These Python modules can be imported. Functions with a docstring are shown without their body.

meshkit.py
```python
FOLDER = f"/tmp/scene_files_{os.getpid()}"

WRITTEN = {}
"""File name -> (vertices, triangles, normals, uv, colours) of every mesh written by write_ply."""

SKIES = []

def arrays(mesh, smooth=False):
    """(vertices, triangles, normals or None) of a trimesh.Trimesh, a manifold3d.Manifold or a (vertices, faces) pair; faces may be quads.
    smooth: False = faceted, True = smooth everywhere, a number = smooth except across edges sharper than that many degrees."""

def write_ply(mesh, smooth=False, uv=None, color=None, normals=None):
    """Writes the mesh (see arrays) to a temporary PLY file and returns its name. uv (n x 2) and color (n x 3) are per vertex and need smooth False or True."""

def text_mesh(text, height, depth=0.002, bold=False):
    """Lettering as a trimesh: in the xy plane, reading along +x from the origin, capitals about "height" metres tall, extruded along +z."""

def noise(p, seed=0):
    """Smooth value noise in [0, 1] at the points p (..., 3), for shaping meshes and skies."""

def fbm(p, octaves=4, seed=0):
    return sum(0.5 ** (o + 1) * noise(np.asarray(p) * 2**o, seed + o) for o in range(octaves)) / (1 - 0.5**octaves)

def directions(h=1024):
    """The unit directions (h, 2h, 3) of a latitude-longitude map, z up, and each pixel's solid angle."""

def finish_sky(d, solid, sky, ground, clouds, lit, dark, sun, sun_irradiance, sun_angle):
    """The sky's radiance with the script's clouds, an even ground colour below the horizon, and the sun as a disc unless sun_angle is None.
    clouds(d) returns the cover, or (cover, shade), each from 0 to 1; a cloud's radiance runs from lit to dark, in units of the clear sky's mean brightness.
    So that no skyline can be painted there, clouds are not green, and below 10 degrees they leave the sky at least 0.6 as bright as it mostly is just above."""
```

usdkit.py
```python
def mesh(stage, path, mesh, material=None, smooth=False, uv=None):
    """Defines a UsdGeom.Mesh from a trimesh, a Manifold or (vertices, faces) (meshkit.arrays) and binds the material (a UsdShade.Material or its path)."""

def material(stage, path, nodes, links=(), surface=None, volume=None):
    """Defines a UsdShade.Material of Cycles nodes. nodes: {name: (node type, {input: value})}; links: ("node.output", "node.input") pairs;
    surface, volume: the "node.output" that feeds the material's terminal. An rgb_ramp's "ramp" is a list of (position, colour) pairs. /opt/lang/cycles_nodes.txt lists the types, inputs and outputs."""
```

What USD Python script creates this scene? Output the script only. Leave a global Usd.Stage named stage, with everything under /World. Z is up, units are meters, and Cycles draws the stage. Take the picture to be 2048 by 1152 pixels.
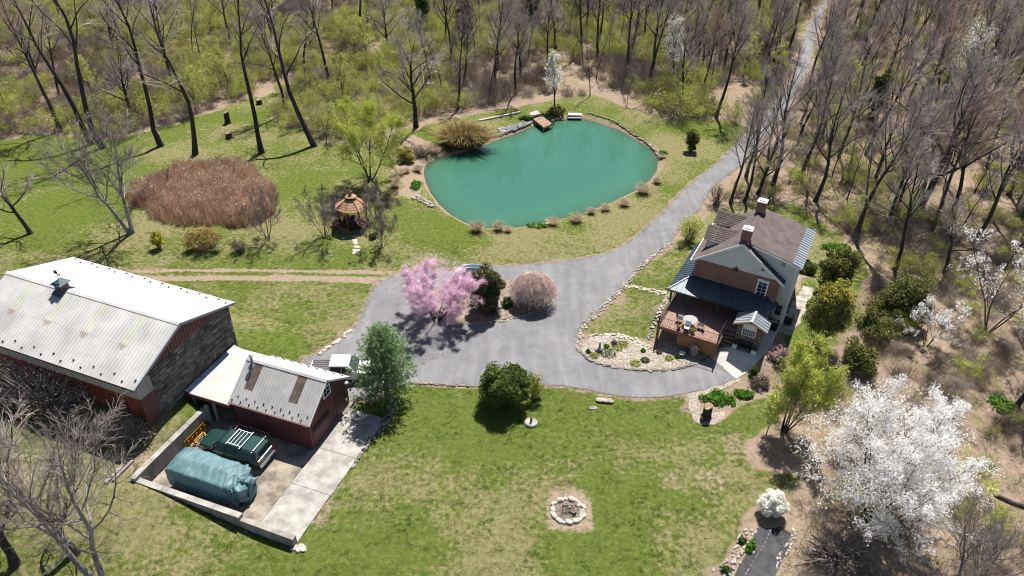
import math, random
import numpy as np, trimesh, shapely
from shapely.geometry import Polygon, Point, LineString, box as sbox
import usdkit, meshkit
from pxr import Usd, UsdGeom, UsdLux, UsdShade, Gf, Sdf, Vt

stage = Usd.Stage.CreateInMemory()
UsdGeom.SetStageUpAxis(stage, 'Z'); UsdGeom.SetStageMetersPerUnit(stage, 1.0)
UsdGeom.Xform.Define(stage, '/World'); UsdGeom.Scope.Define(stage, '/World/Looks')
T = Sdf.ValueTypeNames
PI = math.pi

# ------------------------------------------------------------------ camera, sky, sun, exposure
FOC, PITCH, ROLL, CAMZ = 1440.576, math.radians(34.6056), math.radians(-1.6827), 42.0
_c, _s = math.cos(PITCH), math.sin(PITCH)
CF = np.array([0, _c, -_s]); _R = np.array([1., 0, 0]); _D = np.array([0, -_s, -_c])
CR = _R * math.cos(ROLL) + _D * math.sin(ROLL); CD = _D * math.cos(ROLL) - _R * math.sin(ROLL)
CAM = np.array([0, 0, CAMZ])
cam = UsdGeom.Camera.Define(stage, '/World/camera')
m4 = Gf.Matrix4d(*[float(x) for x in (*CR, 0, *(-CD), 0, *(-CF), 0, *CAM, 1)])
cam.AddTransformOp().Set(m4)
cam.CreateHorizontalApertureAttr(36.0); cam.CreateVerticalApertureAttr(20.25)
cam.CreateFocalLengthAttr(36.0 * FOC / 2048.0); cam.CreateFStopAttr(0.0)
cam.CreateClippingRangeAttr(Gf.Vec2f(0.5, 5000))
cam.CreateExposureAttr(EXPO := 1.2)
SUN_AZ, SUN_EL = math.radians(15.0), math.radians(59.5)
SUND = np.array([math.sin(SUN_AZ) * math.cos(SUN_EL), math.cos(SUN_AZ) * math.cos(SUN_EL), math.sin(SUN_EL)])
sun = UsdLux.DistantLight.Define(stage, '/World/sun')
sun.CreateIntensityAttr(1.25); sun.CreateAngleAttr(0.53); sun.CreateColorAttr(Gf.Vec3f(1.0, 0.955, 0.89)); sun.CreateNormalizeAttr(True)
_z = SUND; _x = np.cross([0, 0, 1.], _z); _x /= np.linalg.norm(_x); _y = np.cross(_z, _x)
sun.AddTransformOp().Set(Gf.Matrix4d(*[float(v) for v in (*_x, 0, *_y, 0, *_z, 0, 0, 0, 200, 1)]))
dome = UsdLux.DomeLight.Define(stage, '/World/sky')
skym = usdkit.material(stage, '/World/Looks/sky_air', {
    'sky': ('sky_texture', {'sky_type': 'single_scattering', 'sun_disc': False, 'sun_elevation': SUN_EL, 'sun_rotation': SUN_AZ, 'altitude': 150.0}),
    'bg': ('background_shader', {'strength': 0.05})}, [('sky.color', 'bg.color')], surface='bg.background')
UsdShade.MaterialBindingAPI.Apply(dome.GetPrim()).Bind(skym)
dome.GetPrim().SetCustomDataByKey('kind', 'structure')

# ------------------------------------------------------------------ naming helpers
_used = {}
def numbered(parent, name):
    k = (parent, name); n = _used.get(k, 0); _used[k] = n + 1
    return name if n == 0 else f'{name}_{n:03d}'
def tag(prim, label=None, cat=None, group=None, kind=None):
    p = prim.GetPrim() if hasattr(prim, 'GetPrim') else prim
    for k, v in (('label', label), ('category', cat), ('group', group), ('kind', kind)):
        if v: p.SetCustomDataByKey(k, v)
    return p
def path_of(parent): return '/World' if parent is None else str(parent.GetPath())
def thing(name, label, cat, loc=(0, 0, 0), rz=0.0, group=None, tilt=None, scale=None, parent=None):
    x = UsdGeom.Xform.Define(stage, f'{path_of(parent)}/{numbered(path_of(parent), name)}')
    place(x, loc, rz, tilt, scale)
    tag(x, label, cat, group)
    return x.GetPrim()
def place(x, loc, rz=0.0, tilt=None, scale=None):
    x.AddTranslateOp().Set(Gf.Vec3d(*[float(v) for v in loc]))
    if tilt is not None:                                  # lean: rotation about a horizontal axis (axis angle, degrees)
        a, d = tilt
        x.AddRotateZOp(opSuffix='lean').Set(float(a)); x.AddRotateYOp(opSuffix='lean').Set(float(d)); x.AddRotateZOp(opSuffix='back').Set(float(-a))
    x.AddRotateZOp().Set(float(rz))
    if scale is not None:
        s = (scale,) * 3 if np.ndim(scale) == 0 else scale
        x.AddScaleOp().Set(Gf.Vec3f(*[float(v) for v in s]))
def obj(name, mb, material, parent=None, smooth=False, label=None, kind=None):
    p = f'{path_of(parent)}/{numbered(path_of(parent), name)}'
    me = usdkit.mesh(stage, p, mb.arr() if isinstance(mb, MB) else mb, M[material] if isinstance(material, str) else material, smooth=smooth)
    if label or kind: tag(me, label, kind=kind)
    return me.GetPrim()
def single(name, mb, material, label, cat, group=None, smooth=False, kind=None):
    p = obj(name, mb, material, None, smooth); tag(p, label, cat, group, kind); return p
def structure(name, mb, material, smooth=False, kind='structure'):
    p = obj(name, mb, material, None, smooth); tag(p, kind=kind); return p
class_count = {}
def klass(name):
    return stage.CreateClassPrim(f'/World/{name}_kind')
def copy_of(cls, name, label, cat, loc, rz=0, group=None, tilt=None, scale=None):
    x = UsdGeom.Xform.Define(stage, '/World/' + numbered('/World', name))
    place(x, loc, rz, tilt, scale)
    x.GetPrim().GetReferences().AddInternalReference(cls.GetPath()); x.GetPrim().SetInstanceable(True)
    tag(x, label, cat, group); return x.GetPrim()
def scatter(name, protos, pts, idx, rz, sc, kind='stuff'):
    """protos: list of (name, mesh, material)"""
    p = '/World/' + numbered('/World', name)
    pi = UsdGeom.PointInstancer.Define(stage, p)
    rel = pi.CreatePrototypesRel()
    for n, parts in protos:
        x = UsdGeom.Xform.Define(stage, f'{p}/protos/{n}')
        for (pn, mesh, mat) in parts:
            usdkit.mesh(stage, f'{p}/protos/{n}/{pn}', mesh.arr() if isinstance(mesh, MB) else mesh, M[mat])
        rel.AddTarget(x.GetPath())
    pts = np.asarray(pts, np.float32); n = len(pts)
    pi.CreatePositionsAttr(Vt.Vec3fArray.FromNumpy(pts)); pi.CreateProtoIndicesAttr(Vt.IntArray.FromNumpy(np.asarray(idx, np.int32)))
    sc = np.asarray(sc, np.float32)
    if sc.ndim == 1: sc = np.repeat(sc[:, None], 3, 1)
    pi.CreateScalesAttr(Vt.Vec3fArray.FromNumpy(sc))
    a = np.asarray(rz) / 2
    pi.CreateOrientationsAttr(Vt.QuathArray([Gf.Quath(float(math.cos(t)), 0, 0, float(math.sin(t))) for t in a]))
    tag(pi, kind=kind); return pi

# ------------------------------------------------------------------ mesh builder
class MB:
    def __init__(s): s.v, s.f, s.n = [], [], 0
    def add(s, v, f):
        v = np.asarray(v, float); f = np.asarray(f, int)
        if f.ndim == 2 and f.shape[1] == 4: f = np.vstack([f[:, [0, 1, 2]], f[:, [0, 2, 3]]])
        s.v.append(v); s.f.append(f + s.n); s.n += len(v); return s
    def arr(s): return (np.vstack(s.v), np.vstack(s.f))
    def box(s, x0, x1, y0, y1, z0, z1, ch=0.0):
        v = np.array([[x, y, z] for z in (z0, z1) for x, y in ((x0, y0), (x1, y0), (x1, y1), (x0, y1))], float)
        if ch:
            t = np.array([[x0 + ch, y0 + ch, z1], [x1 - ch, y0 + ch, z1], [x1 - ch, y1 - ch, z1], [x0 + ch, y1 - ch, z1]])
            v[4:, 2] -= ch; v = np.vstack([v, t])
            f = [[3, 2, 1, 0]] + [[i, (i + 1) % 4, 4 + (i + 1) % 4, 4 + i] for i in range(4)] + [[4 + i, 4 + (i + 1) % 4, 8 + (i + 1) % 4, 8 + i] for i in range(4)] + [[8, 9, 10, 11]]
            return s.add(v, f)
        return s.add(v, [[3, 2, 1, 0], [4, 5, 6, 7], [0, 1, 5, 4], [1, 2, 6, 5], [2, 3, 7, 6], [3, 0, 4, 7]])
    def beam(s, p, q, w, h, up=(0, 0, 1)):
        p, q = np.asarray(p, float), np.asarray(q, float); d = q - p; d /= np.linalg.norm(d)
        a = np.cross(d, up); a /= np.linalg.norm(a); b = np.cross(a, d)
        c = [(-1, -1), (1, -1), (1, 1), (-1, 1)]
        v = [e + a * w / 2 * i + b * h / 2 * j for e in (p, q) for i, j in c]
        return s.add(v, [[0, 1, 2, 3], [7, 6, 5, 4], [0, 4, 5, 1], [1, 5, 6, 2], [2, 6, 7, 3], [3, 7, 4, 0]])
    def slab(s, pts, th):
        """convex polygon (points in space) given thickness below its face"""
        p = np.asarray(pts, float); n = np.cross(p[1] - p[0], p[2] - p[0]); n /= np.linalg.norm(n)
        k = len(p); q = p - n * th
        f = [[0, i, i + 1] for i in range(1, k - 1)] + [[k, k + i + 1, k + i] for i in range(1, k - 1)]
        for i in range(k):
            j = (i + 1) % k; f += [[i, k + i, k + j], [i, k + j, j]]
        return s.add(np.vstack([p, q]), f)
    def prism(s, poly, z0, z1):
        if not isinstance(poly, Polygon): poly = Polygon(poly)
        m = trimesh.creation.extrude_polygon(poly, z1 - z0, engine='earcut'); m.apply_translation([0, 0, z0])
        return s.add(m.vertices, m.faces)
    def wall(s, poly, o, ax, n, th):
        """polygon in a vertical plane: x along ax, y up, extruded by th along -n"""
        if not isinstance(poly, Polygon): poly = Polygon(poly)
        m = trimesh.creation.extrude_polygon(poly, th, engine='earcut'); v = np.array(m.vertices)
        ax, n, o = np.asarray(ax, float), np.asarray(n, float), np.asarray(o, float)
        w = o + v[:, :1] * ax + v[:, 1:2] * np.array([0, 0, 1.]) - v[:, 2:3] * n
        return s.add(w, np.array(m.faces) if np.dot(np.cross(ax, [0, 0, 1]), n) > 0 and False else np.array(m.faces)[:, ::-1])
    def tube(s, pts, r, sides=6, cap=True):
        p = np.asarray(pts, float); r = np.broadcast_to(np.asarray(r, float), (len(p),))
        v, f = tubes(p[None], r[None], sides); s.add(v, f)
        if cap:
            k = len(p); base = s.n - k * sides
            for e, o in ((0, 1), (k - 1, -1)):
                ring = [base - 0 + e * sides + j for j in range(sides)]
                c = np.array([p[e]]); s.v.append(c); ci = s.n; s.n += 1
                s.f.append(np.array([[ci, ring[(j + 1) % sides], ring[j]][::o] for j in range(sides)]))
        return s
    def lathe(s, prof, n=16, c=(0, 0, 0)):
        prof = np.asarray(prof, float); a = np.arange(n) * 2 * PI / n
        v = np.stack([prof[:, :1] * np.cos(a) + c[0], prof[:, :1] * np.sin(a) + c[1], np.repeat(prof[:, 1:], n, 1) + c[2]], -1).reshape(-1, 3)
        f = [[i * n + j, i * n + (j + 1) % n, (i + 1) * n + (j + 1) % n, (i + 1) * n + j] for i in range(len(prof) - 1) for j in range(n)]
        return s.add(v, f)
    def mesh(s, m): return s.add(m.vertices, m.faces)
    def moved(s, loc=(0, 0, 0), rz=0.0, sc=1.0):
        v, f = s.arr(); c, n = math.cos(rz), math.sin(rz); v = v * sc
        v = np.stack([v[:, 0] * c - v[:, 1] * n, v[:, 0] * n + v[:, 1] * c, v[:, 2]], 1) + np.asarray(loc, float)
        r = MB(); r.add(v, f); return r

def tubes(P, R, sides=4):
    """many polylines of the same length as one mesh: P (N, n, 3), R (N, n)"""
    N, n = P.shape[:2]
    t = P[:, -1] - P[:, 0]; t /= np.linalg.norm(t, axis=1, keepdims=True) + 1e-9
    ref = np.where(np.abs(t[:, 2:]) < 0.9, [[0, 0, 1.]], [[1., 0, 0]])
    a = np.cross(t, ref); a /= np.linalg.norm(a, axis=1, keepdims=True) + 1e-9; b = np.cross(t, a)
    g = np.arange(sides) * 2 * PI / sides
    ring = np.cos(g)[None, :, None] * a[:, None] + np.sin(g)[None, :, None] * b[:, None]
    v = P[:, :, None] + R[:, :, None, None] * ring[:, None]
    i, j, k = np.meshgrid(np.arange(N), np.arange(n - 1), np.arange(sides), indexing='ij')
    o = i * n * sides
    q = np.stack([o + j * sides + k, o + j * sides + (k + 1) % sides, o + (j + 1) * sides + (k + 1) % sides, o + (j + 1) * sides + k], -1).reshape(-1, 4)
    return v.reshape(-1, 3), np.vstack([q[:, [0, 1, 2]], q[:, [0, 2, 3]]])
def cards(C, size, rng, flat=0.0, aspect=0.55):
    """leaf-sized rhombs at the points C, facing every way (flat > 0: more level)"""
    n = len(C); size = np.broadcast_to(size, (n,))[:, None]
    d = rng.normal(size=(n, 3)); d[:, 2] *= (1 - flat); d /= np.linalg.norm(d, axis=1, keepdims=True)
    e = rng.normal(size=(n, 3)); e -= (e * d).sum(1, keepdims=True) * d; e /= np.linalg.norm(e, axis=1, keepdims=True)
    v = np.stack([C - d * size, C + e * size * aspect, C + d * size, C - e * size * aspect], 1).reshape(-1, 3)
    o = np.arange(n)[:, None] * 4
    return v, np.vstack([o + [[0, 1, 2]], o + [[0, 2, 3]]])
def blades(B, Dr, L, w, rng, bend=0.4, seg=2):
    """grass blades: roots B, directions Dr, lengths L, as bent tapering ribbons"""
    n = len(B); L = np.broadcast_to(L, (n,))[:, None]
    side = np.cross(Dr, rng.normal(size=(n, 3))); side /= np.linalg.norm(side, axis=1, keepdims=True) + 1e-9
    out = Dr.copy(); out[:, 2] = 0
    pts = []
    for k in range(seg + 1):
        t = k / seg
        p = B + Dr * L * t + out * L * bend * t * t - np.array([0, 0, 1]) * L * bend * 0.5 * t ** 3
        if k < seg: pts += [p - side * w * (1 - 0.7 * t), p + side * w * (1 - 0.7 * t)]
        else: pts.append(p)
    v = np.stack(pts, 1); m = v.shape[1]; o = np.arange(n)[:, None] * m
    f = []
    for k in range(seg - 1): f += [o + [[2 * k, 2 * k + 1, 2 * k + 3]], o + [[2 * k, 2 * k + 3, 2 * k + 2]]]
    f.append(o + [[2 * seg - 2, 2 * seg - 1, 2 * seg]])
    return v.reshape(-1, 3), np.vstack(f)
def rock(rng, sx, sy, sz, sub=1):
    m = trimesh.creation.icosphere(sub, 1.0); v = np.array(m.vertices)
    v = np.sign(v) * np.abs(v) ** 0.75
    v *= 1 + 0.35 * (rng.random((len(v), 1)) - 0.5)
    b = MB(); b.add(v * [sx, sy, sz], m.faces); return b

# ------------------------------------------------------------------ from picture points to places on the ground
def ray(x, y): return CF * FOC + CR * (x - 1024) + CD * (y - 576)
def P0(x, y, z=0.0):
    d = ray(x, y); t = (CAMZ - z) / -d[2]; return np.array([d[0] * t, d[1] * t, z])
class Frame:
    def __init__(s, o, al):
        s.o = np.array([o[0], o[1], 0.]); s.al = al; s.U = np.array([math.cos(al), math.sin(al), 0]); s.V = np.array([-math.sin(al), math.cos(al), 0])
        s.deg = math.degrees(al)
    def loc(s, x, y):
        dx, dy = x - s.o[0], y - s.o[1]; return dx * s.U[0] + dy * s.U[1], dx * s.V[0] + dy * s.V[1]
    def w(s, u, v, z=0.0): return s.o + s.U * u + s.V * v + np.array([0, 0, z])
GF = Frame((-14.908, 38.272), -0.326)             # garage
BF = Frame((-23.456, 47.890), -0.352)             # barn
HF = Frame((17.19, 57.50), math.radians(-27.09))  # house
def smooth(t): t = np.clip(t, 0, 1); return t * t * (3 - 2 * t)
def rectd(fr, x, y, u0, u1, v0, v1):
    u, v = fr.loc(x, y); du = np.maximum(np.maximum(u0 - u, u - u1), 0); dv = np.maximum(np.maximum(v0 - v, v - v1), 0)
    return np.hypot(du, dv)
def px_poly(pts, z=0.0): return Polygon([P0(x, y, z)[:2] for x, y in pts]).buffer(0)
def inside(poly, x, y): return shapely.contains_xy(poly, x, y)
def pdist(poly, x, y):
    """signed distance, positive outside"""
    pt = shapely.points(np.ravel(x), np.ravel(y)); shapely.prepare(poly)
    d = shapely.distance(poly.exterior, pt); ins = shapely.contains_xy(poly, np.ravel(x), np.ravel(y))
    return np.where(ins, -d, d).reshape(np.shape(x))
# ------------------------------------------------------------------ the lie of the land
POND_PX = [(844,346),(847,330),(860,322),(878,314),(897,311),(920,305),(950,296),(987,281),(1025,268),(1062,252),(1090,245),(1112,240),(1140,237),(1167,237),(1190,242),(1212,250),(1232,256),(1252,266),(1270,277),(1292,290),(1311,304),(1319,320),(1317,340),(1303,362),(1272,383),(1230,404),(1180,424),(1120,441),(1060,454),(1000,460),(958,457),(928,447),(900,432),(876,411),(858,387),(848,364)]
POND = px_poly(POND_PX, -0.5)
POND = Polygon(np.array(POND.buffer(-1.2).buffer(1.2).exterior.coords))
DRIVE_PX = [(1655,-30),(1649,0),(1632,28),(1615,51),(1604,90),(1601,113),(1590,150),(1580,172),(1546,212),(1498,267),(1450,312),(1416,342),(1386,362),(1360,390),(1297,452),(1250,490),(1225,502),(1200,510),(1141,521),(1053,530),(962,534),(900,540),(840,545),(782,552),(757,565),(745,580),(732,605),(722,635),(705,660),(660,692),(610,719),(590,760),(640,806),(697,806),(715,800),(745,797),(800,770),(822,766),(902,769),(952,773),(1010,770),(1088,769),(1130,773),(1172,780),(1225,791),(1275,796),(1325,794),(1375,787),(1420,776),(1450,767),(1472,756),(1421,716),(1387,730),(1350,738),(1300,743),(1250,738),(1200,730),(1175,717),(1157,704),(1154,680),(1163,655),(1185,633),(1212,610),(1250,567),(1290,525),(1345,482),(1352,464),(1402,415),(1417,387),(1440,362),(1485,328),(1560,239),(1590,190),(1601,171),(1615,140),(1622,120),(1640,41),(1657,0),(1664,-30)]
DRIVE = px_poly(DRIVE_PX)
ISLAND_PX = [(852,600),(856,620),(870,637),(900,644),(940,648),(992,645),(1030,637),(1056,630),(1082,620),(1102,604),(1112,590),(1100,577),(1075,566),(1040,560),(1010,560),(985,557),(950,556),(915,562),(880,572),(862,584)]
ISLAND = px_poly(ISLAND_PX)
LAWN_PX = [(-60,300),(0,284),(30,272),(68,267),(140,272),(200,278),(250,276),(290,267),(328,256),(393,236),(440,218),(479,203),(515,190),(540,184),(562,186),(556,206),(548,238),(572,250),(598,256),(650,274),(690,286),(760,290),(800,272),(821,268),(850,254),(870,246),(915,236),(958,226),(1005,219),(1053,212),(1085,204),(1118,195),(1180,190),(1235,207),(1283,225),(1330,233),(1374,238),(1430,240),(1475,243),(1505,262),(1450,312),(1386,362),(1297,452),(1250,490),(1200,510),(1053,530),(962,534),(840,545),(782,552),(757,565),(732,605),(722,635),(705,660),(610,719),(640,800),(735,800),(822,766),(902,769),(1088,769),(1172,780),(1275,796),(1375,786),(1388,800),(1380,830),(1400,850),(1440,846),(1480,812),(1530,790),(1556,800),(1545,835),(1500,872),(1488,900),(1520,935),(1590,958),(1598,990),(1560,1010),(1518,1022),(1500,1055),(1470,1100),(1440,1152),(1425,1230),(-400,1230),(-400,700),(-200,480)]
LAWN = px_poly(LAWN_PX)
HLAWN = px_poly([(1352,478),(1395,440),(1470,402),(1540,395),(1590,412),(1640,430),(1680,470),(1720,520),(1745,560),(1712,640),(1700,690),(1650,740),(1600,740),(1560,690),(1600,560),(1480,520),(1400,520),(1340,600),(1310,690),(1180,668),(1164,660),(1230,597),(1290,530)])
GARDEN_PX = [(1159,684),(1158,703),(1176,716),(1200,729),(1250,737),(1300,742),(1350,737),(1387,729),(1424,714),(1432,700),(1400,692),(1345,690),(1303,703),(1290,694),(1262,683),(1230,676),(1195,676),(1175,680)]
GARDEN = px_poly(GARDEN_PX)
GRAVEL_PX = [(1378,788),(1376,815),(1386,842),(1404,852),(1432,850),(1448,836),(1450,822),(1420,826),(1400,820),(1398,800),(1420,788),(1450,778),(1482,762),(1476,755),(1450,767),(1412,779)]
GRAVEL = px_poly(GRAVEL_PX)
TRACKS = [LineString([P0(*p)[:2] for p in [(180,538),(250,543),(350,541),(480,541),(600,542),(700,544),(790,545)]]).buffer(0.33),
          LineString([P0(*p)[:2] for p in [(200,552),(290,557),(380,556),(500,556),(620,557),(700,559),(775,562)]]).buffer(0.52)]
TRAIL = shapely.union_all([LineString([P0(*p)[:2] for p in [(520,190),(562,170),(640,150),(720,125),(790,75),(830,40),(850,0)]]).buffer(1.3),
                           LineString([P0(*p)[:2] for p in [(690,285),(760,275),(830,250),(900,230),(1000,214),(1110,190)]]).buffer(1.1)])
BARE = shapely.union_all([px_poly([(1118,188),(1110,150),(1085,118),(1100,100),(1140,112),(1165,150),(1220,168),(1262,200),(1300,228),(1240,205),(1180,188)]),
                          px_poly([(1128,200),(1172,197),(1180,222),(1132,226)]), px_poly([(1420,185),(1470,150),(1520,175),(1500,240),(1440,235)])])
BANK = px_poly([(783, 285), (830, 268), (880, 292), (905, 306), (868, 330), (850, 350), (846, 385), (838, 402), (800, 388), (782, 340)])
FIRE = Point(*P0(1136, 1022)[:2])
def mounds(x, y):
    h = 1.4 * smooth(1 - rectd(HF, x, y, -0.6, 13, -1.6, 9.5) / 4.2)
    h = np.maximum(h, 1.9 * smooth(1 - rectd(BF, x, y, -17.5, -0.3, -9.0, 0.3) / 6.0))
    h = np.maximum(h, .95 * smooth(1 - rectd(HF, x, y, 5.4, 8.6, -4.6, -1.0) / 2.6))
    u, v = GF.loc(x, y)
    terr = 1.15 * smooth(1 - (np.maximum(u + 9.4, 0)) / 12.0) * smooth(1 - np.maximum(-9.0 - v, 0) / 9.0) * smooth(1 - np.maximum(v - 2.0, 0) / 3) * smooth(1 - np.maximum(-30 - u, 0) / 10)
    h = np.maximum(h, terr)
    pad = (u > -9.4) & (u < 3.5) & (v > -7.7) & (v < 5.9) & ~((u > 0.3) & (v > 5.3))
    low = (u > -11.0) & (u <= -9.4) & (v > -0.3) & (v < 5.9)
    edge = smooth((u - 3.4) / 0.01) if False else 0
    return np.where(pad | low, -0.22, h)
def waves(x, y):
    p = np.stack([x / 9.0, y / 9.0, np.zeros_like(x)], -1)
    return (meshkit.fbm(p, 3, 5) - 0.5)
def ground(x, y, _pd=[None]):
    x, y = np.asarray(x, float), np.asarray(y, float); shp = x.shape; x, y = np.atleast_1d(x).ravel(), np.atleast_1d(y).ravel()
    h = mounds(x, y)
    d = pdist(POND, x, y)
    h = h - 1.5 * smooth((1.1 - d) / 3.4) + 0.0
    far = np.minimum(pdist(LAWN, x, y), pdist(DRIVE, x, y)) - 1.5
    wild = smooth(far / 6.0) * smooth(pdist(HLAWN, x, y) / 5.0)
    h = h + wild * 1.1 * waves(x, y)
    h = h + 7.0 * smooth((y - 150) / 160) * wild
    return h.reshape(shp)
def at(px, py, dz=0.0):
    """the place on the ground seen at a picture point"""
    z = 0.0
    for _ in range(6):
        p = P0(px, py, z); z = float(ground(p[0], p[1]))
    p[2] = z + dz; return p
def gz(x, y): return float(ground(x, y))
def px_per_m(p): return FOC / ((np.asarray(p) - CAM) @ CF)

def grid(a, b, fine0, fine1, step, grow):
    c = list(np.arange(fine0, fine1 + 1e-6, step)); s = step
    while c[-1] < b: s *= grow; c.append(c[-1] + s)
    s = step
    while c[0] > a: s *= grow; c.insert(0, c[0] - s)
    return np.array(c)
GX = grid(-420, 420, -48, 48, 0.45, 1.13); GY = grid(0, 900, 25, 112, 0.45, 1.13)
XX, YY = np.meshgrid(GX, GY, indexing='xy')
ZZ = ground(XX, YY)
def soft(poly, x, y, w=0.6): return smooth(0.5 - pdist(poly, x, y) / (2 * w))
def terrain_masks(x, y):
    n = meshkit.fbm(np.stack([x / 2.2, y / 2.2, np.zeros_like(x)], -1), 3, 11) - 0.5
    dl = pdist(LAWN, x, y) + 2.6 * n
    lawn = smooth(0.5 - dl / 1.6)
    dh = pdist(HLAWN, x, y) + 4.0 * n
    lawn = np.maximum(lawn, 1.0 * smooth(0.5 - dh / 3.0))
    lawn *= smooth(0.5 + (pdist(POND, x, y) + 1.4 * n - .35) / .6)
    bare = np.zeros_like(x)
    for t in TRACKS: bare = np.maximum(bare, smooth(0.5 - (pdist(t, x, y) + 0.35 * n) / 0.5))
    bare = np.maximum(bare, 0.8 * smooth(0.5 - (pdist(TRAIL, x, y) + 1.2 * n) / 1.4) if TRAIL.geom_type == 'Polygon' else np.max([0.8 * smooth(0.5 - (pdist(g, x, y) + 1.2 * n) / 1.4) for g in TRAIL.geoms], 0))
    for g in getattr(BARE, 'geoms', [BARE]): bare = np.maximum(bare, .48 * smooth(0.5 - (pdist(g, x, y) + 6.0 * n + .8) / 3.0))
    bare = np.maximum(bare, 0.75 * smooth(0.5 - (pdist(FIRE.buffer(2.0), x, y) + 1.6 * n) / 1.0))
    bare = np.maximum(bare, 0.75 * smooth(1 - np.abs(pdist(DRIVE, x, y) - 0.1) / 0.7))
    bare = np.maximum(bare, 0.6 * smooth(1 - np.abs(pdist(POND, x, y) - 0.2 + 2.6 * n) / 0.6)); bare = np.maximum(bare, .8 * smooth(.5 - (pdist(BANK, x, y) + 2.2 * n) / 1.5))
    for q in ((1480, 900, 2.6), (560, 890, 0), (300, 930, 2.5), (1420, 960, 2.0), (1340, 960, 2.4), (650, 1010, 2.0)):
        if q[2]: c = P0(q[0], q[1]); bare = np.maximum(bare, 0.55 * smooth(1.3 - (np.hypot(x - c[0], y - c[1]) / q[2] + 1.5 * n)))
    dry = meshkit.fbm(np.stack([x / 7, y / 7, np.zeros_like(x)], -1), 3, 23)
    for (qx, qy, r, a) in ((850, 900, 8, -.20), (1000, 830, 6, -.16), (700, 1050, 6, -.10), (560, 700, 5, -.12), (1220, 1080, 4, -.14), (1300, 820, 4, -.12), (1380, 930, 6, .05), (1240, 930, 4, .04), (330, 1070, 6, .06), (1130, 500, 8, .14), (1280, 460, 6, .08), (250, 525, 9, .12), (420, 250, 9, .05), (600, 360, 12, -.12), (150, 330, 14, -.10), (1250, 640, 5, -.24), (1330, 540, 4, -.10), (1420, 255, 10, .03)):
        c = P0(qx, qy); dry = dry + a * np.exp(-((x - c[0]) ** 2 + (y - c[1]) ** 2) / r ** 2)
    return lawn, bare, dry
ML, MBR, MD = terrain_masks(XX, YY)

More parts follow.
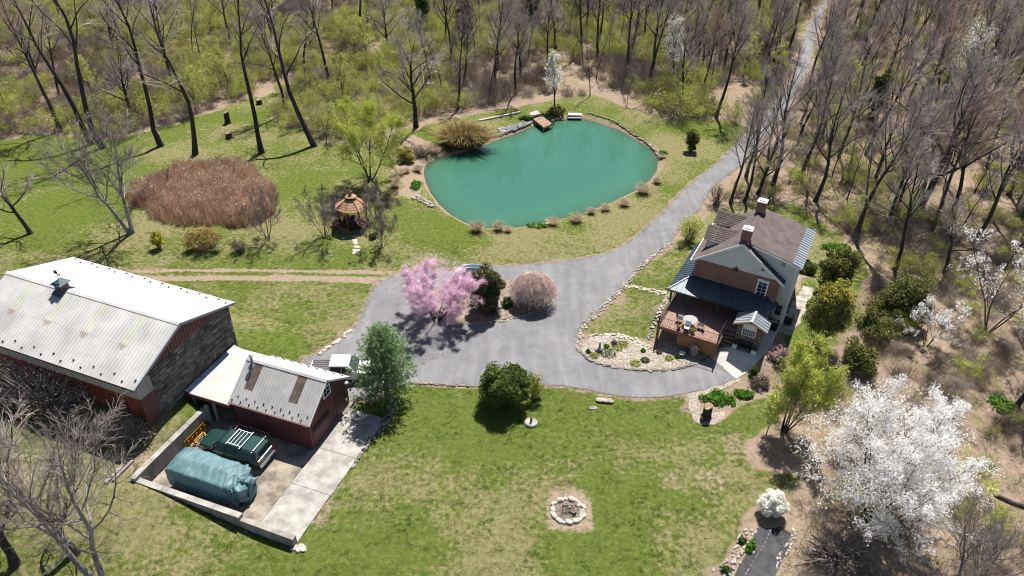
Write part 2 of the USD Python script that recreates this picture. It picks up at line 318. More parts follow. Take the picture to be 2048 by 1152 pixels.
# ------------------------------------------------------------------ materials
M = {}
def mk(name, c1, c2=None, scale=3.0, rough=0.8, bump=0.0, bscale=None, spec=0.12, metal=0.0, detail=4.0, stretch=None, ramp=None, c3=None, rnd=0.0, coat=0.0, trans=0.0, mid=(0.35, 0.65), obj_space=False):
    n = {'p': ('principled_bsdf', {'roughness': rough, 'specular_ior_level': spec, 'metallic': metal, 'coat_weight': coat}), }
    l = []
    if c2 is None and not bump and not rnd:
        n['p'][1]['base_color'] = c1
    else:
        n['g'] = ('texture_coordinate', {}) if obj_space else ('geometry', {}); src = 'g.object' if obj_space else 'g.position'
        if stretch:
            n['m'] = ('mapping', {'scale': stretch}); l.append((src, 'm.vector')); src = 'm.vector'
        if c2 is not None:
            n['t'] = ('noise_texture', {'scale': scale, 'detail': detail, 'roughness': 0.62}); l.append((src, 't.vector'))
            st = [(mid[0], c1), (mid[1], c2)] if c3 is None else [(mid[0], c1), (0.5, c3), (mid[1], c2)]
            n['r'] = ('rgb_ramp', {'ramp': st}); l.append(('t.fac', 'r.fac')); col = 'r.color'
        else:
            n['k'] = ('color', {'value': c1}); col = 'k.color'
        if rnd:
            n['oi'] = ('object_info', {}); n['mr'] = ('map_range', {'from_min': 0.0, 'from_max': 1.0, 'to_min': 1 - rnd, 'to_max': 1 + rnd})
            n['h'] = ('hsv', {'hue': 0.5, 'saturation': 1.0, 'fac': 1.0}); l += [('oi.random', 'mr.value'), ('mr.result', 'h.value'), (col, 'h.color')]; col = 'h.color'
        l.append((col, 'p.base_color'))
        if bump:
            n['bt'] = ('noise_texture', {'scale': bscale or scale * 4, 'detail': 4.0}); n['b'] = ('bump', {'strength': bump, 'distance': 0.05})
            l += [(src, 'bt.vector'), ('bt.fac', 'b.height'), ('b.normal', 'p.normal')]
    surf = 'p.BSDF'
    if trans:
        n['tr'] = ('translucent_bsdf', {'color': c1 if c2 is None else c2}); n['mx'] = ('mix_closure', {'fac': trans}); l += [('p.BSDF', 'mx.closure1'), ('tr.BSDF', 'mx.closure2')]
        if c2 is not None or rnd: l.append((col, 'tr.color'))
        surf = 'mx.closure'
    M[name] = usdkit.material(stage, f'/World/Looks/{name}', n, l, surface=surf); return M[name]

# ground: lawn, dry thatch, leaf litter and bare soil mixed by noise and by the masks the mesh carries
gn = {'g': ('geometry', {}), 'a': ('attribute', {'attribute': 'cover'}), 'sep': ('separate_color', {'color_type': 'rgb'}),
      'n1': ('noise_texture', {'scale': 0.55, 'detail': 9.0, 'roughness': 0.70}), 'n2': ('noise_texture', {'scale': 2.6, 'detail': 8.0, 'roughness': 0.74}), 'n3': ('noise_texture', {'scale': 0.13, 'detail': 4.0}),
      'n4': ('noise_texture', {'scale': 16.0, 'detail': 4.0, 'roughness': 0.7}),
      'green': ('rgb_ramp', {'ramp': [(0.32, (0.028, 0.054, 0.009)), (0.44, (0.066, 0.104, 0.016)), (0.53, (0.118, 0.148, 0.031)), (0.66, (0.215, 0.208, 0.082))]}),
      'straw': ('rgb_ramp', {'ramp': [(0.34, (0.10, 0.11, 0.040)), (0.5, (0.205, 0.185, 0.090)), (0.64, (0.37, 0.305, 0.20))]}),
      'litter': ('rgb_ramp', {'ramp': [(0.30, (0.07, 0.052, 0.036)), (0.42, (0.20, 0.148, 0.108)), (0.52, (0.31, 0.235, 0.178)), (0.60, (0.41, 0.315, 0.25)), (0.72, (0.50, 0.40, 0.32))]}),
      'weed': ('rgb_ramp', {'ramp': [(0.3, (0.06, 0.07, 0.022)), (0.5, (0.15, 0.17, 0.05)), (0.7, (0.27, 0.26, 0.10))]}), 'wm': ('map_range', {'range_type': 'smoothstep', 'from_min': 0.72, 'from_max': 1.0, 'to_min': 0.0, 'to_max': 0.9}), 'wsum': ('math', {'math_type': 'multiply_add', 'value2': 0.5}), 'mxw': ('mix_color', {'blend_type': 'mix'}),
      'soil': ('rgb_ramp', {'ramp': [(0.32, (0.15, 0.112, 0.078)), (0.48, (0.28, 0.215, 0.155)), (0.64, (0.42, 0.34, 0.26))]}),
      'patch': ('math', {'math_type': 'multiply_add', 'value2': 0.55, 'value3': 0.0}), 'padd': ('math', {'math_type': 'add'}), 'psum': ('math', {'math_type': 'add'}),
      'pm': ('math', {'math_type': 'multiply', 'value2': 0.60}),
      'dry': ('map_range', {'range_type': 'smoothstep', 'from_min': 0.87, 'from_max': 1.06, 'to_min': 0.04, 'to_max': 0.85}),
      'dsh': ('math', {'math_type': 'multiply_add', 'value2': 0.28}), 'mxg': ('mix_color', {'blend_type': 'mix'}), 'mxl': ('mix_color', {'blend_type': 'mix'}), 'mxb': ('mix_color', {'blend_type': 'mix'}),
      'ln': ('math', {'math_type': 'multiply_add', 'value2': 0.9, 'value3': -0.45}), 'ladd': ('math', {'math_type': 'add'}), 'lc': ('map_range', {'range_type': 'smoothstep', 'from_min': 0.35, 'from_max': 0.65, 'to_min': 0.0, 'to_max': 1.0}),
      'bn': ('math', {'math_type': 'multiply_add', 'value2': 1.2, 'value3': -0.6}), 'badd': ('math', {'math_type': 'add'}), 'bc': ('map_range', {'range_type': 'smoothstep', 'from_min': 0.35, 'from_max': 0.75, 'to_min': 0.0, 'to_max': 1.0}),
      'mixn': ('math', {'math_type': 'multiply_add', 'value2': 0.5, 'value3': 0.0}), 'mixs': ('math', {'math_type': 'multiply_add', 'value2': 0.5}),
      'bump': ('bump', {'strength': 0.9, 'distance': 0.12}), 'p': ('principled_bsdf', {'roughness': 1.0, 'specular_ior_level': 0.0})}
gl = [('a.color', 'sep.color')] + [('g.position', f'n{i}.vector') for i in (1, 2, 3, 4)] + [
      ('n2.fac', 'mixn.value1'), ('n4.fac', 'mixs.value1'), ('mixn.value', 'mixs.value3'),
      ('mixs.value', 'green.fac'), ('mixs.value', 'straw.fac'), ('mixs.value', 'litter.fac'), ('mixs.value', 'soil.fac'),
      ('n1.fac', 'patch.value1'), ('sep.b', 'pm.value1'), ('patch.value', 'padd.value1'), ('pm.value', 'padd.value2'), ('padd.value', 'psum.value1'), ('mixn.value', 'psum.value2'), ('n2.fac', 'dsh.value1'), ('psum.value', 'dsh.value3'), ('dsh.value', 'dry.value'),
      ('dry.result', 'mxg.fac'), ('green.color', 'mxg.a'), ('straw.color', 'mxg.b'),
      ('n2.fac', 'ln.value1'), ('ln.value', 'ladd.value1'), ('sep.r', 'ladd.value2'), ('ladd.value', 'lc.value'), ('lc.result', 'mxl.fac'), ('n1.fac', 'wsum.value3'), ('n2.fac', 'wsum.value1'), ('wsum.value', 'wm.value'), ('mixs.value', 'weed.fac'), ('wm.result', 'mxw.fac'), ('litter.color', 'mxw.a'), ('weed.color', 'mxw.b'), ('mxw.result', 'mxl.a'), ('mxg.result', 'mxl.b'),
      ('n2.fac', 'bn.value1'), ('bn.value', 'badd.value1'), ('sep.g', 'badd.value2'), ('badd.value', 'bc.value'), ('bc.result', 'mxb.fac'), ('mxl.result', 'mxb.a'), ('soil.color', 'mxb.b'),
      ('mxb.result', 'p.base_color'), ('mixs.value', 'bump.height'), ('bump.normal', 'p.normal')]
M['ground'] = usdkit.material(stage, '/World/Looks/ground', gn, gl, surface='p.BSDF')

ny, nx = XX.shape
ii = np.arange(ny * nx).reshape(ny, nx)
quads = np.stack([ii[:-1, :-1], ii[:-1, 1:], ii[1:, 1:], ii[1:, :-1]], -1).reshape(-1, 4)
gm = usdkit.mesh(stage, '/World/ground', (np.stack([XX, YY, ZZ], -1).reshape(-1, 3), quads), M['ground'], smooth=True)
UsdGeom.PrimvarsAPI(gm).CreatePrimvar('cover', T.Color3fArray, 'vertex').Set(Vt.Vec3fArray.FromNumpy(np.stack([ML, MBR, MD], -1).reshape(-1, 3).astype(np.float32)))
tag(gm, kind='structure')
def drape(poly, dz, step=1.0, thick=0.0):
    """a sheet over the ground in the outline of poly"""
    mb = MB()
    for g in getattr(poly, 'geoms', [poly]):
        x0, y0, x1, y1 = g.bounds; shapely.prepare(g)
        xs = GX[(GX > x0 - 1) & (GX < x1 + 1)]; ys = GY[(GY > y0 - 1) & (GY < y1 + 1)]
        k = max(1, int(round(step / 0.45))); xs, ys = xs[::k], ys[::k]
        if xs[-1] < x1: xs = np.append(xs, x1 + .01)
        if ys[-1] < y1: ys = np.append(ys, y1 + .01)
        if xs[0] > x0: xs = np.insert(xs, 0, x0 - .01)
        if ys[0] > y0: ys = np.insert(ys, 0, y0 - .01)
        for i in range(len(xs) - 1):
            for j in range(len(ys) - 1):
                c = sbox(xs[i], ys[j], xs[i + 1], ys[j + 1])
                if not g.intersects(c): continue
                q = c if g.contains(c) else g.intersection(c)
                for r in getattr(q, 'geoms', [q]):
                    if r.geom_type != 'Polygon' or r.area < 1e-5: continue
                    if len(r.exterior.coords) == 5 and r is c: v = np.array(r.exterior.coords)[:4]; f = np.array([[0, 1, 2], [0, 2, 3]])
                    else: v, f = trimesh.creation.triangulate_polygon(r, engine='earcut')
                    if not len(f): continue
                    v = np.asarray(v); f = np.asarray(f); a = v[f]
                    cr = (a[:, 1, 0] - a[:, 0, 0]) * (a[:, 2, 1] - a[:, 0, 1]) - (a[:, 1, 1] - a[:, 0, 1]) * (a[:, 2, 0] - a[:, 0, 0])
                    f = np.where(cr[:, None] < 0, f[:, ::-1], f)
                    mb.add(np.column_stack([v, ground(v[:, 0], v[:, 1]) + dz]), f)
    return mb
def rough_edge(poly, amp, sc, seed, step=0.35):
    """the outline with a natural wobble"""
    out = []
    r = poly.exterior; n = int(r.length / step)
    p = np.array([r.interpolate(i * step).coords[0] for i in range(n)])
    d = (meshkit.fbm(np.column_stack([p / sc, np.zeros(n)]), 3, seed) - 0.5) * 2 * amp
    t = np.roll(p, -1, 0) - np.roll(p, 1, 0); t /= np.linalg.norm(t, axis=1, keepdims=True) + 1e-9
    return Polygon(p + np.column_stack([t[:, 1], -t[:, 0]]) * d[:, None]).buffer(0)
def biggest(p): return max(getattr(p, 'geoms', [p]), key=lambda g: g.area)

# driveway: asphalt with pale wear, cracks and tyre tracks
an = {'g': ('geometry', {}), 'n1': ('noise_texture', {'scale': 0.22, 'detail': 7.0, 'roughness': 0.66, 'distortion': 0.25}), 'n2': ('noise_texture', {'scale': 6.0, 'detail': 6.0, 'roughness': 0.75}), 'n3': ('noise_texture', {'scale': 60.0, 'detail': 2.0}),
      'ad': ('math', {'math_type': 'multiply_add', 'value2': 0.3}), 'ad2': ('math', {'math_type': 'multiply_add', 'value2': 0.18}),
      'r': ('rgb_ramp', {'ramp': [(0.42, (0.135, 0.133, 0.140)), (0.62, (0.178, 0.176, 0.185)), (0.78, (0.205, 0.202, 0.21)), (0.95, (0.24, 0.235, 0.235))]}),
      'vw': ('noise_texture', {'scale': 0.8, 'detail': 3.0}), 'vm': ('mix_vector', {'fac': 0.22}), 'v': ('voronoi_texture', {'feature': 'distance_to_edge', 'scale': 0.17}),
      'cr': ('map_range', {'from_min': 0.0, 'from_max': 0.014, 'to_min': 0.5, 'to_max': 0.0, 'clamp': True}), 'mx': ('mix_color', {'b': (0.33, 0.32, 0.31)}), 'n5': ('noise_texture', {'scale': 0.9, 'detail': 6.0, 'roughness': 0.7}), 'mp': ('mapping', {'scale': (0.9, 0.12, 1.0), 'rotation': (0.0, 0.0, 0.5)}), 'n6': ('noise_texture', {'scale': 1.6, 'detail': 4.0}), 'w5': ('map_range', {'from_min': 0.3, 'from_max': 0.7, 'to_min': 0.87, 'to_max': 1.09}), 'w6': ('map_range', {'from_min': 0.35, 'from_max': 0.65, 'to_min': 0.90, 'to_max': 1.08}), 'wm': ('math', {'math_type': 'multiply'}), 'hs': ('hsv', {'hue': 0.5, 'saturation': 1.0, 'fac': 1.0}), 'cm': ('math', {'math_type': 'multiply'}), 'cn': ('map_range', {'from_min': 0.45, 'from_max': 0.6, 'to_min': 0.0, 'to_max': 1.0, 'clamp': True}),
      'b': ('bump', {'strength': 0.25, 'distance': 0.02}), 'p': ('principled_bsdf', {'roughness': 0.9, 'specular_ior_level': 0.12})}
alk = [('g.position', 'n1.vector'), ('g.position', 'n2.vector'), ('g.position', 'n3.vector'), ('n2.fac', 'ad.value1'), ('n1.fac', 'ad.value3'), ('n3.fac', 'ad2.value1'), ('ad.value', 'ad2.value3'), ('ad2.value', 'r.fac'),
       ('g.position', 'vw.vector'), ('g.position', 'vm.a'), ('vw.color', 'vm.b'), ('vm.result', 'v.vector'), ('v.distance', 'cr.value'), ('n1.fac', 'cn.value'), ('cr.result', 'cm.value1'), ('cn.result', 'cm.value2'), ('cm.value', 'mx.fac'), ('r.color', 'hs.color'), ('g.position', 'n5.vector'), ('g.position', 'mp.vector'), ('mp.vector', 'n6.vector'), ('n5.fac', 'w5.value'), ('n6.fac', 'w6.value'), ('w5.result', 'wm.value1'), ('w6.result', 'wm.value2'), ('wm.value', 'hs.value'), ('hs.color', 'mx.a'), ('mx.result', 'p.base_color'),
       ('n3.fac', 'b.height'), ('b.normal', 'p.normal')]
M['asphalt'] = usdkit.material(stage, '/World/Looks/asphalt', an, alk, surface='p.BSDF')
DR = biggest(rough_edge(DRIVE, 0.13, 1.2, 3).difference(ISLAND.buffer(-0.1)))
structure('driveway', drape(DR, 0.035, 0.9), 'asphalt')

# pond
wn = {'g': ('geometry', {}), 'a': ('attribute', {'attribute': 'depth'}), 'sep': ('separate_color', {'color_type': 'rgb'}), 'n': ('noise_texture', {'scale': 0.16, 'detail': 5.0, 'roughness': 0.6}), 'ad': ('math', {'math_type': 'multiply_add', 'value2': 0.30}),
      'r': ('rgb_ramp', {'ramp': [(0.10, (0.085, 0.062, 0.028)), (0.2, (0.055, 0.10, 0.058)), (0.34, (0.044, 0.135, 0.086)), (0.7, (0.046, 0.150, 0.100)), (1.0, (0.042, 0.140, 0.100))]}),
      'w': ('noise_texture', {'scale': 2.4, 'detail': 3.0}), 'b': ('bump', {'strength': 0.10, 'distance': 0.03}), 'p': ('principled_bsdf', {'roughness': 0.03, 'ior': 1.33, 'specular_ior_level': 0.5})}
wl = [('a.color', 'sep.color'), ('g.position', 'n.vector'), ('n.fac', 'ad.value1'), ('sep.r', 'ad.value3'), ('ad.value', 'r.fac'), ('r.color', 'p.base_color'), ('g.position', 'w.vector'), ('w.fac', 'b.height'), ('b.normal', 'p.normal')]
M['water'] = usdkit.material(stage, '/World/Looks/water', wn, wl, surface='p.BSDF')
PW = POND.buffer(0.55)
wv, wf = drape(PW, 0.0, 0.9).arr()
wd = np.clip(-pdist(POND, wv[:, 0], wv[:, 1]) / 6.0, 0, 1); wv[:, 2] = -0.5
wm = usdkit.mesh(stage, '/World/pond_water', (wv, wf), M['water'])
UsdGeom.PrimvarsAPI(wm).CreatePrimvar('depth', T.Color3fArray, 'vertex').Set(Vt.Vec3fArray.FromNumpy(np.repeat(wd[:, None], 3, 1).astype(np.float32)))
tag(wm, kind='structure')
# ------------------------------------------------------------------ building materials
mk('concrete', (0.25, 0.235, 0.215), (0.43, 0.405, 0.375), 0.9, 0.9, 0.2, 12, detail=9, mid=(0.38, 0.62))
mk('concrete_dark', (0.15, 0.13, 0.105), (0.36, 0.305, 0.245), 0.75, 0.9, 0.2, 12, detail=9, mid=(0.38, 0.62))
mk('concrete_pale', (0.55, 0.52, 0.47), (0.66, 0.63, 0.58), 0.7, 0.85, 0.1, 14, detail=7)
mk('concrete_wall', (0.17, 0.155, 0.14), (0.36, 0.33, 0.29), 0.9, 0.9, 0.2, 12, stretch=(1, 1, 0.25), detail=8)
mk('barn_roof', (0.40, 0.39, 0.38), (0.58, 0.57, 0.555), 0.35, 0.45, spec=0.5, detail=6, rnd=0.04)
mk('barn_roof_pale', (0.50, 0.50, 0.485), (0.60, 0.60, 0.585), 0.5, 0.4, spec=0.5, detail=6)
mk('skylight_sheet', (0.43, 0.435, 0.36), (0.53, 0.53, 0.455), 0.8, 0.5, detail=5, rnd=0.05)
mk('rust', (0.22, 0.10, 0.05), (0.46, 0.33, 0.24), 5.0, 0.8, stretch=(2, 2, 2))
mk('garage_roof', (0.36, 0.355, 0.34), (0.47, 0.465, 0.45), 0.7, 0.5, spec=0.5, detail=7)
mk('brown_sheet', (0.10, 0.075, 0.062), (0.16, 0.125, 0.105), 2.5, 0.7, detail=5)
mk('membrane', (0.42, 0.385, 0.34), (0.58, 0.545, 0.50), 0.9, 0.8, stretch=(0.35, 2.0, 1), detail=6)
mk('flashing', (0.25, 0.30, 0.38), (0.34, 0.40, 0.48), 0.8, 0.45)
mk('maroon', (0.085, 0.026, 0.025), (0.13, 0.043, 0.040), 0.6, 0.55, spec=0.35, detail=5)
mk('red_wood', (0.20, 0.045, 0.028), (0.30, 0.08, 0.045), 1.2, 0.8)
mk('grey_boards', (0.30, 0.285, 0.25), (0.43, 0.41, 0.37), 1.5, 0.85, stretch=(3, 3, 0.3))
mk('stone_grey', (0.075, 0.070, 0.064), (0.215, 0.19, 0.155), 1.7, 0.9, 0.35, 9, rnd=0.45, detail=6)
mk('stone_tan', (0.17, 0.13, 0.085), (0.31, 0.245, 0.165), 1.7, 0.9, 0.3, 9, rnd=0.3, detail=6)
mk('mortar', (0.10, 0.095, 0.085), (0.15, 0.14, 0.125), 3, 0.95)
mk('dark_iron', (0.025, 0.027, 0.03), None, rough=0.5)
mk('screw_dark', (0.03, 0.03, 0.035), None, rough=0.6)
mk('copper_blue', (0.055, 0.085, 0.115), (0.10, 0.15, 0.18), 4, 0.5)
mk('white_paint', (0.74, 0.73, 0.71), (0.80, 0.80, 0.78), 1.5, 0.55)
mk('siding', (0.58, 0.57, 0.54), (0.66, 0.655, 0.63), 0.8, 0.6)
mk('glass_dark', (0.016, 0.02, 0.028), None, rough=0.06, spec=0.6)
mk('glass_truck', (0.03, 0.05, 0.06), None, rough=0.05, spec=0.6)
mk('shingle_brown', (0.092, 0.073, 0.070), (0.150, 0.124, 0.120), 1.2, 0.9, 0.35, 22, detail=8)
mk('wood_shake', (0.075, 0.058, 0.054), (0.17, 0.135, 0.122), 2.6, 0.85, 0.2, 14, stretch=(1, 1, 3), rnd=0.25)
mk('metal_roof', (0.026, 0.048, 0.068), (0.044, 0.074, 0.098), 0.8, 0.45, spec=0.5, metal=0.15)
mk('metal_grey', (0.19, 0.215, 0.24), (0.26, 0.285, 0.31), 1.0, 0.45, spec=0.5, metal=0.15)
mk('green_paint', (0.025, 0.085, 0.075), None, rough=0.5)
mk('deck_board', (0.23, 0.135, 0.105), (0.36, 0.235, 0.19), 1.6, 0.75, stretch=(4, 4, 4), rnd=0.12)
mk('deck_frame', (0.22, 0.10, 0.055), (0.30, 0.14, 0.08), 1.5, 0.8)
mk('skirt_wood', (0.34, 0.17, 0.07), (0.44, 0.23, 0.10), 1.3, 0.8)
mk('plain_grey', (0.28, 0.28, 0.28), (0.36, 0.36, 0.36), 3, 0.7)
mk('cedar', (0.29, 0.175, 0.105), (0.44, 0.285, 0.18), 2.2, 0.85, 0.2, 12, rnd=0.1)
mk('timber_pale', (0.46, 0.42, 0.37), (0.60, 0.55, 0.49), 1.5, 0.85)
mk('timber_grey', (0.20, 0.175, 0.15), (0.32, 0.285, 0.245), 2.0, 0.9)
mk('riprap', (0.14, 0.14, 0.155), (0.33, 0.325, 0.345), 1.2, 0.9, rnd=0.35)
mk('field_stone', (0.22, 0.19, 0.16), (0.44, 0.39, 0.34), 1.5, 0.9, 0.3, 9, rnd=0.28)
mk('field_stone_dark', (0.13, 0.115, 0.10), (0.30, 0.27, 0.235), 1.7, 0.9, 0.3, 9, rnd=0.3)
mk('white_stone', (0.40, 0.345, 0.29), (0.58, 0.525, 0.465), 2.0, 0.9, 0.2, 9, rnd=0.15)
mk('pebbles', (0.18, 0.15, 0.115), (0.46, 0.405, 0.345), 7.0, 0.95, 0.6, 16, detail=6, mid=(0.4, 0.62))
mk('mulch', (0.13, 0.095, 0.075), (0.33, 0.27, 0.225), 4.0, 0.95, 0.6, 14, detail=7)

# brick: bonded courses too fine to pick apart from the air
bn = {'tc': ('texture_coordinate', {}), 's': ('separate_xyz', {}), 'ad': ('math', {'math_type': 'add'}), 'cx': ('combine_xyz', {}), 't': ('brick_texture', {'scale': 1.0, 'brick_width': 0.23, 'row_height': 0.075, 'mortar_size': 0.008, 'color1': (0.20, 0.075, 0.05), 'color2': (0.30, 0.125, 0.085), 'mortar': (0.30, 0.26, 0.225)}),
      'n': ('noise_texture', {'scale': 1.3, 'detail': 6.0}), 'mm': ('mix_color', {'blend_type': 'multiply', 'fac': 0.6}), 'nr': ('rgb_ramp', {'ramp': [(0.3, (0.62, 0.6, 0.58)), (0.65, (1.15, 1.1, 1.08))]}), 'b': ('bump', {'strength': 0.4, 'distance': 0.01}), 'p': ('principled_bsdf', {'roughness': 0.9, 'specular_ior_level': 0.2})}
M['brick'] = usdkit.material(stage, '/World/Looks/brick', bn, [('tc.object', 's.vector'), ('s.x', 'ad.value1'), ('s.y', 'ad.value2'), ('ad.value', 'cx.x'), ('s.z', 'cx.y'), ('cx.vector', 't.vector'), ('tc.object', 'n.vector'), ('n.fac', 'nr.fac'), ('t.color', 'mm.a'), ('nr.color', 'mm.b'), ('mm.result', 'p.base_color'), ('t.fac', 'b.height'), ('b.normal', 'p.normal')], surface='p.BSDF')

def rib_sheet(o, ax, up, w, l, pitch, h, th=0.012):
    """a ribbed metal sheet: o its lower corner, ax across, up the slope"""
    o, ax, up = (np.asarray(q, float) for q in (o, ax, up)); n = np.cross(ax, up); n /= np.linalg.norm(n)
    k = max(1, int(round(w / pitch))); p = w / k; prof = []
    for i in range(k): prof += [(i * p, 0), (i * p + .30 * p, 0), (i * p + .40 * p, h), (i * p + .60 * p, h), (i * p + .70 * p, 0)]
    prof.append((w, 0)); prof = np.array(prof)
    top = o + prof[:, :1] * ax + prof[:, 1:] * n; N = len(prof); u = up * l
    v = np.vstack([top, top + u, top[[0, -1]] - n * th, top[[0, -1]] + u - n * th])
    f = [[i, i + 1, N + i + 1, N + i] for i in range(N - 1)]
    a, b, c, d = 2 * N, 2 * N + 1, 2 * N + 2, 2 * N + 3
    f += [[a, c, d, b], [0, N, c, a], [N - 1, b, d, 2 * N - 1], [a, b, N - 1, 0], [c, 2 * N - 0 - N, 2 * N - 1, d]]
    return MB().add(v, f)
def unit(v): v = np.asarray(v, float); return v / np.linalg.norm(v)
X, Y, Z = np.eye(3)
def window_part(parent, o, ax, n, w, h, cols=2, rows=3, frame='white_paint', glass='glass_dark', trim=0.11, hood=0.0):
    """window (> frame, pane, muntin): o lower left corner on the wall"""
    o, ax, n = np.asarray(o, float), np.asarray(ax, float), np.asarray(n, float)
    f = MB(); z = Z
    for (a, b, c, d) in ((-trim, w + trim, -trim, 0), (-trim, w + trim, h, h + trim), (-trim, 0, 0, h), (w, w + trim, 0, h)):
        f.slab([o + ax * a + z * c + n * .06, o + ax * b + z * c + n * .06, o + ax * b + z * d + n * .06, o + ax * a + z * d + n * .06][::(1 if np.dot(np.cross(ax, z), n) > 0 else -1)], 0.08)
    if hood: f.slab([o + ax * (-trim - hood) + z * (h + trim) + n * .12, o + ax * (w + trim + hood) + z * (h + trim) + n * .12, o + ax * (w + trim + hood) + z * (h + trim + .14) + n * .12, o + ax * (-trim - hood) + z * (h + trim + .14) + n * .12][::(1 if np.dot(np.cross(ax, z), n) > 0 else -1)], 0.14)
    wp = obj('window', f, frame, parent)
    g = MB().slab([o + n * .015, o + ax * w + n * .015, o + ax * w + z * h + n * .015, o + z * h + n * .015][::(1 if np.dot(np.cross(ax, z), n) > 0 else -1)], 0.02)
    obj('pane', g, glass, wp)
    mu = MB()
    for i in range(1, cols): mu.beam(o + ax * w * i / cols + n * .03, o + ax * w * i / cols + z * h + n * .03, .026, .02, n)
    for i in range(1, rows): mu.beam(o + z * h * i / rows + n * .03, o + ax * w + z * h * i / rows + n * .03, .026, .02, n)
    if cols > 1 or rows > 1: obj('muntin', mu, frame, wp)
    return wp
def stones_on(parent, rng, o, ax, n, poly, sw, sh, mat, limit=280, name='stone'):
    """coursed rubble stones standing proud of a wall: every stone its own part up to the limit, the rest one part"""
    x0, y0, x1, y1 = poly.bounds; y = y0; out = []
    while y < y1:
        h = sh * rng.uniform(.75, 1.35); x = x0 - rng.uniform(0, sw)
        while x < x1:
            w = sw * rng.uniform(.55, 1.6); r = sbox(x + .015, y + .012, x + w - .015, y + h - .012).intersection(poly)
            if r.geom_type == 'Polygon' and r.area > .3 * sw * sh: out.append(r)
            x += w
        y += h
    out.sort(key=lambda r: -r.area); rest = MB()
    for i, r in enumerate(out):
        b = MB() if i < limit else rest; d = rng.uniform(.02, .07)
        c = np.array(r.simplify(.01).exterior.coords)[:-1]
        if Polygon(c).exterior.is_ccw: c = c[::-1]
        cc = c.mean(0); c = cc + (c - cc) * rng.uniform(.93, 1.0, (len(c), 1)); inn = cc + (c - cc) * .82
        A = o + c[:, :1] * ax + c[:, 1:] * Z; B = o + inn[:, :1] * ax + inn[:, 1:] * Z + n * d; k = len(c)
        f = [[k, k + a, k + a + 1] for a in range(1, k - 1)] + [q for a in range(k) for q in ([a, (a + 1) % k, k + (a + 1) % k], [a, k + (a + 1) % k, k + a])]
        f = np.array(f)
        if np.dot(np.cross(B[1] - B[0], B[2] - B[0]), n) < 0: f = f[:, ::-1]
        b.add(np.vstack([A, B]), f)
        if i < limit: obj(name, b, mat, parent)
    if len(out) > limit: obj('small_stones', rest, mat, parent, kind='stuff')

# ------------------------------------------------------------------ barn
rng = np.random.default_rng(7)
BW, BL, bhb, bhf, bhr, bvr = 10.23, 17.08, 6.62, 6.22, 8.35, 5.31
barn = thing('stone_barn', 'long stone and maroon barn with pale ribbed metal roof and rooftop cupola', 'barn', (*BF.o[:2], 0), BF.deg)
# walls: two gable ends, back wall, front (forebay)
gp = Polygon([(0, -.4), (0, bhb - .05), (-9.0, bhf + .15), (-8.95, -.4)])
obj('gable_wall', MB().wall([(-8.9, -.5), (0, -.5), (0, bhb), (-8.9, bhf + .12)], (-.5, 0, 0), Y, X, .45).add(*MB().wall([(-8.9, -.5), (0, -.5), (0, bhb), (-8.9, bhf + .12)], (-.02, 0, 0), Y, X, .3).arr()), 'mortar', barn)
stones_on(barn, rng, np.array([-.02, 0, 0]), Y, X, Polygon([(-8.86, -.3), (-.02, -.3), (-.02, bhb - .05), (-8.86, bhf + .1)]), .62, .27, 'stone_grey')
obj('gable_siding', MB().wall([(-BW + .02, bhf - .25), (-8.9, bhf + .1), (0, bhb), (-bvr, bhr - .12)], (.06, 0, 0), Y, X, .14), 'maroon', barn)
for i in range(34):
    v = -.15 - i * .3; top = bhb + (bhr - bhb) * (-v / bvr) if v > -bvr else bhf + (bhr - bhf) * (BW + v) / (BW - bvr)
    bot = bhb + (bhf - bhb) * (-v / 8.9)
    if top - bot > .25: obj('siding_rib', MB().beam((.075, v, bot + .05), (.075, v, top - .14), .04, .05, (1, 0, 0)), 'maroon', barn)
# forebay end: pale boards above, maroon panel below
k = 0
for v in np.arange(-BW + .02, -8.92, .155):
    obj('end_board', MB().box(-.03, .03, v, min(v + .148, -8.92), 4.62, bhf - .2), 'grey_boards', barn)
obj('end_panel', MB().box(-.07, .015, -BW + .02, -8.93, 1.4, 4.6), 'maroon', barn)
obj('back_wall', MB().box(-BL, -.5, -.45, 0, -.5, bhb - .1), 'mortar', barn)
obj('far_gable_wall', MB().wall([(-BW + .1, -.3), (0, -.3), (0, bhb), (-bvr, bhr - .1), (-BW + .1, bhf - .1)], (-BL, 0, 0), Y, X, .4), 'mortar', barn)
obj('forebay_wall', MB().box(-BL, -.05, -BW + .02, -BW + .14, 4.6, bhf - .1), 'grey_boards', barn, label='weathered boards under the near eave')
obj('lower_wall', MB().box(-BL, -.08, -BW + .55, -BW + .7, .4, 4.58), 'red_wood', barn, label='red recessed wall under the near eave')
for u in (-3.2, -7.0, -11.0, -14.6):
    obj('stable_door', MB().box(u - .9, u + .9, -BW + .48, -BW + .545, 1.0, 3.4), 'maroon', barn)
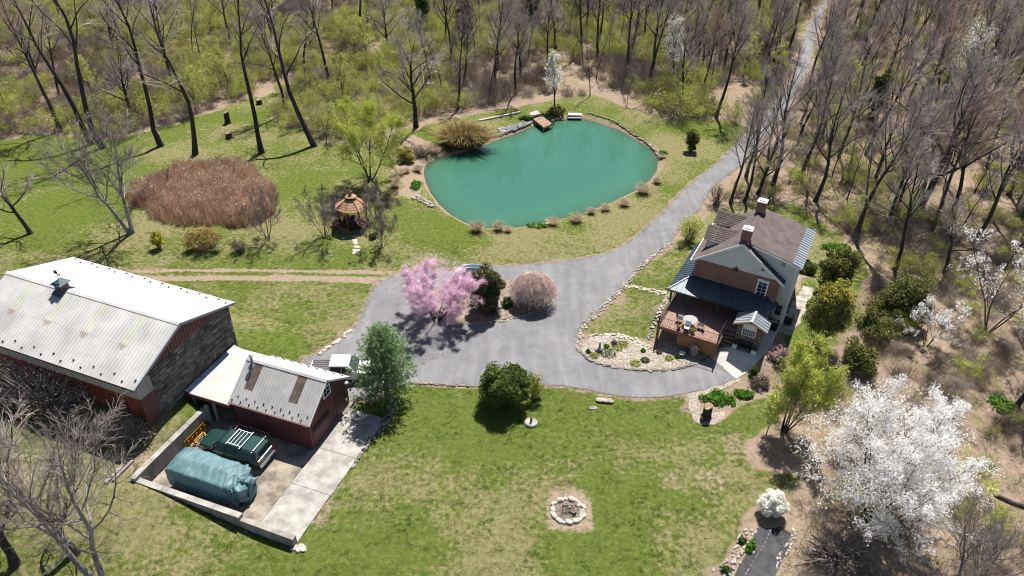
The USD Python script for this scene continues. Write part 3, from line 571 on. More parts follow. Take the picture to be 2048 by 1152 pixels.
# roof of ribbed sheets
def slope_sheets(parent, u0, u1, vE, zE, vR, zR, W, pitch, h, pick, over):
    d = np.array([0, vR - vE, zR - zE]); L = np.linalg.norm(d); up = d / L
    e = np.array([0, vE, zE]) - up * over; L += over; n = int(round((u1 - u0) / W)); w = (u1 - u0) / n
    ax = X if vR > vE else -X
    for i in range(n):
        a = u0 + i * w; o = e + X * (a if vR > vE else a + w); segs = pick(i, n)
        for (t0, t1, mat) in segs:
            obj('roof_sheet', rib_sheet(o + up * L * t0 + Z * .002 * (i % 2), ax, up, w - .004, L * (t1 - t0) - .01, pitch, h), mat, parent)
    return e, up, L
NS = 19
SKY = (3, 7, 11, 15)
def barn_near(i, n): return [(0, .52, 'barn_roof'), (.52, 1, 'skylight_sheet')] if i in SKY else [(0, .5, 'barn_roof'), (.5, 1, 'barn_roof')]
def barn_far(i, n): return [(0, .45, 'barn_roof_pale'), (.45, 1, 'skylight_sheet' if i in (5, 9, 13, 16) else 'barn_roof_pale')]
e1, up1, L1 = slope_sheets(barn, -BL - .35, .35, -BW - .02, bhf, -bvr, bhr, .93, .31, .032, barn_near, .45)
e2, up2, L2 = slope_sheets(barn, -BL - .35, .35, .0, bhb, -bvr, bhr, .93, .31, .032, barn_far, .5)
obj('ridge_cap', MB().slab([(-BL - .37, -bvr - .2, bhr - .03), (.37, -bvr - .2, bhr - .03), (.37, -bvr, bhr + .06), (-BL - .37, -bvr, bhr + .06)], .02).slab([(-BL - .37, -bvr, bhr + .06), (.37, -bvr, bhr + .06), (.37, -bvr + .2, bhr - .03), (-BL - .37, -bvr + .2, bhr - .03)], .02), 'barn_roof', barn)
for (e, up, L) in ((e1, up1, L1), (e2, up2, L2)):
    for u in (.36, -BL - .36):
        obj('rake_trim', MB().beam(X * u + e - Z * .08, X * u + e + up * L - Z * .08, .04, .2), 'metal_grey', barn)
    obj('eave_trim', MB().beam((-BL - .35, e[1] + .02, e[2] - .09), (.35, e[1] + .02, e[2] - .09), .05, .16), 'maroon', barn)
for (e, up, L, t) in ((e1, up1, L1, -1), (e2, up2, L2, 1)):      # snow guards in two staggered rows by the eave
    for i in range(18):
        p = e + up * (.35 + .35 * (i % 2)) + X * (-BL + .4 + i * .98); obj('snow_guard', MB().box(p[0] - .06, p[0] + .06, p[1] - .05, p[1] + .05, p[2] + .01, p[2] + .12, .02), 'screw_dark', barn)
for i in SKY:                                                     # rust runs below each skylight on the near slope
    w = (BL + .7) / NS
    for q in range(4):
        a = -BL - .35 + i * w + .12 + q * .2; l = rng.uniform(.25, .6); o = e1 + up1 * (L1 * .515 - l) + X * a
        nrm = unit(np.cross(X, up1)); o = o + nrm * .04
        obj('rust_streak', MB().slab([o + X * .035, o + X * .055, o + X * .085 + up1 * l, o + X * .0 + up1 * l], .006), 'rust', barn)
# cupola with weathervane
cu = -11.35; cz = bhr
cup = obj('cupola', MB().box(cu - .36, cu + .36, -bvr - .36, -bvr + .36, cz - .35, cz + .62), 'maroon', barn)
obj('flared_base', MB().slab([(cu - .5, -bvr - .75, cz - .24), (cu + .5, -bvr - .75, cz - .24), (cu + .4, -bvr - .37, cz + .06), (cu - .4, -bvr - .37, cz + .06)], .04).slab([(cu + .5, -bvr + .75, cz - .24), (cu - .5, -bvr + .75, cz - .24), (cu - .4, -bvr + .37, cz + .06), (cu + .4, -bvr + .37, cz + .06)], .04), 'copper_blue', cup)
rf = MB(); c4 = [(-.55, -.55), (.55, -.55), (.55, .55), (-.55, .55)]
for i in range(4):
    a, b = c4[i], c4[(i + 1) % 4]; rf.slab([(cu + a[0], -bvr + a[1], cz + .6), (cu + b[0], -bvr + b[1], cz + .6), (cu, -bvr, cz + .98)], .03)
obj('cupola_roof', rf, 'copper_blue', cup)
for s in (-1, 1): obj('louvre', MB().box(cu - .22, cu + .22, -bvr + s * .37 - .02, -bvr + s * .37 + .02, cz + .12, cz + .5), 'dark_iron', cup)
wv_ = MB().tube([(cu, -bvr, cz + .95), (cu, -bvr, cz + 1.75)], .022, 5).tube([(cu - .4, -bvr, cz + 1.4), (cu + .4, -bvr, cz + 1.4)], .018, 5).tube([(cu, -bvr - .25, cz + 1.25), (cu, -bvr + .25, cz + 1.25)], .015, 5)
wv_.slab([(cu + .4, -bvr - .01, cz + 1.4), (cu + .2, -bvr - .01, cz + 1.52), (cu + .2, -bvr - .01, cz + 1.28)], .02).slab([(cu - .3, -bvr - .01, cz + 1.42), (cu + .12, -bvr - .01, cz + 1.46), (cu + .05, -bvr - .01, cz + 1.75), (cu - .25, -bvr - .01, cz + 1.7)], .02)
obj('weathervane', wv_, 'dark_iron', cup)

# ------------------------------------------------------------------ garage workshop with its yard
gar = thing('maroon_workshop', 'small maroon metal workshop with ribbed grey roof and two brown roof panels', 'workshop', (*GF.o[:2], 0), GF.deg)
GLx, GW, ghe, ghr, gvr = 6.86, 5.46, 2.92, 4.83, 2.72
obj('front_wall', MB().box(-GLx, -.12, 0, .12, 0, ghe - .05), 'maroon', gar)
obj('back_wall', MB().box(-GLx, -.12, GW - .12, GW, 0, ghe - .05), 'maroon', gar)
obj('gable_wall', MB().wall([(0, 0), (GW, 0), (GW, ghe), (gvr, ghr - .08), (0, ghe)], (0, 0, 0), Y, X, .1), 'maroon', gar)
obj('far_gable_wall', MB().wall([(0, 0), (GW, 0), (GW, ghe), (gvr, ghr - .08), (0, ghe)], (-GLx + .12, 0, 0), Y, X, .12), 'maroon', gar)
for i in range(22): obj('siding_rib', MB().beam((-.16 - i * .3, -.012, .05), (-.16 - i * .3, -.012, ghe - .12), .05, .03, (0, 1, 0)), 'maroon', gar)
for i in range(17):
    v = .25 + i * .3; obj('siding_rib', MB().beam((.012, v, .05), (.012, v, min(ghe + (ghr - ghe) * v / gvr, ghe + (ghr - ghe) * (GW - v) / (GW - gvr)) - .15), .05, .03, (1, 0, 0)), 'maroon', gar)
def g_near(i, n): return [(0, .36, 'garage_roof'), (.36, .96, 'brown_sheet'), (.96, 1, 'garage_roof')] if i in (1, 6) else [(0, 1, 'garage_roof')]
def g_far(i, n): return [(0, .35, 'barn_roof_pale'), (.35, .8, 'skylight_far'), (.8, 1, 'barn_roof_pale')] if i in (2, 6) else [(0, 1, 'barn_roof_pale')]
mk('skylight_far', (0.50, 0.58, 0.66), None, rough=0.35)
e1, up1, L1 = slope_sheets(gar, -GLx - .1, .2, 0, ghe, gvr, ghr, .8, .27, .03, g_near, .28)
e2, up2, L2 = slope_sheets(gar, -GLx - .1, .2, GW, ghe, gvr, ghr, .8, .27, .03, g_far, .3)
obj('ridge_cap', MB().slab([(-GLx - .12, gvr - .17, ghr - .05), (.22, gvr - .17, ghr - .05), (.22, gvr, ghr + .06), (-GLx - .12, gvr, ghr + .06)], .02).slab([(-GLx - .12, gvr, ghr + .06), (.22, gvr, ghr + .06), (.22, gvr + .17, ghr - .05), (-GLx - .12, gvr + .17, ghr - .05)], .02), 'barn_roof', gar)
for (e, up, L) in ((e1, up1, L1), (e2, up2, L2)):
    for u in (.21, -GLx - .11): obj('rake_trim', MB().beam(X * u + e - Z * .07, X * u + e + up * L - Z * .07, .035, .16), 'white_paint', gar)
obj('gutter', MB().beam((-GLx - .1, e1[1] - .05, e1[2] - .06), (.2, e1[1] - .05, e1[2] - .06), .1, .1), 'maroon', gar)
for (e, up) in ((e1, up1), (e2, up2)):
    for i in range(18):
        p = e + up * (.22 + .36 * (i % 2)) + X * (-GLx + .15 + i * .385)
        obj('snow_guard', MB().box(p[0] - .05, p[0] + .05, p[1] - .04, p[1] + .04, p[2] + .01, p[2] + .11, .015), 'screw_dark', gar)
window_part(gar, (0.012, 2.28, 3.32), Y, X, .8, .78, 2, 2, trim=.09)
obj('door_track', MB().box(.03, .11, .35, 2.5, 1.72, 1.86).box(.03, .11, .35, 2.5, 1.5, 1.54), 'dark_iron', gar)
obj('sliding_door', MB().box(.012, .055, .3, 2.3, .08, 1.70), 'maroon', gar)
obj('side_door', MB().box(.012, .06, 3.6, 4.6, .05, 2.1), 'maroon', gar)
lamp_ = obj('wall_lamp', MB().tube([(.02, 5.0, 2.75), (.25, 5.0, 2.8)], .03, 6).lathe([(0.02, 2.86), (.16, 2.76), (.17, 2.68), (0.02, 2.70)], 12, (.28, 5.0, 0)), 'white_paint', gar)
stp = MB().tube([(-6.3, 2.45, 4.35), (-6.3, 2.45, 5.35)], .09, 10).lathe([(.02, 5.62), (.19, 5.5), (.19, 5.44), (.02, 5.46)], 12, (-6.3, 2.45, 0)).lathe([(.3, 4.52), (.1, 4.75)], 12, (-6.3, 2.4, 0)).tube([(-6.3, 2.45, 5.3), (-6.3, 2.45, 5.5)], .06, 8)
obj('stove_pipe', stp, 'metal_grey', gar)
# carport roof between workshop and barn
cp = thing('carport_roof', 'flat pale roof joining the maroon workshop to the stone barn', 'carport', (*GF.o[:2], 0), GF.deg)
obj('roof_panel', MB().slab([(-10.62, -.22, 2.38), (-GLx - .15, -.22, 2.38), (-GLx - .15, 5.75, 2.5), (-10.40, 5.75, 2.5)], .06), 'membrane', cp)
obj('side_flashing', MB().slab([(-11.12, -.22, 2.60), (-10.62, -.22, 2.40), (-10.40, 5.75, 2.52), (-10.95, 5.75, 2.72)], .03), 'flashing', cp)
obj('fascia', MB().box(-11.1, -GLx - .02, -.29, -.22, 2.16, 2.44), 'maroon', cp)
for u in (-10.6, -8.7): obj('post', MB().box(u - .07, u + .07, -.12, .02, 0, 2.3), 'grey_boards', cp)
for v in (1.2, 3.0, 4.8): obj('rafter', MB().box(-10.5, -GLx - .1, v - .05, v + .05, 2.12, 2.3), 'grey_boards', cp)
# yard slabs
yard = thing('concrete_yard', 'stained concrete yard in separate slabs round the maroon workshop', 'concrete yard', (*GF.o[:2], 0), GF.deg)
for (u0, u1, v0, v1, m) in ((-9.2, .28, -7.55, -.02, 'concrete_dark'), (.30, 3.55, -7.55, -3.4, 'concrete'), (.30, 3.6, -3.38, .3, 'concrete'), (.30, 3.65, .32, 4.9, 'concrete'), (-11.0, .28, 0, 5.8, 'concrete_dark')):
    obj('slab', MB().box(u0, u1, v0, v1, -.25, .02 + .004 * (m == 'concrete'), .012), m, yard)
rw = thing('retaining_wall', 'low weathered concrete retaining wall round two sides of the yard', 'retaining wall', (*GF.o[:2], 0), GF.deg)
obj('wall', MB().box(-9.62, -9.22, -7.98, -.35, -.3, 1.42, .02), 'concrete_wall', rw)
obj('wall', MB().box(-9.20, -.55, -7.98, -7.58, -.4, 1.16, .02), 'concrete_wall', rw)
obj('wall', MB().slab([(-.53, -7.98, .92), (3.62, -7.98, .82), (3.62, -7.6, .82), (-.53, -7.6, .92)], 1.25), 'concrete_wall', rw)
obj('wall', MB().box(-9.2, -8.98, -.55, -.35, -.1, 1.9, .01), 'concrete_wall', rw)
for i in range(4): obj('wall_cap', MB().box(-9.64, -9.2, -7.99 + i * 1.9, -6.11 + i * 1.9, 1.424, 1.47, .01), 'concrete', rw)
for i in range(4): obj('wall_cap', MB().box(-9.18 + i * 2.16, -7.04 + i * 2.16, -8.0, -7.56, 1.164, 1.21, .01), 'concrete', rw)
# ------------------------------------------------------------------ house
W, HE, HR, HL, HS, UA, HA, UM, HM = 7.74, 6.43, 9.17, 7.6, .58, 8.8, 8.1, 8.27, 8.27
G0 = 1.4; KS = (HR - HE) / (W / 2); RZ = lambda u: HR - KS * abs(u - W / 2)          # steep roof
RA = lambda u: HR - (HR - HA) * (u - W / 2) / (UA - W / 2)                            # shallow roof of the wing
house = thing('brick_house', 'brick and white house with brown shingle roof, two chimneys and dormers', 'house', (*HF.o[:2], 0), HF.deg)
obj('brick_wall', MB().box(0, W, 0, .3, .6, HE), 'brick', house)
obj('side_wall', MB().box(0, .3, .3, HL, .6, HE), 'brick', house)
obj('rear_wall', MB().wall([(0, .6), (UA, .6), (UA, HA - .1), (W / 2, HR - .15), (0, HE)], (0, HL, 0), X, -Y, .3), 'siding', house)
obj('gable', MB().wall([(-.02, HE - .06), (W + .02, HE - .06), (W / 2, HR - .12)], (0, -.07, 0), X, -Y, .2), 'siding', house)
ew = obj('east_wing_wall', MB().wall([(W / 2 + .6, .6), (UA, .6), (UA, HA - .12), (W / 2 + .6, RA(W / 2 + .6) - .12)], (0, HS, 0), X, -Y, .3), 'siding', house, label='white siding wall of the wider wing')
obj('wing_side_wall', MB().box(UA - .3, UA, HS + .3, HL, .6, HA - .12), 'siding', house)
obj('corner_board', MB().box(UA - .1, UA + .03, HS - .03, HS + .1, .8, HA - .1), 'white_paint', house)
obj('downspout', MB().tube([(UA + .08, HS + .15, HA - .1), (UA + .08, HS + .15, 1.3)], .05, 6), 'white_paint', house)
def course_slab(pts, th, mat, name='roof', parent=None, rows=0):
    return obj(name, MB().slab(pts, th), mat, parent or house)
# main roof: left slope, right strip over the brick gable, wide shallow slope over the wing
a0, b0 = -.25, HL + .2
def slope_courses(name, P00, P10, P11, P01, n, mat):
    """a slope in overlapping shingle courses: P00-P10 the eave, P01-P11 the ridge"""
    P00, P10, P11, P01 = (np.asarray(p, float) for p in (P00, P10, P11, P01)); nrm = unit(np.cross(P10 - P00, P01 - P00))
    first = None; mb = MB()
    for i in range(n):
        t0, t1 = i / n, (i + 1.08) / n if i < n - 1 else 1.0
        q = [P00 + (P01 - P00) * t0 + nrm * .035, P10 + (P11 - P10) * t0 + nrm * .035, P10 + (P11 - P10) * t1 + nrm * .006, P00 + (P01 - P00) * t1 + nrm * .006]
        mb.slab(q, .03)
    return mb
lf = obj('roof', slope_courses('l', (-.38, b0, RZ(-.38)), (-.38, a0, RZ(-.38)), (W / 2, a0, HR), (W / 2, b0, HR), 16, 'shingle_brown'), 'shingle_brown', house)
obj('roof', slope_courses('r', (W + .38, a0, RZ(W + .38)), (W + .38, HS + .1, RZ(W + .38)), (W / 2, HS + .1, HR), (W / 2, a0, HR), 16, 'shingle_brown'), 'shingle_brown', house, label='narrow strip of steep roof beside the gable')
obj('roof', slope_courses('w', (UM, HS - .28, RA(UM) + .03), (UM, b0, RA(UM) + .03), (W / 2, b0, HR + .03), (W / 2, HS - .28, HR + .03), 15, 'shingle_brown'), 'shingle_brown', house, label='wide low slope of the wing')
obj('metal_eave', MB().slab([(UM - .05, HS - .3, RA(UM) + .05), (UA + .42, HS - .3, RA(UA + .42) - .03), (UA + .42, b0, RA(UA + .42) - .03), (UM - .05, b0, RA(UM) + .05)], .05), 'metal_grey', house)
for i in range(18):
    v = HS - .28 + i * (b0 - HS + .26) / 17; obj('seam', MB().beam((UM - .03, v, RA(UM) + .075), (UA + .42, v, RA(UA + .42) - .005), .035, .05), 'metal_grey', house)
obj('ridge_cap', MB().beam((W / 2, a0 - .02, HR + .05), (W / 2, b0 + .02, HR + .05), .3, .06), 'shingle_brown', house)
for (p, q) in (((-.40, a0 - .03, RZ(-.40) - .06), (W / 2, a0 - .03, HR - .05)), ((W + .40, a0 - .03, RZ(W + .40) - .06), (W / 2, a0 - .03, HR - .05))):
    obj('rake_board', MB().beam(p, q, .05, .22), 'white_paint', house)
obj('rake_board', MB().beam((UA + .4, HS - .31, RA(UA + .4) - .1), (W / 2 + .8, HS - .31, RA(W / 2 + .8) - .1), .05, .16), 'white_paint', house)
for s in (-.42, W + .42): obj('gutter', MB().beam((s, a0, RZ(-.40) - .02), (s, HS + .1 if s > 0 else b0, RZ(-.40) - .02), .12, .1), 'white_paint', house)
for i in range(9):
    u = W / 2 + .5 + i * .42; obj('snow_guard', MB().box(u - .05, u + .05, HS - .12, HS - .02, RZ(u) + .02, RZ(u) + .14, .02), 'metal_grey', house)
for v in (.72, 6.85):                                              # chimneys
    ch = obj('chimney', MB().box(W / 2 - .42, W / 2 + .42, v - .42, v + .42, HR - 1.0, HR + 1.12), 'brick', house)
    obj('cap', MB().box(W / 2 - .46, W / 2 + .46, v - .46, v + .46, HR + 1.12, HR + 1.2, .04).box(W / 2 - .3, W / 2 + .3, v - .3, v + .3, HR + 1.2, HR + 1.32, .05), 'white_paint', ch)
    obj('flashing', MB().box(W / 2 - .46, W / 2 + .46, v - .46, v + .46, HR - .5, HR - .02), 'metal_grey', ch)
for (vc, hw, zr, ze, u0) in ((2.95, 1.38, 8.60, 7.62, .12), (6.2, 1.2, 8.62, 7.75, .15)):   # gabled dormers on the left slope
    ur = W / 2 - (HR - zr) / KS; ue = W / 2 - (HR - ze) / KS; ub = .35
    dm = obj('dormer', MB().slab([(ub, vc - hw + .18, RZ(ub)), (ub, vc - hw + .18, ze), (ue + .1, vc - hw + .18, ze)][::-1], .1).slab([(ub, vc + hw - .18, RZ(ub)), (ue + .1, vc + hw - .18, ze), (ub, vc + hw - .18, ze)][::-1], .1).slab([(ub, vc - hw + .18, RZ(ub) - .05), (ub, vc - hw + .18, ze), (ub, vc, zr - .05), (ub, vc + hw - .18, ze), (ub, vc + hw - .18, RZ(ub) - .05)], .1), 'siding', house)
    for s in (-1, 1):
        pts = [(u0 - .1, vc + s * hw, ze - .02), (ue + .05, vc + s * hw, ze - .02), (ur + .08, vc, zr), (u0 - .1, vc, zr)]
        if s > 0: pts = [pts[1], pts[0], pts[3], pts[2]]
        obj('dormer_roof', slope_courses('d', *pts, 8, 'wood_shake'), 'wood_shake', dm)
    obj('dormer_window', MB().box(ub - .06, ub - .02, vc - .4, vc + .4, RZ(ub) + .35, ze + .2), 'glass_dark', dm)
window_part(house, (5.98, 0, 4.36), X, -Y, .74, 1.42, 2, 4, trim=.13, hood=.05)
window_part(house, (7.95, HS, 2.42), X, -Y, .52, 1.1, 1, 2, frame='siding', trim=.06)
obj('attic_vent', MB().slab([(7.32, HS - .02, 7.55), (7.82, HS - .02, 7.55), (7.60, HS - .02, 8.05), (7.40, HS - .02, 8.0)], .05), 'plain_grey', house)
st = MB()
for k in range(5):
    a = PI / 2 + k * 2 * PI / 5; st.beam((3.75, -.12, 6.42), (3.75 + .28 * math.cos(a), -.12, 6.42 + .28 * math.sin(a)), .09, .03, (0, 1, 0))
obj('barn_star', st, 'dark_iron', house); obj('wall_spotlight', MB().box(5.95, 6.1, -.2, -.08, 7.0, 7.14, .02), 'dark_iron', house)
# porch roof of standing-seam metal, front and left side, hipped at both ends
PZ, PO, PF, PJ, PR = 3.64, 1.62, 2.22, 4.42, 7.55
pv = 7.2
obj('porch_roof', MB().slab([(-PO, -PF, PZ), (PR, -PF, PZ), (PR - .5, 0, PJ), (-.02, 0, PJ)], .06), 'metal_roof', house)
obj('porch_roof', MB().slab([(-PO, pv, PZ), (-PO, -PF, PZ), (-.02, 0, PJ), (-.02, pv, PJ)], .06), 'metal_roof', house)
obj('porch_roof', MB().slab([(PR, -PF, PZ), (PR + .55, 0.52, PZ), (PR - .5, .52, PJ), (PR - .5, 0, PJ)], .06), 'metal_roof', house)
for i in range(21):
    u = -PO + .25 + i * .465
    if u > PR - .1: break
    t = min(1, (u + PO) / (PO)); obj('seam', MB().beam((u, -PF, PZ + .03), (u, -PF + PF * t, PZ + .03 + (PJ - PZ) * t), .03, .045), 'metal_roof', house)
for i in range(22):
    v = -PF + .25 + i * .455; t = min(1, (v + PF) / PF); obj('seam', MB().beam((-PO, v, PZ + .03), (-PO + PO * t, v, PZ + .03 + (PJ - PZ) * t), .03, .045), 'metal_roof', house)
obj('hip_cap', MB().beam((-PO, -PF, PZ + .05), (-.02, 0, PJ + .05), .12, .05), 'metal_grey', house)
obj('porch_gutter', MB().beam((-PO - .3, -PF - .06, PZ - .06), (PR, -PF - .06, PZ - .06), .12, .12), 'dark_iron', house)
for (u, v) in ((.25, -PF + .4), (3.2, -PF + .4), (-PO + .3, -PF + .4), (-PO + .3, .6), (-PO + .3, 3.6)):
    obj('porch_post', MB().box(u - .08, u + .08, v - .08, v + .08, 1.95, PZ - .05), 'green_paint', house)
obj('porch_ceiling', MB().slab([(-PO + .1, -PF + .1, PZ - .12), (PR - .2, -PF + .1, PZ - .12), (PR - .6, -.02, PZ - .1), (0, -.02, PZ - .1)], .04), 'siding', house)
for (u, w) in ((1.0, 1.0), (3.3, 1.1)): window_part(house, (u, 0, 2.5), X, -Y, w, 1.1, 2, 2)
obj('front_door', MB().box(5.0, 5.9, -.05, .0, 1.97, 3.9), 'green_paint', house)
# ------------------------------------------------------------------ deck
DZ, DU, DV = 1.95, 1.14, 5.94
deck = thing('wooden_deck', 'red brown board deck on posts in front of the brick house', 'deck', (*HF.o[:2], 0), HF.deg)
n = 0; u = -DU
while u < 5.35:
    v0 = -DV if u < 4.4 else -3.35
    obj('deck_board', MB().box(u, u + .136, v0, -.02, DZ - .03, DZ), 'deck_board', deck); u += .142
obj('front_beam', MB().box(-DU, 4.45, -DV - .05, -DV + .0, DZ - .30, DZ - .005), 'deck_frame', deck)
for u in (-DU - .05, 4.45): obj('side_beam', MB().box(u, u + .05, -DV, -.1 if u < 0 else -3.35, DZ - .30, DZ - .005), 'deck_frame', deck)
for (u, v) in ((-DU + .1, -DV + .1), (4.35, -DV + .12), (-DU + .1, -3.0)): obj('deck_post', MB().box(u - .11, u + .11, v - .11, v + .11, -.1, DZ - .03), 'deck_frame', deck)
for v in np.arange(-5.3, -.5, 1.2): obj('joist', MB().box(-DU, 4.4, v - .03, v + .03, DZ - .25, DZ - .035), 'deck_frame', deck)
obj('skirt_panel', MB().slab([(.75, -DV + .35, 0.3), (4.4, -DV + .2, 0.35), (4.4, -DV + .2, DZ - .25), (.75, -DV + .35, DZ - .25)], .05), 'skirt_wood', deck)
def railing(pts, name='railing'):
    r = None
    for (p, q) in zip(pts, pts[1:]):
        p, q = np.array(p, float), np.array(q, float); L = np.linalg.norm(q - p)
        r = obj('railing', MB().beam(p + Z * .95, q + Z * .95, .04, .035).beam(p + Z * .1, q + Z * .1, .03, .03), 'dark_iron', deck)
        for i in range(int(L / .16) + 1):
            c = p + (q - p) * (i * .16 / L); obj('baluster', MB().box(c[0] - .008, c[0] + .008, c[1] - .008, c[1] + .008, c[2] + .1, c[2] + .95), 'dark_iron', r)
        for c in (p, q): obj('rail_post', MB().box(c[0] - .05, c[0] + .05, c[1] - .05, c[1] + .05, c[2], c[2] + 1.05), 'deck_frame', r)
railing([(-DU + .06, -DV + .06, DZ), (4.38, -DV + .06, DZ)]); railing([(-DU + .06, -DV + .06, DZ), (-DU + .06, -.3, DZ)]); railing([(4.38, -DV + .06, DZ), (4.38, -3.5, DZ)])
for i in range(4): obj('step', MB().box(4.5, 5.42, -3.38 - .3 * (i + 1), -3.38 - .3 * i + .02, DZ - .22 * (i + 1) - .05, DZ - .22 * (i + 1)), 'deck_board', deck)
obj('stair_stringer', MB().beam((4.47, -3.38, DZ - .25), (4.47, -4.65, DZ - 1.15), .05, .22), 'deck_frame', deck)
# deck furniture
tb = thing('patio_table', 'oval grey patio table on the deck', 'table', HF.w(1.42, -4.55, DZ), HF.deg)
obj('table_top', MB().lathe([(0.01, .74), (.66, .735), (.68, .715), (.66, .70), (.01, .70)], 24).moved(sc=1.0), 'plain_grey', tb)
for a in range(4): obj('leg', MB().tube([(.45 * math.cos(a * PI / 2 + .7), .45 * math.sin(a * PI / 2 + .7), 0), (.4 * math.cos(a * PI / 2 + .7), .4 * math.sin(a * PI / 2 + .7), .7)], .025, 6), 'dark_iron', tb)
for i, (du, dv, r, lab) in enumerate(((.0, -.95, 180, 'white framed patio chair at the near side of the oval deck table'), (1.0, .1, 90, 'dark patio chair at the right end of the oval deck table'), (-1.0, .15, -90, 'dark patio chair at the left end of the oval deck table'))):
    c = thing('patio_chair', lab, 'chair', HF.w(1.42 + du, -4.55 + dv, DZ), HF.deg + r)
    mt = 'white_paint' if i == 0 else 'dark_iron'
    obj('seat', MB().box(-.26, .26, -.26, .26, .42, .46, .015), mt, c)
    obj('backrest', MB().slab([(-.26, -.26, .5), (.26, -.26, .5), (.26, -.36, .95), (-.26, -.36, .95)], .03), mt, c)
    for x in (-.24, .24):
        for y in (-.24, .24): obj('leg', MB().tube([(x, y, .43), (x * 1.08, y * 1.08, 0)], .015, 5), mt, c)
        obj('armrest', MB().tube([(x, .24, .43), (x, .22, .66), (x, -.28, .68)], .015, 5), mt, c)
mk('terracotta', (0.30, 0.13, 0.07), (0.38, 0.18, 0.10), 4, 0.85); mk('leaf_green', (0.05, 0.11, 0.02), (0.10, 0.18, 0.035), 3.0, 0.6, trans=0.25, rnd=.15)
mk('flower_yellow', (0.55, 0.42, 0.05), None, rough=.7)
def pot(p, r, h, mat, lab, leafmat='leaf_green', cat='planter', nl=140, square=False):
    t = thing('flower_pot', lab, cat, p, HF.deg); rg = np.random.default_rng(int(p[0] * 97) % 1000)
    if square: obj('pot', MB().box(-r, r, -r, r, 0, h, .03), mat, t)
    else: obj('pot', MB().lathe([(.02, 0), (r * .7, 0), (r, h), (r * 1.08, h), (r * 1.08, h - .05), (r * .9, h - .05), (.02, h - .06)], 14), mat, t)
    C = rg.normal(size=(nl, 3)) * [r * .6, r * .6, r * .55] + [0, 0, h + r * .5]
    obj('foliage', MB().add(*cards(C, .07, rg)), leafmat, t); return t
pot(HF.w(.71, -5.55, DZ), .17, .3, 'terracotta', 'small terracotta pot on the deck edge left of its twin', 'flower_yellow')
pot(HF.w(2.0, -5.5, DZ), .17, .3, 'terracotta', 'small terracotta pot on the deck edge right of its twin', 'flower_yellow')
# ------------------------------------------------------------------ stone entry bay
bay = thing('stone_entry_bay', 'little stone entry bay with grey metal gable roof beside the deck steps', 'porch', (*HF.o[:2], 0), HF.deg)
b0_, b1_, bf, bb = 5.5, 7.62, -3.95, -.1
obj('bay_wall', MB().box(b0_ + .04, b1_ - .04, bf + .04, bb, .2, 3.46).wall([(b0_ + .04, 3.4), (b1_ - .04, 3.4), ((b0_ + b1_) / 2, 3.98)], (0, bf + .04, 0), X, -Y, .3), 'mortar', bay)
op = Polygon([(b0_, .3), (b1_, .3), (b1_, 3.42), ((b0_ + b1_) / 2, 3.95), (b0_, 3.42)]).difference(sbox(5.93, 2.33, 7.2, 3.75))
stones_on(bay, rng, np.array([0, bf + .02, 0]), X, -Y, op, .34, .17, 'stone_tan', 150)
stones_on(bay, rng, np.array([b1_ - .03, 0, 0]), Y, X, sbox(bf, .3, bb, 3.4), .4, .18, 'stone_tan', 90)
stones_on(bay, rng, np.array([b0_ + .03, 0, 0]), Y, -X, sbox(bf, .3, -2.4, 3.4), .4, .18, 'stone_tan', 40)
wb = window_part(bay, (6.02, bf, 2.42), X, -Y, 1.1, .62, 6, 2, trim=.07)
obj('window_panel', MB().box(5.97, 7.17, bf - .05, bf + .04, 3.12, 3.7), 'white_paint', bay)
am = (b0_ + b1_) / 2 + .05
for s in (-1, 1):
    e = am + s * 1.5; q = [(e, bf - .28, 3.42), (am, bf - .28, 4.08), (am, -2.3, 4.08), (e, -2.3, 3.42)]
    if s > 0: q = q[::-1]
    obj('bay_roof', MB().slab(q, .07), 'metal_grey', bay)
    for i in range(5):
        v = bf - .25 + i * .42; obj('seam', MB().beam((e, v, 3.44), (am, v, 4.1), .03, .05), 'metal_grey', bay)
    obj('rake_board', MB().beam((e, bf - .3, 3.36), (am, bf - .3, 4.0), .04, .12), 'skirt_wood', bay)
obj('bay_ridge', MB().beam((am, bf - .3, 4.11), (am, -2.3, 4.11), .2, .05), 'metal_grey', bay)
bn_ = thing('dark_bench', 'dark wooden bench under the window of the stone entry bay', 'bench', HF.w(6.55, -4.35, gz(*HF.w(6.55, -4.35)[:2]) + .05), HF.deg)
obj('seat', MB().box(-.6, .6, -.2, .2, .40, .46, .01), 'dark_iron', bn_); obj('backrest', MB().box(-.6, .6, .2, .24, .5, .85), 'dark_iron', bn_)
for x in (-.5, .5): obj('leg', MB().box(x - .04, x + .04, -.18, .2, 0, .42), 'dark_iron', bn_)
pot(HF.w(5.72, -4.3, gz(*HF.w(5.72, -4.3)[:2]) + .04), .2, .42, 'white_paint', 'white planter left of the dark bench by the stone bay', square=True)
pot(HF.w(7.42, -4.35, gz(*HF.w(7.42, -4.35)[:2]) + .04), .2, .42, 'white_paint', 'white planter right of the dark bench by the stone bay', square=True)
pt = at(1430, 693); bp = thing('green_barrel', 'round dark green barrel at the deck corner by the apron', 'barrel', pt, 0)
obj('barrel', MB().lathe([(.02, 0), (.27, 0), (.32, .4), (.28, .8), (.3, .83), (.24, .83), (.02, .78)], 16), 'green_paint', bp); obj('hoop', MB().lathe([(.325, .36), (.335, .38), (.335, .42), (.325, .44)], 16), 'dark_iron', bp)
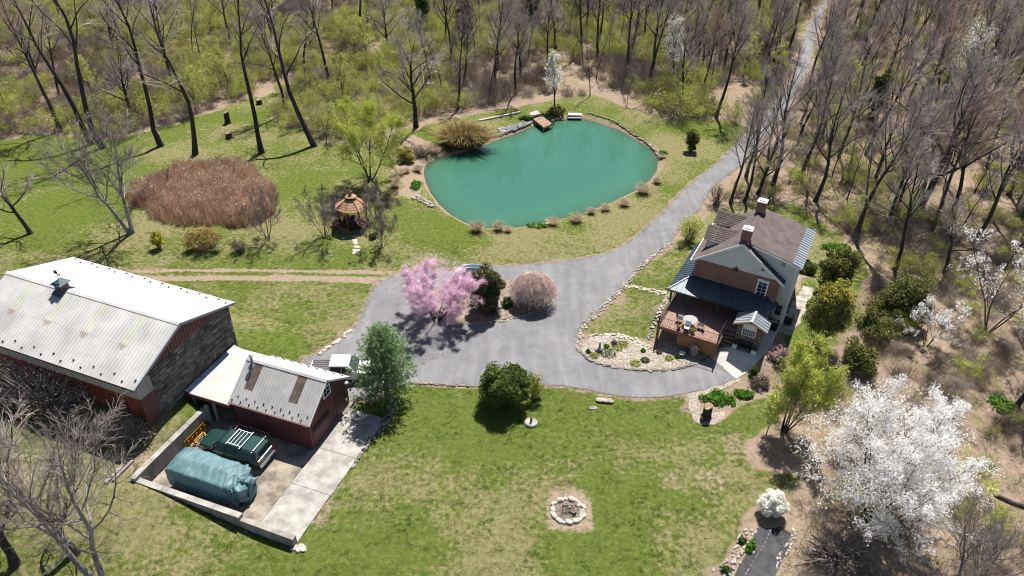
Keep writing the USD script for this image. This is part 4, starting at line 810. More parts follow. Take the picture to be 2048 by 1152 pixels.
for i, (u, v) in enumerate(((8.2, -.35), (9.25, 1.3))):
    c = thing('air_conditioner', ('dark square air conditioner in front of the white wing wall', 'dark square air conditioner round the corner of the white wing')[i], 'air conditioner', HF.w(u, v, gz(*HF.w(u, v)[:2])), HF.deg)
    obj('cabinet', MB().box(-.4, .4, -.4, .4, .05, .85, .03), 'dark_iron', c); obj('fan_grille', MB().lathe([(.05, .87), (.32, .87), (.34, .855)], 16), 'plain_grey', c)
# concrete apron up to the house
APR = Polygon([at(*q)[:2] for q in ((1419, 715), (1471, 757), (1503, 738), (1540, 702), (1550, 674), (1565, 648), (1545, 632), (1480, 640), (1440, 680))])
structure('entry_apron', drape(APR, .05, .45), 'concrete_pale')
pw = Polygon([HF.w(u, v)[:2] for u, v in ((8.75, -.6), (9.9, -.6), (10.4, 3), (10.6, 8.5), (9.4, 8.6), (9.05, 3))])
structure('side_path', drape(biggest(rough_edge(pw, .25, .8, 4)), .04, .9), 'field_stone')

# ------------------------------------------------------------------ vehicles
mk('paint_white', (0.78, 0.78, 0.78), None, rough=.3, spec=.5, coat=.6); mk('paint_green', (0.008, 0.040, 0.034), None, rough=.28, spec=.5, coat=.7)
mk('tyre', (0.02, 0.02, 0.021), None, rough=.85); mk('chrome', (0.62, 0.62, 0.63), None, rough=.22, metal=.9); mk('bed_cover', (0.10, 0.10, 0.105), (0.14, 0.14, 0.145), 3, .7)
mk('plow_yellow', (0.34, 0.18, 0.02), (0.48, 0.27, 0.04), 3, .5); mk('tail_red', (0.35, 0.02, 0.015), None, rough=.3); mk('lamp_clear', (0.5, 0.5, 0.48), None, rough=.2)
mk('light_purple_white', (0.72, 0.71, 0.74), None, rough=.4)
def loft(secs, cap=True):
    """hull strips through sections [(x, [(y, z), ...]), ...] with the same number of points"""
    n = len(secs[0][1]); v = [[x, y, z] for x, s in secs for y, z in s]; f = []
    for i in range(len(secs) - 1):
        for j in range(n): f.append([i * n + j, (i + 1) * n + j, (i + 1) * n + (j + 1) % n, i * n + (j + 1) % n])
    mb = MB().add(v, f)
    for i, o in ((0, 1), (len(secs) - 1, -1)):
        b = i * n; mb.f.append(np.array([[b, b + k, b + k + 1][::o] for k in range(1, n - 1)]))
    return mb
def body_sec(w, z0, z1, tuck=.08): return [(-w, z0), (w, z0), (w, z0 + .25), (w, z1 - .12), (w - tuck, z1), (0, z1 + .02), (-w + tuck, z1), (-w, z1 - .12), (-w, z0 + .25)]
def pickup(name, label, loc, rz, paint, cap=False, cover=False):
    t = thing(name, label, 'pickup truck', loc, rz)
    w = .95
    obj('body', loft([(-2.75, body_sec(w - .05, .5, 1.0)), (-2.6, body_sec(w, .42, 1.08)), (-.5, body_sec(w, .38, 1.08)), (.9, body_sec(w, .38, 1.08)), (1.3, body_sec(w, .40, 1.10)), (2.35, body_sec(w - .02, .42, 1.03)), (2.68, body_sec(w - .12, .48, .90, .14))]), paint, t, smooth=35)
    z0, z1 = 1.05, 1.78
    cab = lambda x, w2, z: (x, [(-w2, z0), (w2, z0), (w2 - .02, z0 + .05), (w2 - .12, z - .1), (w2 - .22, z), (0, z + .03), (-w2 + .22, z), (-w2 + .12, z - .1), (-w2 + .02, z0 + .05)])
    x0 = -2.62 if cap else -.95
    obj('cab', loft([cab(x0, w - .03, z1 - (.08 if cap else .02)), cab(x0 + .12, w - .03, z1), cab(.55, w - .03, z1), cab(.68, w - .03, z1 - .04), cab(1.38, w - .06, 1.13)]), paint, t, smooth=30)
    # glass set on the cab faces
    ws = MB().slab([(1.36, -.78, 1.16), (1.36, .78, 1.16), (.72, .62, 1.745), (.72, -.62, 1.745)], .02); ws2 = ws.moved((.012, 0, .018)); obj('windshield', ws2, 'glass_truck', t)
    for s in (-1, 1):
        for (xa, xb, xc, xd) in ((.12, 1.1, .58, .12), (-.8, .03, .03, -.8)) if not cap else ((.12, 1.1, .58, .12), (-.8, .03, .03, -.8), (-2.4, -.95, -.95, -2.4)):
            q = [(xa, s * .925, 1.14), (xb, s * .925, 1.14), (xc, s * .825, 1.66), (xd, s * .825, 1.66)]
            obj('side_window', MB().slab(q if s < 0 else q[::-1], .02).moved((0, s * .022, .0)), 'glass_truck', t)
        obj('mirror', MB().box(1.0, 1.14, min(s * .98, s * 1.2), max(s * .98, s * 1.2), 1.15, 1.36, .03), 'dark_iron' if cap else paint, t)
        obj('door_handle', MB().box(-.1, .08, s * .955 - .02, s * .955 + .02, .93, .98), 'chrome', t)
        obj('headlight', MB().box(2.56, 2.66, min(s * .5, s * .82), max(s * .5, s * .82), .72, .88, .02), 'lamp_clear', t)
        obj('tail_light', MB().box(-2.76, -2.66, min(s * .72, s * .9), max(s * .72, s * .9), .7, 1.0, .02), 'tail_red', t)
        for x in (1.75, -1.72):
            wh = MB(); wh.lathe([(.16, -.11), (.38, -.11), (.40, -.07), (.40, .07), (.38, .11), (.16, .11)], 18)
            v, f = wh.arr(); v = np.stack([v[:, 0] + x, v[:, 2] + s * .88, v[:, 1] + .40], 1)
            wp_ = obj('wheel', (v, f[:, ::-1]), 'tyre', t)
            hb_ = MB().lathe([(.01, .06), (.2, .08), (.24, .115), (.18, .115)], 14); v, f = hb_.arr(); v = np.stack([v[:, 0] + x, v[:, 2] * s + s * .88, v[:, 1] + .40], 1); obj('rim', (v, f), 'chrome', wp_)
            obj('wheel_arch', MB().tube([(x + .5 * math.cos(a), s * .945, .42 + .5 * math.sin(a)) for a in np.linspace(0, PI, 9)], .035, 5), 'dark_iron', t)
    obj('front_bumper', MB().box(2.6, 2.78, -.88, .88, .42, .62, .04), 'chrome', t); obj('rear_bumper', MB().box(-2.92, -2.74, -.9, .9, .45, .62, .03), 'chrome', t)
    obj('grille', MB().box(2.62, 2.70, -.48, .48, .66, .88, .02), 'dark_iron', t)
    if cover:
        bc = obj('bed_cover', MB().box(-2.62, -.98, -.84, .84, 1.06, 1.12, .02), 'bed_cover', t)
        for i in range(6): obj('cover_rib', MB().box(-2.6, -1.0, -.7 + i * .28 - .02, -.7 + i * .28 + .02, 1.12, 1.15), 'bed_cover', bc)
    else: obj('rear_window', MB().slab([(-2.66, .75, 1.14), (-2.66, -.75, 1.14), (-2.63, -.62, 1.62), (-2.63, .62, 1.62)], .02), 'glass_truck', t)
    return t
wt = pickup('white_pickup', 'white pickup truck parked behind the workshop, half hidden by the pine', (*GF.w(-2.15, 8.2)[:2], gz(*GF.w(-2.15, 8.2)[:2]) + .03), 2.0, 'paint_white', cover=True)
gt = pickup('green_pickup', 'dark green pickup with white roof rack parked in the yard', (*GF.w(-5.1, -2.45)[:2], .02), GF.deg + 180, 'paint_green', cap=True)
rk = obj('roof_rack', MB().beam((-.05, -.80, 1.90), (-.05, .80, 1.90), .07, .05).beam((-1.25, -.9, 1.90), (-1.25, .9, 1.90), .055, .045).beam((-2.3, -.9, 1.87), (-2.3, .9, 1.87), .06, .05), 'light_purple_white', gt)
obj('rack_rail', MB().beam((-.05, .7, 1.94), (-1.25, .7, 1.94), .05, .05), 'light_purple_white', rk); obj('rack_rail', MB().beam((-.05, -.7, 1.94), (-1.25, -.7, 1.94), .05, .05), 'light_purple_white', rk)
for i in range(3): obj('rack_bar', MB().beam((-.35 - i * .3, -.7, 1.95), (-.35 - i * .3, .7, 1.95), .035, .03), 'light_purple_white', rk)
for x in (-.05, -1.25, -2.3):
    for y in (-.75, .75): obj('rack_foot', MB().box(x - .04, x + .04, y - .04, y + .04, 1.72, 1.92), 'dark_iron', rk)
# snow plough
pl = thing('snow_plough', 'yellow snow plough blade lying by the retaining wall', 'snow plough', GF.w(-8.75, -2.3, .03), GF.deg)
pr_ = [(.30 - .28 * math.sin(a), .42 - .42 * math.cos(a)) for a in np.linspace(.15, 2.6, 8)]
bl = MB()
for (p, q) in zip(pr_, pr_[1:]): bl.slab([(p[0] - .35, -1.1, p[1]), (p[0] - .35, 1.1, p[1]), (q[0] - .35, 1.1, q[1]), (q[0] - .35, -1.1, q[1])], .03)
obj('blade', bl, 'plow_yellow', pl)
for y in (-.9, -.45, 0, .45, .9): obj('blade_rib', MB().beam((-.02, y, .08), (.0, y, .75), .05, .10, (0, 1, 0)), 'plow_yellow', pl)
obj('push_frame', MB().beam((.05, -.6, .2), (.9, -.15, .25), .09, .09).beam((.05, .6, .2), (.9, .15, .25), .09, .09).beam((.85, -.4, .28), (.85, .4, .28), .1, .1).beam((.1, -.5, .35), (.1, .5, .35), .1, .08), 'plow_yellow', pl)
obj('lift_ram', MB().tube([(.35, 0, .3), (.85, 0, .6)], .05, 8), 'chrome', pl); obj('hitch', MB().box(.8, 1.0, -.35, .35, .2, .62, .02), 'dark_iron', pl)
# covered trailer
mk('tarp', (0.062, 0.138, 0.155), (0.105, 0.20, 0.222), 0.8, 0.55, 0.25, 2.2, spec=.4, detail=5)
tr = thing('covered_trailer', 'long trailer under a blue green tarpaulin in the yard corner', 'trailer', GF.w(-4.4, -5.65, .02), GF.deg)
def tarp():
    nu, nv = 90, 48; L, Wd, Hh = 3.15, 1.2, 2.3; rg = np.random.default_rng(5); pts = []
    prof = [(-1, .12), (-1.0, .8), (-.985, .865), (-.93, .90), (0, 1.0), (.93, .90), (.985, .865), (1.0, .8), (1, .12)]
    pp = np.array(prof); d = np.r_[0, np.cumsum(np.linalg.norm(np.diff(pp * [Wd, Hh], axis=0), axis=1))]; s = np.linspace(0, d[-1], nv)
    py, pz = np.interp(s, d, pp[:, 0]), np.interp(s, d, pp[:, 1])
    V = np.zeros((nu, nv, 3))
    for i in range(nu):
        t = i / (nu - 1); x = -L + 2 * L * t
        e = max(0, (t - .80) / .20); rr = math.sqrt(max(0, 1 - e ** 2.4 * .92)); topz = 1 - .32 * e ** 2
        el = max(0, (.06 - t) / .06)
        V[i, :, 0] = x + (.0 if e == 0 else 0); V[i, :, 1] = py * Wd * (rr if e else 1) * (1 - .05 * el); V[i, :, 2] = pz * Hh * topz * (1 - .10 * el)
    V[..., 2] = np.where(V[..., 2] < .3, .28, V[..., 2])
    tt = np.linspace(0, 1, nu)[:, None]; ss = np.linspace(0, 1, nv)[None]
    P_ = np.stack(np.broadcast_arrays(tt * 9, ss * 7, 0 * tt), -1); wr = 1.3 * (meshkit.fbm(P_, 4, 3) - .5) + .5 * (np.abs(meshkit.noise(P_ * [2.4, 1.2, 1], 8) - .5) - .2)
    fold = np.abs(meshkit.noise(np.stack(np.broadcast_arrays(tt * 26 + ss * 10, ss * 5 - tt * 8, 0 * tt + 1), -1), 9) - .5)
    amp = .09 + .80 * smooth((tt - .70) / .25)
    V[..., 1] += np.sign(V[..., 1]) * (wr * .10 + (fold - .22) * amp * .9 * (tt > .7)); V[..., 2] += wr * .09 * (ss > .2) * (ss < .8) + (fold - .22) * amp * .7 * (np.abs(ss - .5) < .42)
    V[..., 0] += (fold - .25) * amp * .6 * (tt > .75)
    q = [[i * nv + j, (i + 1) * nv + j, (i + 1) * nv + j + 1, i * nv + j + 1] for i in range(nu - 1) for j in range(nv - 1)]
    mb = MB().add(V.reshape(-1, 3), q)
    for i, o in ((0, 1), (nu - 1, -1)): mb.f.append(np.array([[i * nv, i * nv + k, i * nv + k + 1][::o] for k in range(1, nv - 1)]))
    return mb
obj('tarpaulin', tarp(), 'tarp', tr, smooth=50)
obj('frame', MB().box(-3.0, 2.9, -.9, .9, .3, .4).beam((-3.0, 0, .36), (-3.75, 0, .42), .1, .1), 'dark_iron', tr)
obj('coupler', MB().tube([(-3.7, 0, .2), (-3.7, 0, .75)], .05, 8), 'chrome', tr)
for y in (-.95, .95):
    for x in (.2, .95):
        v, f = MB().lathe([(.05, -.1), (.32, -.1), (.34, 0), (.32, .1), (.05, .1)], 14).arr(); obj('wheel', (np.stack([v[:, 0] + x, v[:, 2] + y, v[:, 1] + .34], 1), f), 'tyre', tr)
# ladder leaning low on the workshop wall
ld = thing('ladder', 'aluminium ladder lying along the foot of the maroon workshop wall', 'ladder', GF.w(-5.2, -.35, .03), GF.deg)
for z in (.12, .5): obj('rail', MB().beam((-1.45, 0 + z * .3, z), (1.45, z * .3, z), .03, .07), 'plain_grey', ld)
for i in range(11): obj('rung', MB().beam((-1.35 + i * .27, .03, .12), (-1.35 + i * .27, .15, .5), .03, .03, (1, 0, 0)), 'plain_grey', ld)
# ------------------------------------------------------------------ gazebo, dock, pond edge, garden things
def ring_poly(r, n=8, a0=PI / 8): return [(r * math.cos(a0 + i * 2 * PI / n), r * math.sin(a0 + i * 2 * PI / n)) for i in range(n)]
gp_ = at(708, 451); gaz = thing('gazebo', 'eight sided wooden gazebo with tan shingle roof and little cupola', 'gazebo', gp_, 12, scale=1.12)
oc, oi, ou = ring_poly(1.75), ring_poly(.52), ring_poly(1.5)
for i in range(8):
    a, b = oc[i], oc[(i + 1) % 8]; c, d = oi[i], oi[(i + 1) % 8]
    obj('roof_panel', slope_courses('g', (*a, 2.35), (*b, 2.35), (*d, 3.15), (*c, 3.15), 5, 'cedar'), 'cedar', gaz)
    obj('hip_cap', MB().beam((*a, 2.41), (*c, 3.2), .07, .05), 'deck_frame', gaz)
    obj('post', MB().box(ou[i][0] - .06, ou[i][0] + .06, ou[i][1] - .06, ou[i][1] + .06, .12, 2.35), 'deck_frame', gaz)
    p, q = ou[i], ou[(i + 1) % 8]
    if i != 5: obj('railing', MB().beam((*p, .95), (*q, .95), .06, .05).beam((*p, .3), (*q, .3), .05, .05).beam((*p, .62), (*q, .62), .04, .04), 'deck_frame', gaz)
    obj('roof_tier', MB().slab([(oi[i][0] * 1.15, oi[i][1] * 1.15, 3.38), (oi[(i + 1) % 8][0] * 1.15, oi[(i + 1) % 8][1] * 1.15, 3.38), (0, 0, 3.75)], .04), 'cedar', gaz)
obj('roof_neck', MB().lathe([(.45, 3.1), (.45, 3.42)], 8), 'dark_iron', gaz); obj('floor', MB().prism(ring_poly(1.6), 0.02, .14), 'deck_board', gaz)
obj('cupola', MB().box(-.13, .13, -.13, .13, 3.68, 3.92).lathe([(.02, 4.1), (.22, 3.9), (.02, 3.9)], 4), 'deck_frame', gaz)
for i, (px, py, s) in enumerate(((712, 474, .9), (709, 480, .8), (712, 481.5, .6), (711, 486, .8), (714, 494, .95), (712, 500.5, 1.0), (711, 505, 1.0), (686, 477, .5))):
    r = rock(np.random.default_rng(50 + i), .42 * s, .28 * s, .05); p = at(px, py)
    single('stepping_stone', r.moved(p + Z * .02, i * .7), 'white_stone', f'flat pale stepping stone, {"first second third fourth fifth sixth seventh".split()[i] if i < 7 else "small loose one left"} {"from the gazebo on the short path to the drive" if i < 7 else "of the gazebo path"}', 'stepping stone')
# dock
def on_water(px, py, z=-.5): return P0(px, py, z)
d0, d1, d2, d3 = P0(1066, 238, .25), P0(1083, 231, .25), P0(1109, 249, .25), P0(1084, 254, .25)
dock = thing('pond_dock', 'small wooden dock on posts reaching into the green pond', 'dock', (0, 0, 0))
ax = d1 - d0; ln = ((d3 - d0) + (d2 - d1)) / 2; L_ = np.linalg.norm(ln); k = int(L_ / .15); lu = ln / L_
for i in range(k):
    a, b = d0 + lu * (i * .15), d1 + lu * (i * .15); obj('dock_board', MB().slab([a, a + lu * .142, b + lu * .142, b][::-1], .04), 'deck_board', dock)
for s_, e_ in ((d0, d3), (d1, d2)): obj('dock_beam', MB().beam(s_ - Z * .15, s_ + lu * L_ - Z * .15, .08, .2), 'deck_frame', dock)
obj('dock_beam', MB().beam(d0 + lu * L_ - Z * .15, d1 + lu * L_ - Z * .15, .08, .2), 'deck_frame', dock)
for t in (0.25, .98):
    for c in (d0, d1): obj('dock_post', MB().tube([c + lu * L_ * t - Z * 1.8, c + lu * L_ * t + Z * (.06 if t < .5 else .06)], .08, 8), 'timber_grey', dock)
for t in (.45, .9): obj('hand_rail', MB().tube([d1 + lu * L_ * t, d1 + lu * L_ * t + Z * .9], .03, 6).tube([d1 + lu * L_ * t + Z * .9, d1 + lu * L_ * (t + .08) + Z * .4], .03, 6), 'dark_iron', dock)
obj('hand_rail', MB().tube([d0 + lu * L_ * .1 + ax * .7, d0 + lu * L_ * .1 + ax * .7 + Z * .95], .03, 6), 'dark_iron', dock)
def slabs(name, label, quads, th=.2):
    t = thing(name, label, 'steps', (0, 0, 0))
    for q in quads: obj('step', MB().slab([P0(*p[:2], p[2]) for p in q], th), 'timber_pale', t)
slabs('dock_steps', 'two broad pale steps down to the pond dock', [[(1058, 229, .75), (1061, 225, .75), (1078, 219.5, .75), (1080, 223.5, .75)][::-1], [(1062, 233, .5), (1060, 230, .5), (1080, 224, .5), (1083, 229, .5)]])
slabs('pond_steps', 'two pale timber steps at the water right of the dock', [[(1136, 230, .2), (1164, 230.5, .2), (1164, 226, .2), (1136, 225.5, .2)], [(1136, 235.5, -.1), (1163, 235.8, -.1), (1163, 231.5, -.1), (1136, 231, -.1)]])
a, b = at(958, 243), at(1040, 226); single('timber_edging', MB().beam(a + Z * .1, b + Z * .1, .3, .3), 'timber_pale', 'long pale timber edging the bank left of the dock', 'timber edging')
# riprap on the pond bank
rr = np.random.default_rng(21)
rip = thing('riprap', 'bluish grey broken stone covering the bank left of the dock', 'stone bank', (0, 0, 0))
RP = [(985, 268), (1000, 257), (1030, 250), (1058, 246), (1062, 252), (1035, 262), (1008, 276), (990, 282)]
pl2 = Polygon(RP); cnt = 0
while cnt < 230:
    x, y = rr.uniform(985, 1063), rr.uniform(245, 283)
    if pl2.contains(Point(x, y)):
        s = rr.uniform(.16, .38); obj('stone', rock(rr, s, s * .8, s * .6).moved(at(x, y) + Z * .05, rr.uniform(0, 6)), 'riprap', rip); cnt += 1
def stone_row(name, label, px, size, mat, gap=1.0, cat='stone edging', rows=1, seed=1, high=.6, wob=.06):
    """edging stones laid along a line of picture points, each a part"""
    rg = np.random.default_rng(seed); t = thing(name, label, cat, (0, 0, 0))
    l = LineString([at(*p)[:2] for p in px])
    for r in range(rows):
        s = 0
        while s < l.length:
            w = size * rg.uniform(.6, 1.5); c = np.array(l.interpolate(s).coords[0]); e = np.array(l.interpolate(min(s + .2, l.length)).coords[0]) - np.array(l.interpolate(max(0, s - .2)).coords[0]); an_ = math.atan2(e[1], e[0])
            nn = np.array([-math.sin(an_), math.cos(an_)]); c = c + nn * ((r - (rows - 1) / 2) * size * .8 + rg.normal(0, wob))
            obj('stone', rock(rg, w * .55, size * rg.uniform(.32, .5), size * high * rg.uniform(.3, .6)).moved((*c, gz(*c) + size * .1 + r * size * .05), an_ + rg.normal(0, .25)), mat, t); s += w * gap
    return t
stone_row('stone_edging', 'line of pale rough stones between drive and house lawn', [(1340, 486), (1315, 505), (1290, 527), (1270, 547), (1250, 569), (1232, 590), (1210, 612), (1185, 635), (1164, 657), (1157, 680), (1158, 700)], .29, 'field_stone', 1.15, rows=2, seed=3, wob=.12)
stone_row('stone_edging', 'curved dark stone kerb round the rock garden by the drive', [(1158, 702), (1176, 717), (1200, 729), (1225, 735), (1250, 738), (1300, 743), (1350, 738), (1387, 730), (1408, 721), (1424, 713)], .42, 'field_stone_dark', .95, rows=1, seed=4)
stone_row('stone_path', 'curving row of pale flat stones above the rock garden', [(1182, 676), (1205, 672), (1232, 671), (1258, 677), (1280, 687), (1300, 697)], .3, 'white_stone', 1.1, 'stone path', rows=3, seed=5, high=.35)
stone_row('stone_path', 'line of small pale stones crossing the lawn to the porch', [(1252, 573), (1275, 575), (1300, 580), (1332, 588)], .3, 'white_stone', 1.0, 'stone path', rows=2, seed=6, high=.35)
stone_row('stone_edging', 'rough stone edging along the left side of the deck', [(1335, 592), (1320, 625), (1305, 655), (1296, 680)], .28, 'field_stone', 1.2, rows=2, seed=7)
stone_row('stone_edging', 'white broken stones along the drive behind the workshop', [(640, 707), (660, 694), (680, 680), (702, 661)], .48, 'white_stone', 1.1, rows=1, seed=8)
stone_row('stone_edging', 'rough stones along the drive between pine and yew', [(822, 767), (850, 768), (880, 770), (915, 771), (948, 773)], .34, 'field_stone_dark', 1.15, rows=1, seed=9)
stone_row('stone_edging', 'grey stones edging the right side of the concrete yard', [(790, 800), (780, 830), (762, 855), (742, 880), (722, 905), (700, 935)], .34, 'field_stone_dark', 1.1, rows=2, seed=10)
stone_row('stone_edging', 'low stone edging along the front of the island bed', [(856, 622), (870, 637), (900, 644), (940, 648), (992, 645), (1030, 637), (1056, 630), (1082, 620), (1102, 604)], .34, 'field_stone', 1.0, rows=1, seed=11)
stone_row('stone_edging', 'brown stones lining the far right edge of the pond', [(1176, 237), (1195, 243), (1213, 249), (1232, 255), (1252, 265), (1270, 276), (1292, 289), (1311, 303), (1320, 320)], .42, 'field_stone_dark', 1.0, rows=1, seed=12)
stone_row('stone_edging', 'grey stones on the near left bank of the pond', [(832, 395), (845, 402), (860, 410), (870, 415)], .5, 'field_stone', .9, rows=2, seed=13)
stone_row('stone_edging', 'small white stones on the right side of the black path', [(1592, 1062), (1585, 1080), (1575, 1095), (1565, 1108), (1560, 1120), (1556, 1140)], .2, 'field_stone', 1.15, rows=2, seed=14, wob=.12)
stone_row('stone_edging', 'tumbled pale rocks on the left side of the black path', [(1503, 1060), (1490, 1082), (1478, 1103), (1465, 1122), (1450, 1140), (1440, 1155)], .24, 'field_stone', 1.1, rows=3, seed=15, wob=.22)
stone_row('rock_pile', 'flat broken rocks at the outer corner of the concrete yard', [(590, 1096), (600, 1098), (612, 1099)], .38, 'white_stone', .7, 'rock pile', rows=2, seed=16)
# beds
structure('rock_garden', drape(GARDEN, .05, .9), 'pebbles'); structure('gravel_bed', drape(biggest(rough_edge(GRAVEL, .12, .8, 5)), .045, .9), 'pebbles')
isl = drape(biggest(rough_edge(ISLAND.buffer(-.1), .1, 1, 6)), .10, .9); structure('island_bed', isl, 'mulch')
rg = np.random.default_rng(31)
mk('sedum', (0.30, 0.33, 0.07), (0.42, 0.44, 0.12), 5, .8, trans=.15); mk('moss', (0.055, 0.11, 0.03), (0.11, 0.17, 0.05), 5, .8, trans=.15); mk('heather', (0.17, 0.09, 0.14), (0.25, 0.15, 0.2), 5, .8)
mk('bright_green', (0.075, 0.18, 0.02), (0.13, 0.26, 0.035), 3, .6, trans=.25); mk('twig_brown', (0.16, 0.11, 0.085), (0.26, 0.19, 0.15), 3, .9)
def cushion(px, py, r, h, mat, label, cat='garden plant', n=170, group=None):
    rg = np.random.default_rng(int(px * 7 + py)); a = rg.uniform(0, 2 * PI, n); q = np.sqrt(rg.random(n)) * r
    C = np.stack([q * np.cos(a), q * np.sin(a), h * (1 - (q / r) ** 2) * rg.uniform(.5, 1.1, n) + .03], 1)
    t = thing('cushion_plant', label, cat, at(px, py, .05), 0, group); obj('foliage', MB().add(*cards(C, .055 + .03 * r, rg, .3, .8)), mat, t)
for i, (x, y, r, h, m_, lab) in enumerate(((1216, 708, .72, .28, 'moss', 'large round mossy cushion in the left half of the rock garden'), (1213, 694, .28, .28, 'bright_green', 'small bright green cushion above the large mossy one in the rock garden'), (1228, 688, .28, .4, 'heather', 'purple heather clump at the top of the rock garden'), (1290, 722, .42, .28, 'moss', 'dark green mat near the lower edge of the rock garden'), (1270, 728, .5, .1, 'sedum', 'pale lime sedum mat at the lower edge of the rock garden'), (1235, 696, .55, .1, 'sedum', 'pale lime sedum mat beside the purple heather'), (1188, 712, .5, .1, 'sedum', 'pale lime sedum mat in the left tip of the rock garden'), (1286, 703, .24, .25, 'bright_green', 'little green tuft in the middle of the rock garden'), (1355, 715, .3, .3, 'moss', 'little dark green tuft left of the white dish'), (1369, 708, .3, .3, 'bright_green', 'green tuft behind the white dish'), (1176, 705, .22, .3, 'moss', 'tiny dark tuft at the left tip of the rock garden'), (1318, 706, .3, .22, 'twig_brown', 'brown tuft in the right half of the rock garden'), (1245, 690, .6, .08, 'sedum', 'pale lime sedum mat right of the purple heather'), (1338, 718, .4, .1, 'sedum', 'pale lime sedum mat in the right half of the rock garden'))):
    cushion(x, y, r, h, m_, lab)
bb_ = thing('bird_bath', 'grey bird bath on a pedestal in the rock garden', 'bird bath', at(1199, 697), 0)
obj('pedestal', MB().lathe([(.02, 0), (.2, 0), (.17, .08), (.1, .2), (.09, .75), (.16, .85), (.02, .85)], 14), 'plain_grey', bb_); obj('basin', MB().lathe([(.02, .84), (.2, .86), (.34, .95), (.35, .99), (.31, .98), (.02, .9)], 18), 'plain_grey', bb_)
dish = thing('white_dish', 'shallow white dish on a stand at the right of the rock garden', 'dish', at(1363, 712), 0)
obj('dish', MB().lathe([(.02, .3), (.25, .33), (.3, .38), (.27, .37), (.02, .33)], 18), 'white_paint', dish); obj('stand', MB().lathe([(.12, 0), (.06, .3)], 10), 'plain_grey', dish)
wc = thing('well_cap', 'round concrete well cap with a black pipe in the lawn', 'well cap', at(1062, 847), 0)
obj('cap', MB().lathe([(.02, 0), (.52, 0), (.52, .16), (.46, .22), (.02, .22)], 28), 'concrete', wc); obj('pipe', MB().lathe([(.02, .2), (.08, .2), (.08, .5), (.1, .52), (.1, .6), (.02, .62)], 12), 'dark_iron', wc)
sb = thing('stone_bench', 'low flat stone slab lying on the lawn below the drive', 'stone slab', at(1209, 803), math.degrees(-.1))
obj('slab', rock(rg, .72, .25, .09, 2).moved((0, 0, .16)), 'field_stone', sb)
for x in (-.45, .45): obj('support', rock(rg, .16, .2, .1).moved((x, 0, .05)), 'field_stone', sb)
single('lawn_stone', rock(rg, .4, .22, .1).moved(at(1186, 816)), 'field_stone', 'small flat stone in the lawn below the stone slab', 'stone')
mk('bark_grey', (0.045, 0.036, 0.030), (0.115, 0.094, 0.080), 2.2, .95, .5, 8, stretch=(2, 2, .5), rnd=.2); mk('bark_dark', (0.030, 0.024, 0.021), (0.075, 0.060, 0.052), 2.0, .95, .5, 8, stretch=(2, 2, .5), rnd=.2)
mk('bark_pale', (0.13, 0.115, 0.10), (0.36, 0.34, 0.31), 1.4, .9, .4, 8, stretch=(2, 2, .7)); mk('stump_wood', (0.26, 0.18, 0.11), (0.40, 0.30, 0.20), 4, .9)
def stump(px, py, r, h, lab, lean=0, second=False, name='tree_stump'):
    t = thing(name, lab, 'tree stump', at(px, py), 30); rg = np.random.default_rng(int(px))
    a = np.arange(12) * 2 * PI / 12; pr = [(1.5, -.1), (1.15, .12), (1.0, .35), (.95, 1.0)]
    V = np.array([[r * k * math.cos(q) * (1 + .12 * math.sin(3 * q + px)), r * k * math.sin(q) * (1 + .12 * math.sin(3 * q + px)), h * z + (.1 * h * math.cos(q) if z == 1 else 0)] for k, z in pr for q in a])
    obj('trunk', MB().add(V, [[i * 12 + j, i * 12 + (j + 1) % 12, (i + 1) * 12 + (j + 1) % 12, (i + 1) * 12 + j] for i in range(3) for j in range(12)]), 'bark_dark', t, smooth=40)
    top = V[36:] + [0, 0, .004]; obj('cut_face', MB().add(np.vstack([top, top.mean(0)]), [[j, (j + 1) % 12, 12] for j in range(12)]), 'stump_wood', t)
    if second: obj('second_trunk', MB().tube([(r * 1.3, .1, 0), (r * 1.35, .1, h * .6), (r * 1.35, .12, h * 1.15)], [r * .55, r * .42, r * .38], 9), 'bark_dark', t); obj('second_trunk', MB().tube([(-r * 1.3, -.1, 0), (-r * 1.5, -.2, h * .35)], [r * .6, r * .5], 9), 'bark_dark', t)
stump(1411, 836, .36, 1.35, 'tall dark tree stump in the gravel bed below the drive', second=True)
stump(456, 246, .38, 1.7, 'tall split stump on the slope by the woods trail'); stump(459, 276, .4, .8, 'short dark stump on the slope below the tall split one'); stump(519, 208, .42, .75, 'pale stump beside the trail into the woods')
# fire pit
fp = thing('fire_pit', 'ring of white rocks round ashes and charred sticks on the lawn', 'fire pit', at(1136, 1022), 0)
rg = np.random.default_rng(77)
for i in range(26):
    a = i * 2 * PI / 26 + rg.normal(0, .06); R = 1.12 + rg.normal(0, .05); s = rg.uniform(.12, .22)
    obj('rock', rock(rg, s * 1.2, s * .85, s * .7, 2).moved((R * math.cos(a), R * .92 * math.sin(a), s * .35), a + 1.57 + rg.normal(0, .3)), 'white_stone', fp)
for i in range(10):
    a = rg.uniform(-.6, .9); R = .92; s = rg.uniform(.08, .13); obj('rock', rock(rg, s, s * .8, s * .7).moved((R * math.cos(a), R * math.sin(a), s * .3), a), 'white_stone', fp)
mk('ash', (0.10, 0.085, 0.075), (0.26, 0.22, 0.19), 8, .95, .4, 20); mk('charcoal', (0.018, 0.017, 0.016), None, rough=.9)
obj('ash_bed', MB().lathe([(.01, .05), (.5, .045), (1.0, .02)], 24), 'ash', fp)
obj('grate', MB().box(-.42, .38, -.3, -.26, .1, .13).box(-.42, .38, .36, .4, .1, .13), 'charcoal', fp)
for i in range(9): obj('grate_bar', MB().box(-.4 + i * .095, -.37 + i * .095, -.28, .38, .10, .125), 'charcoal', fp)
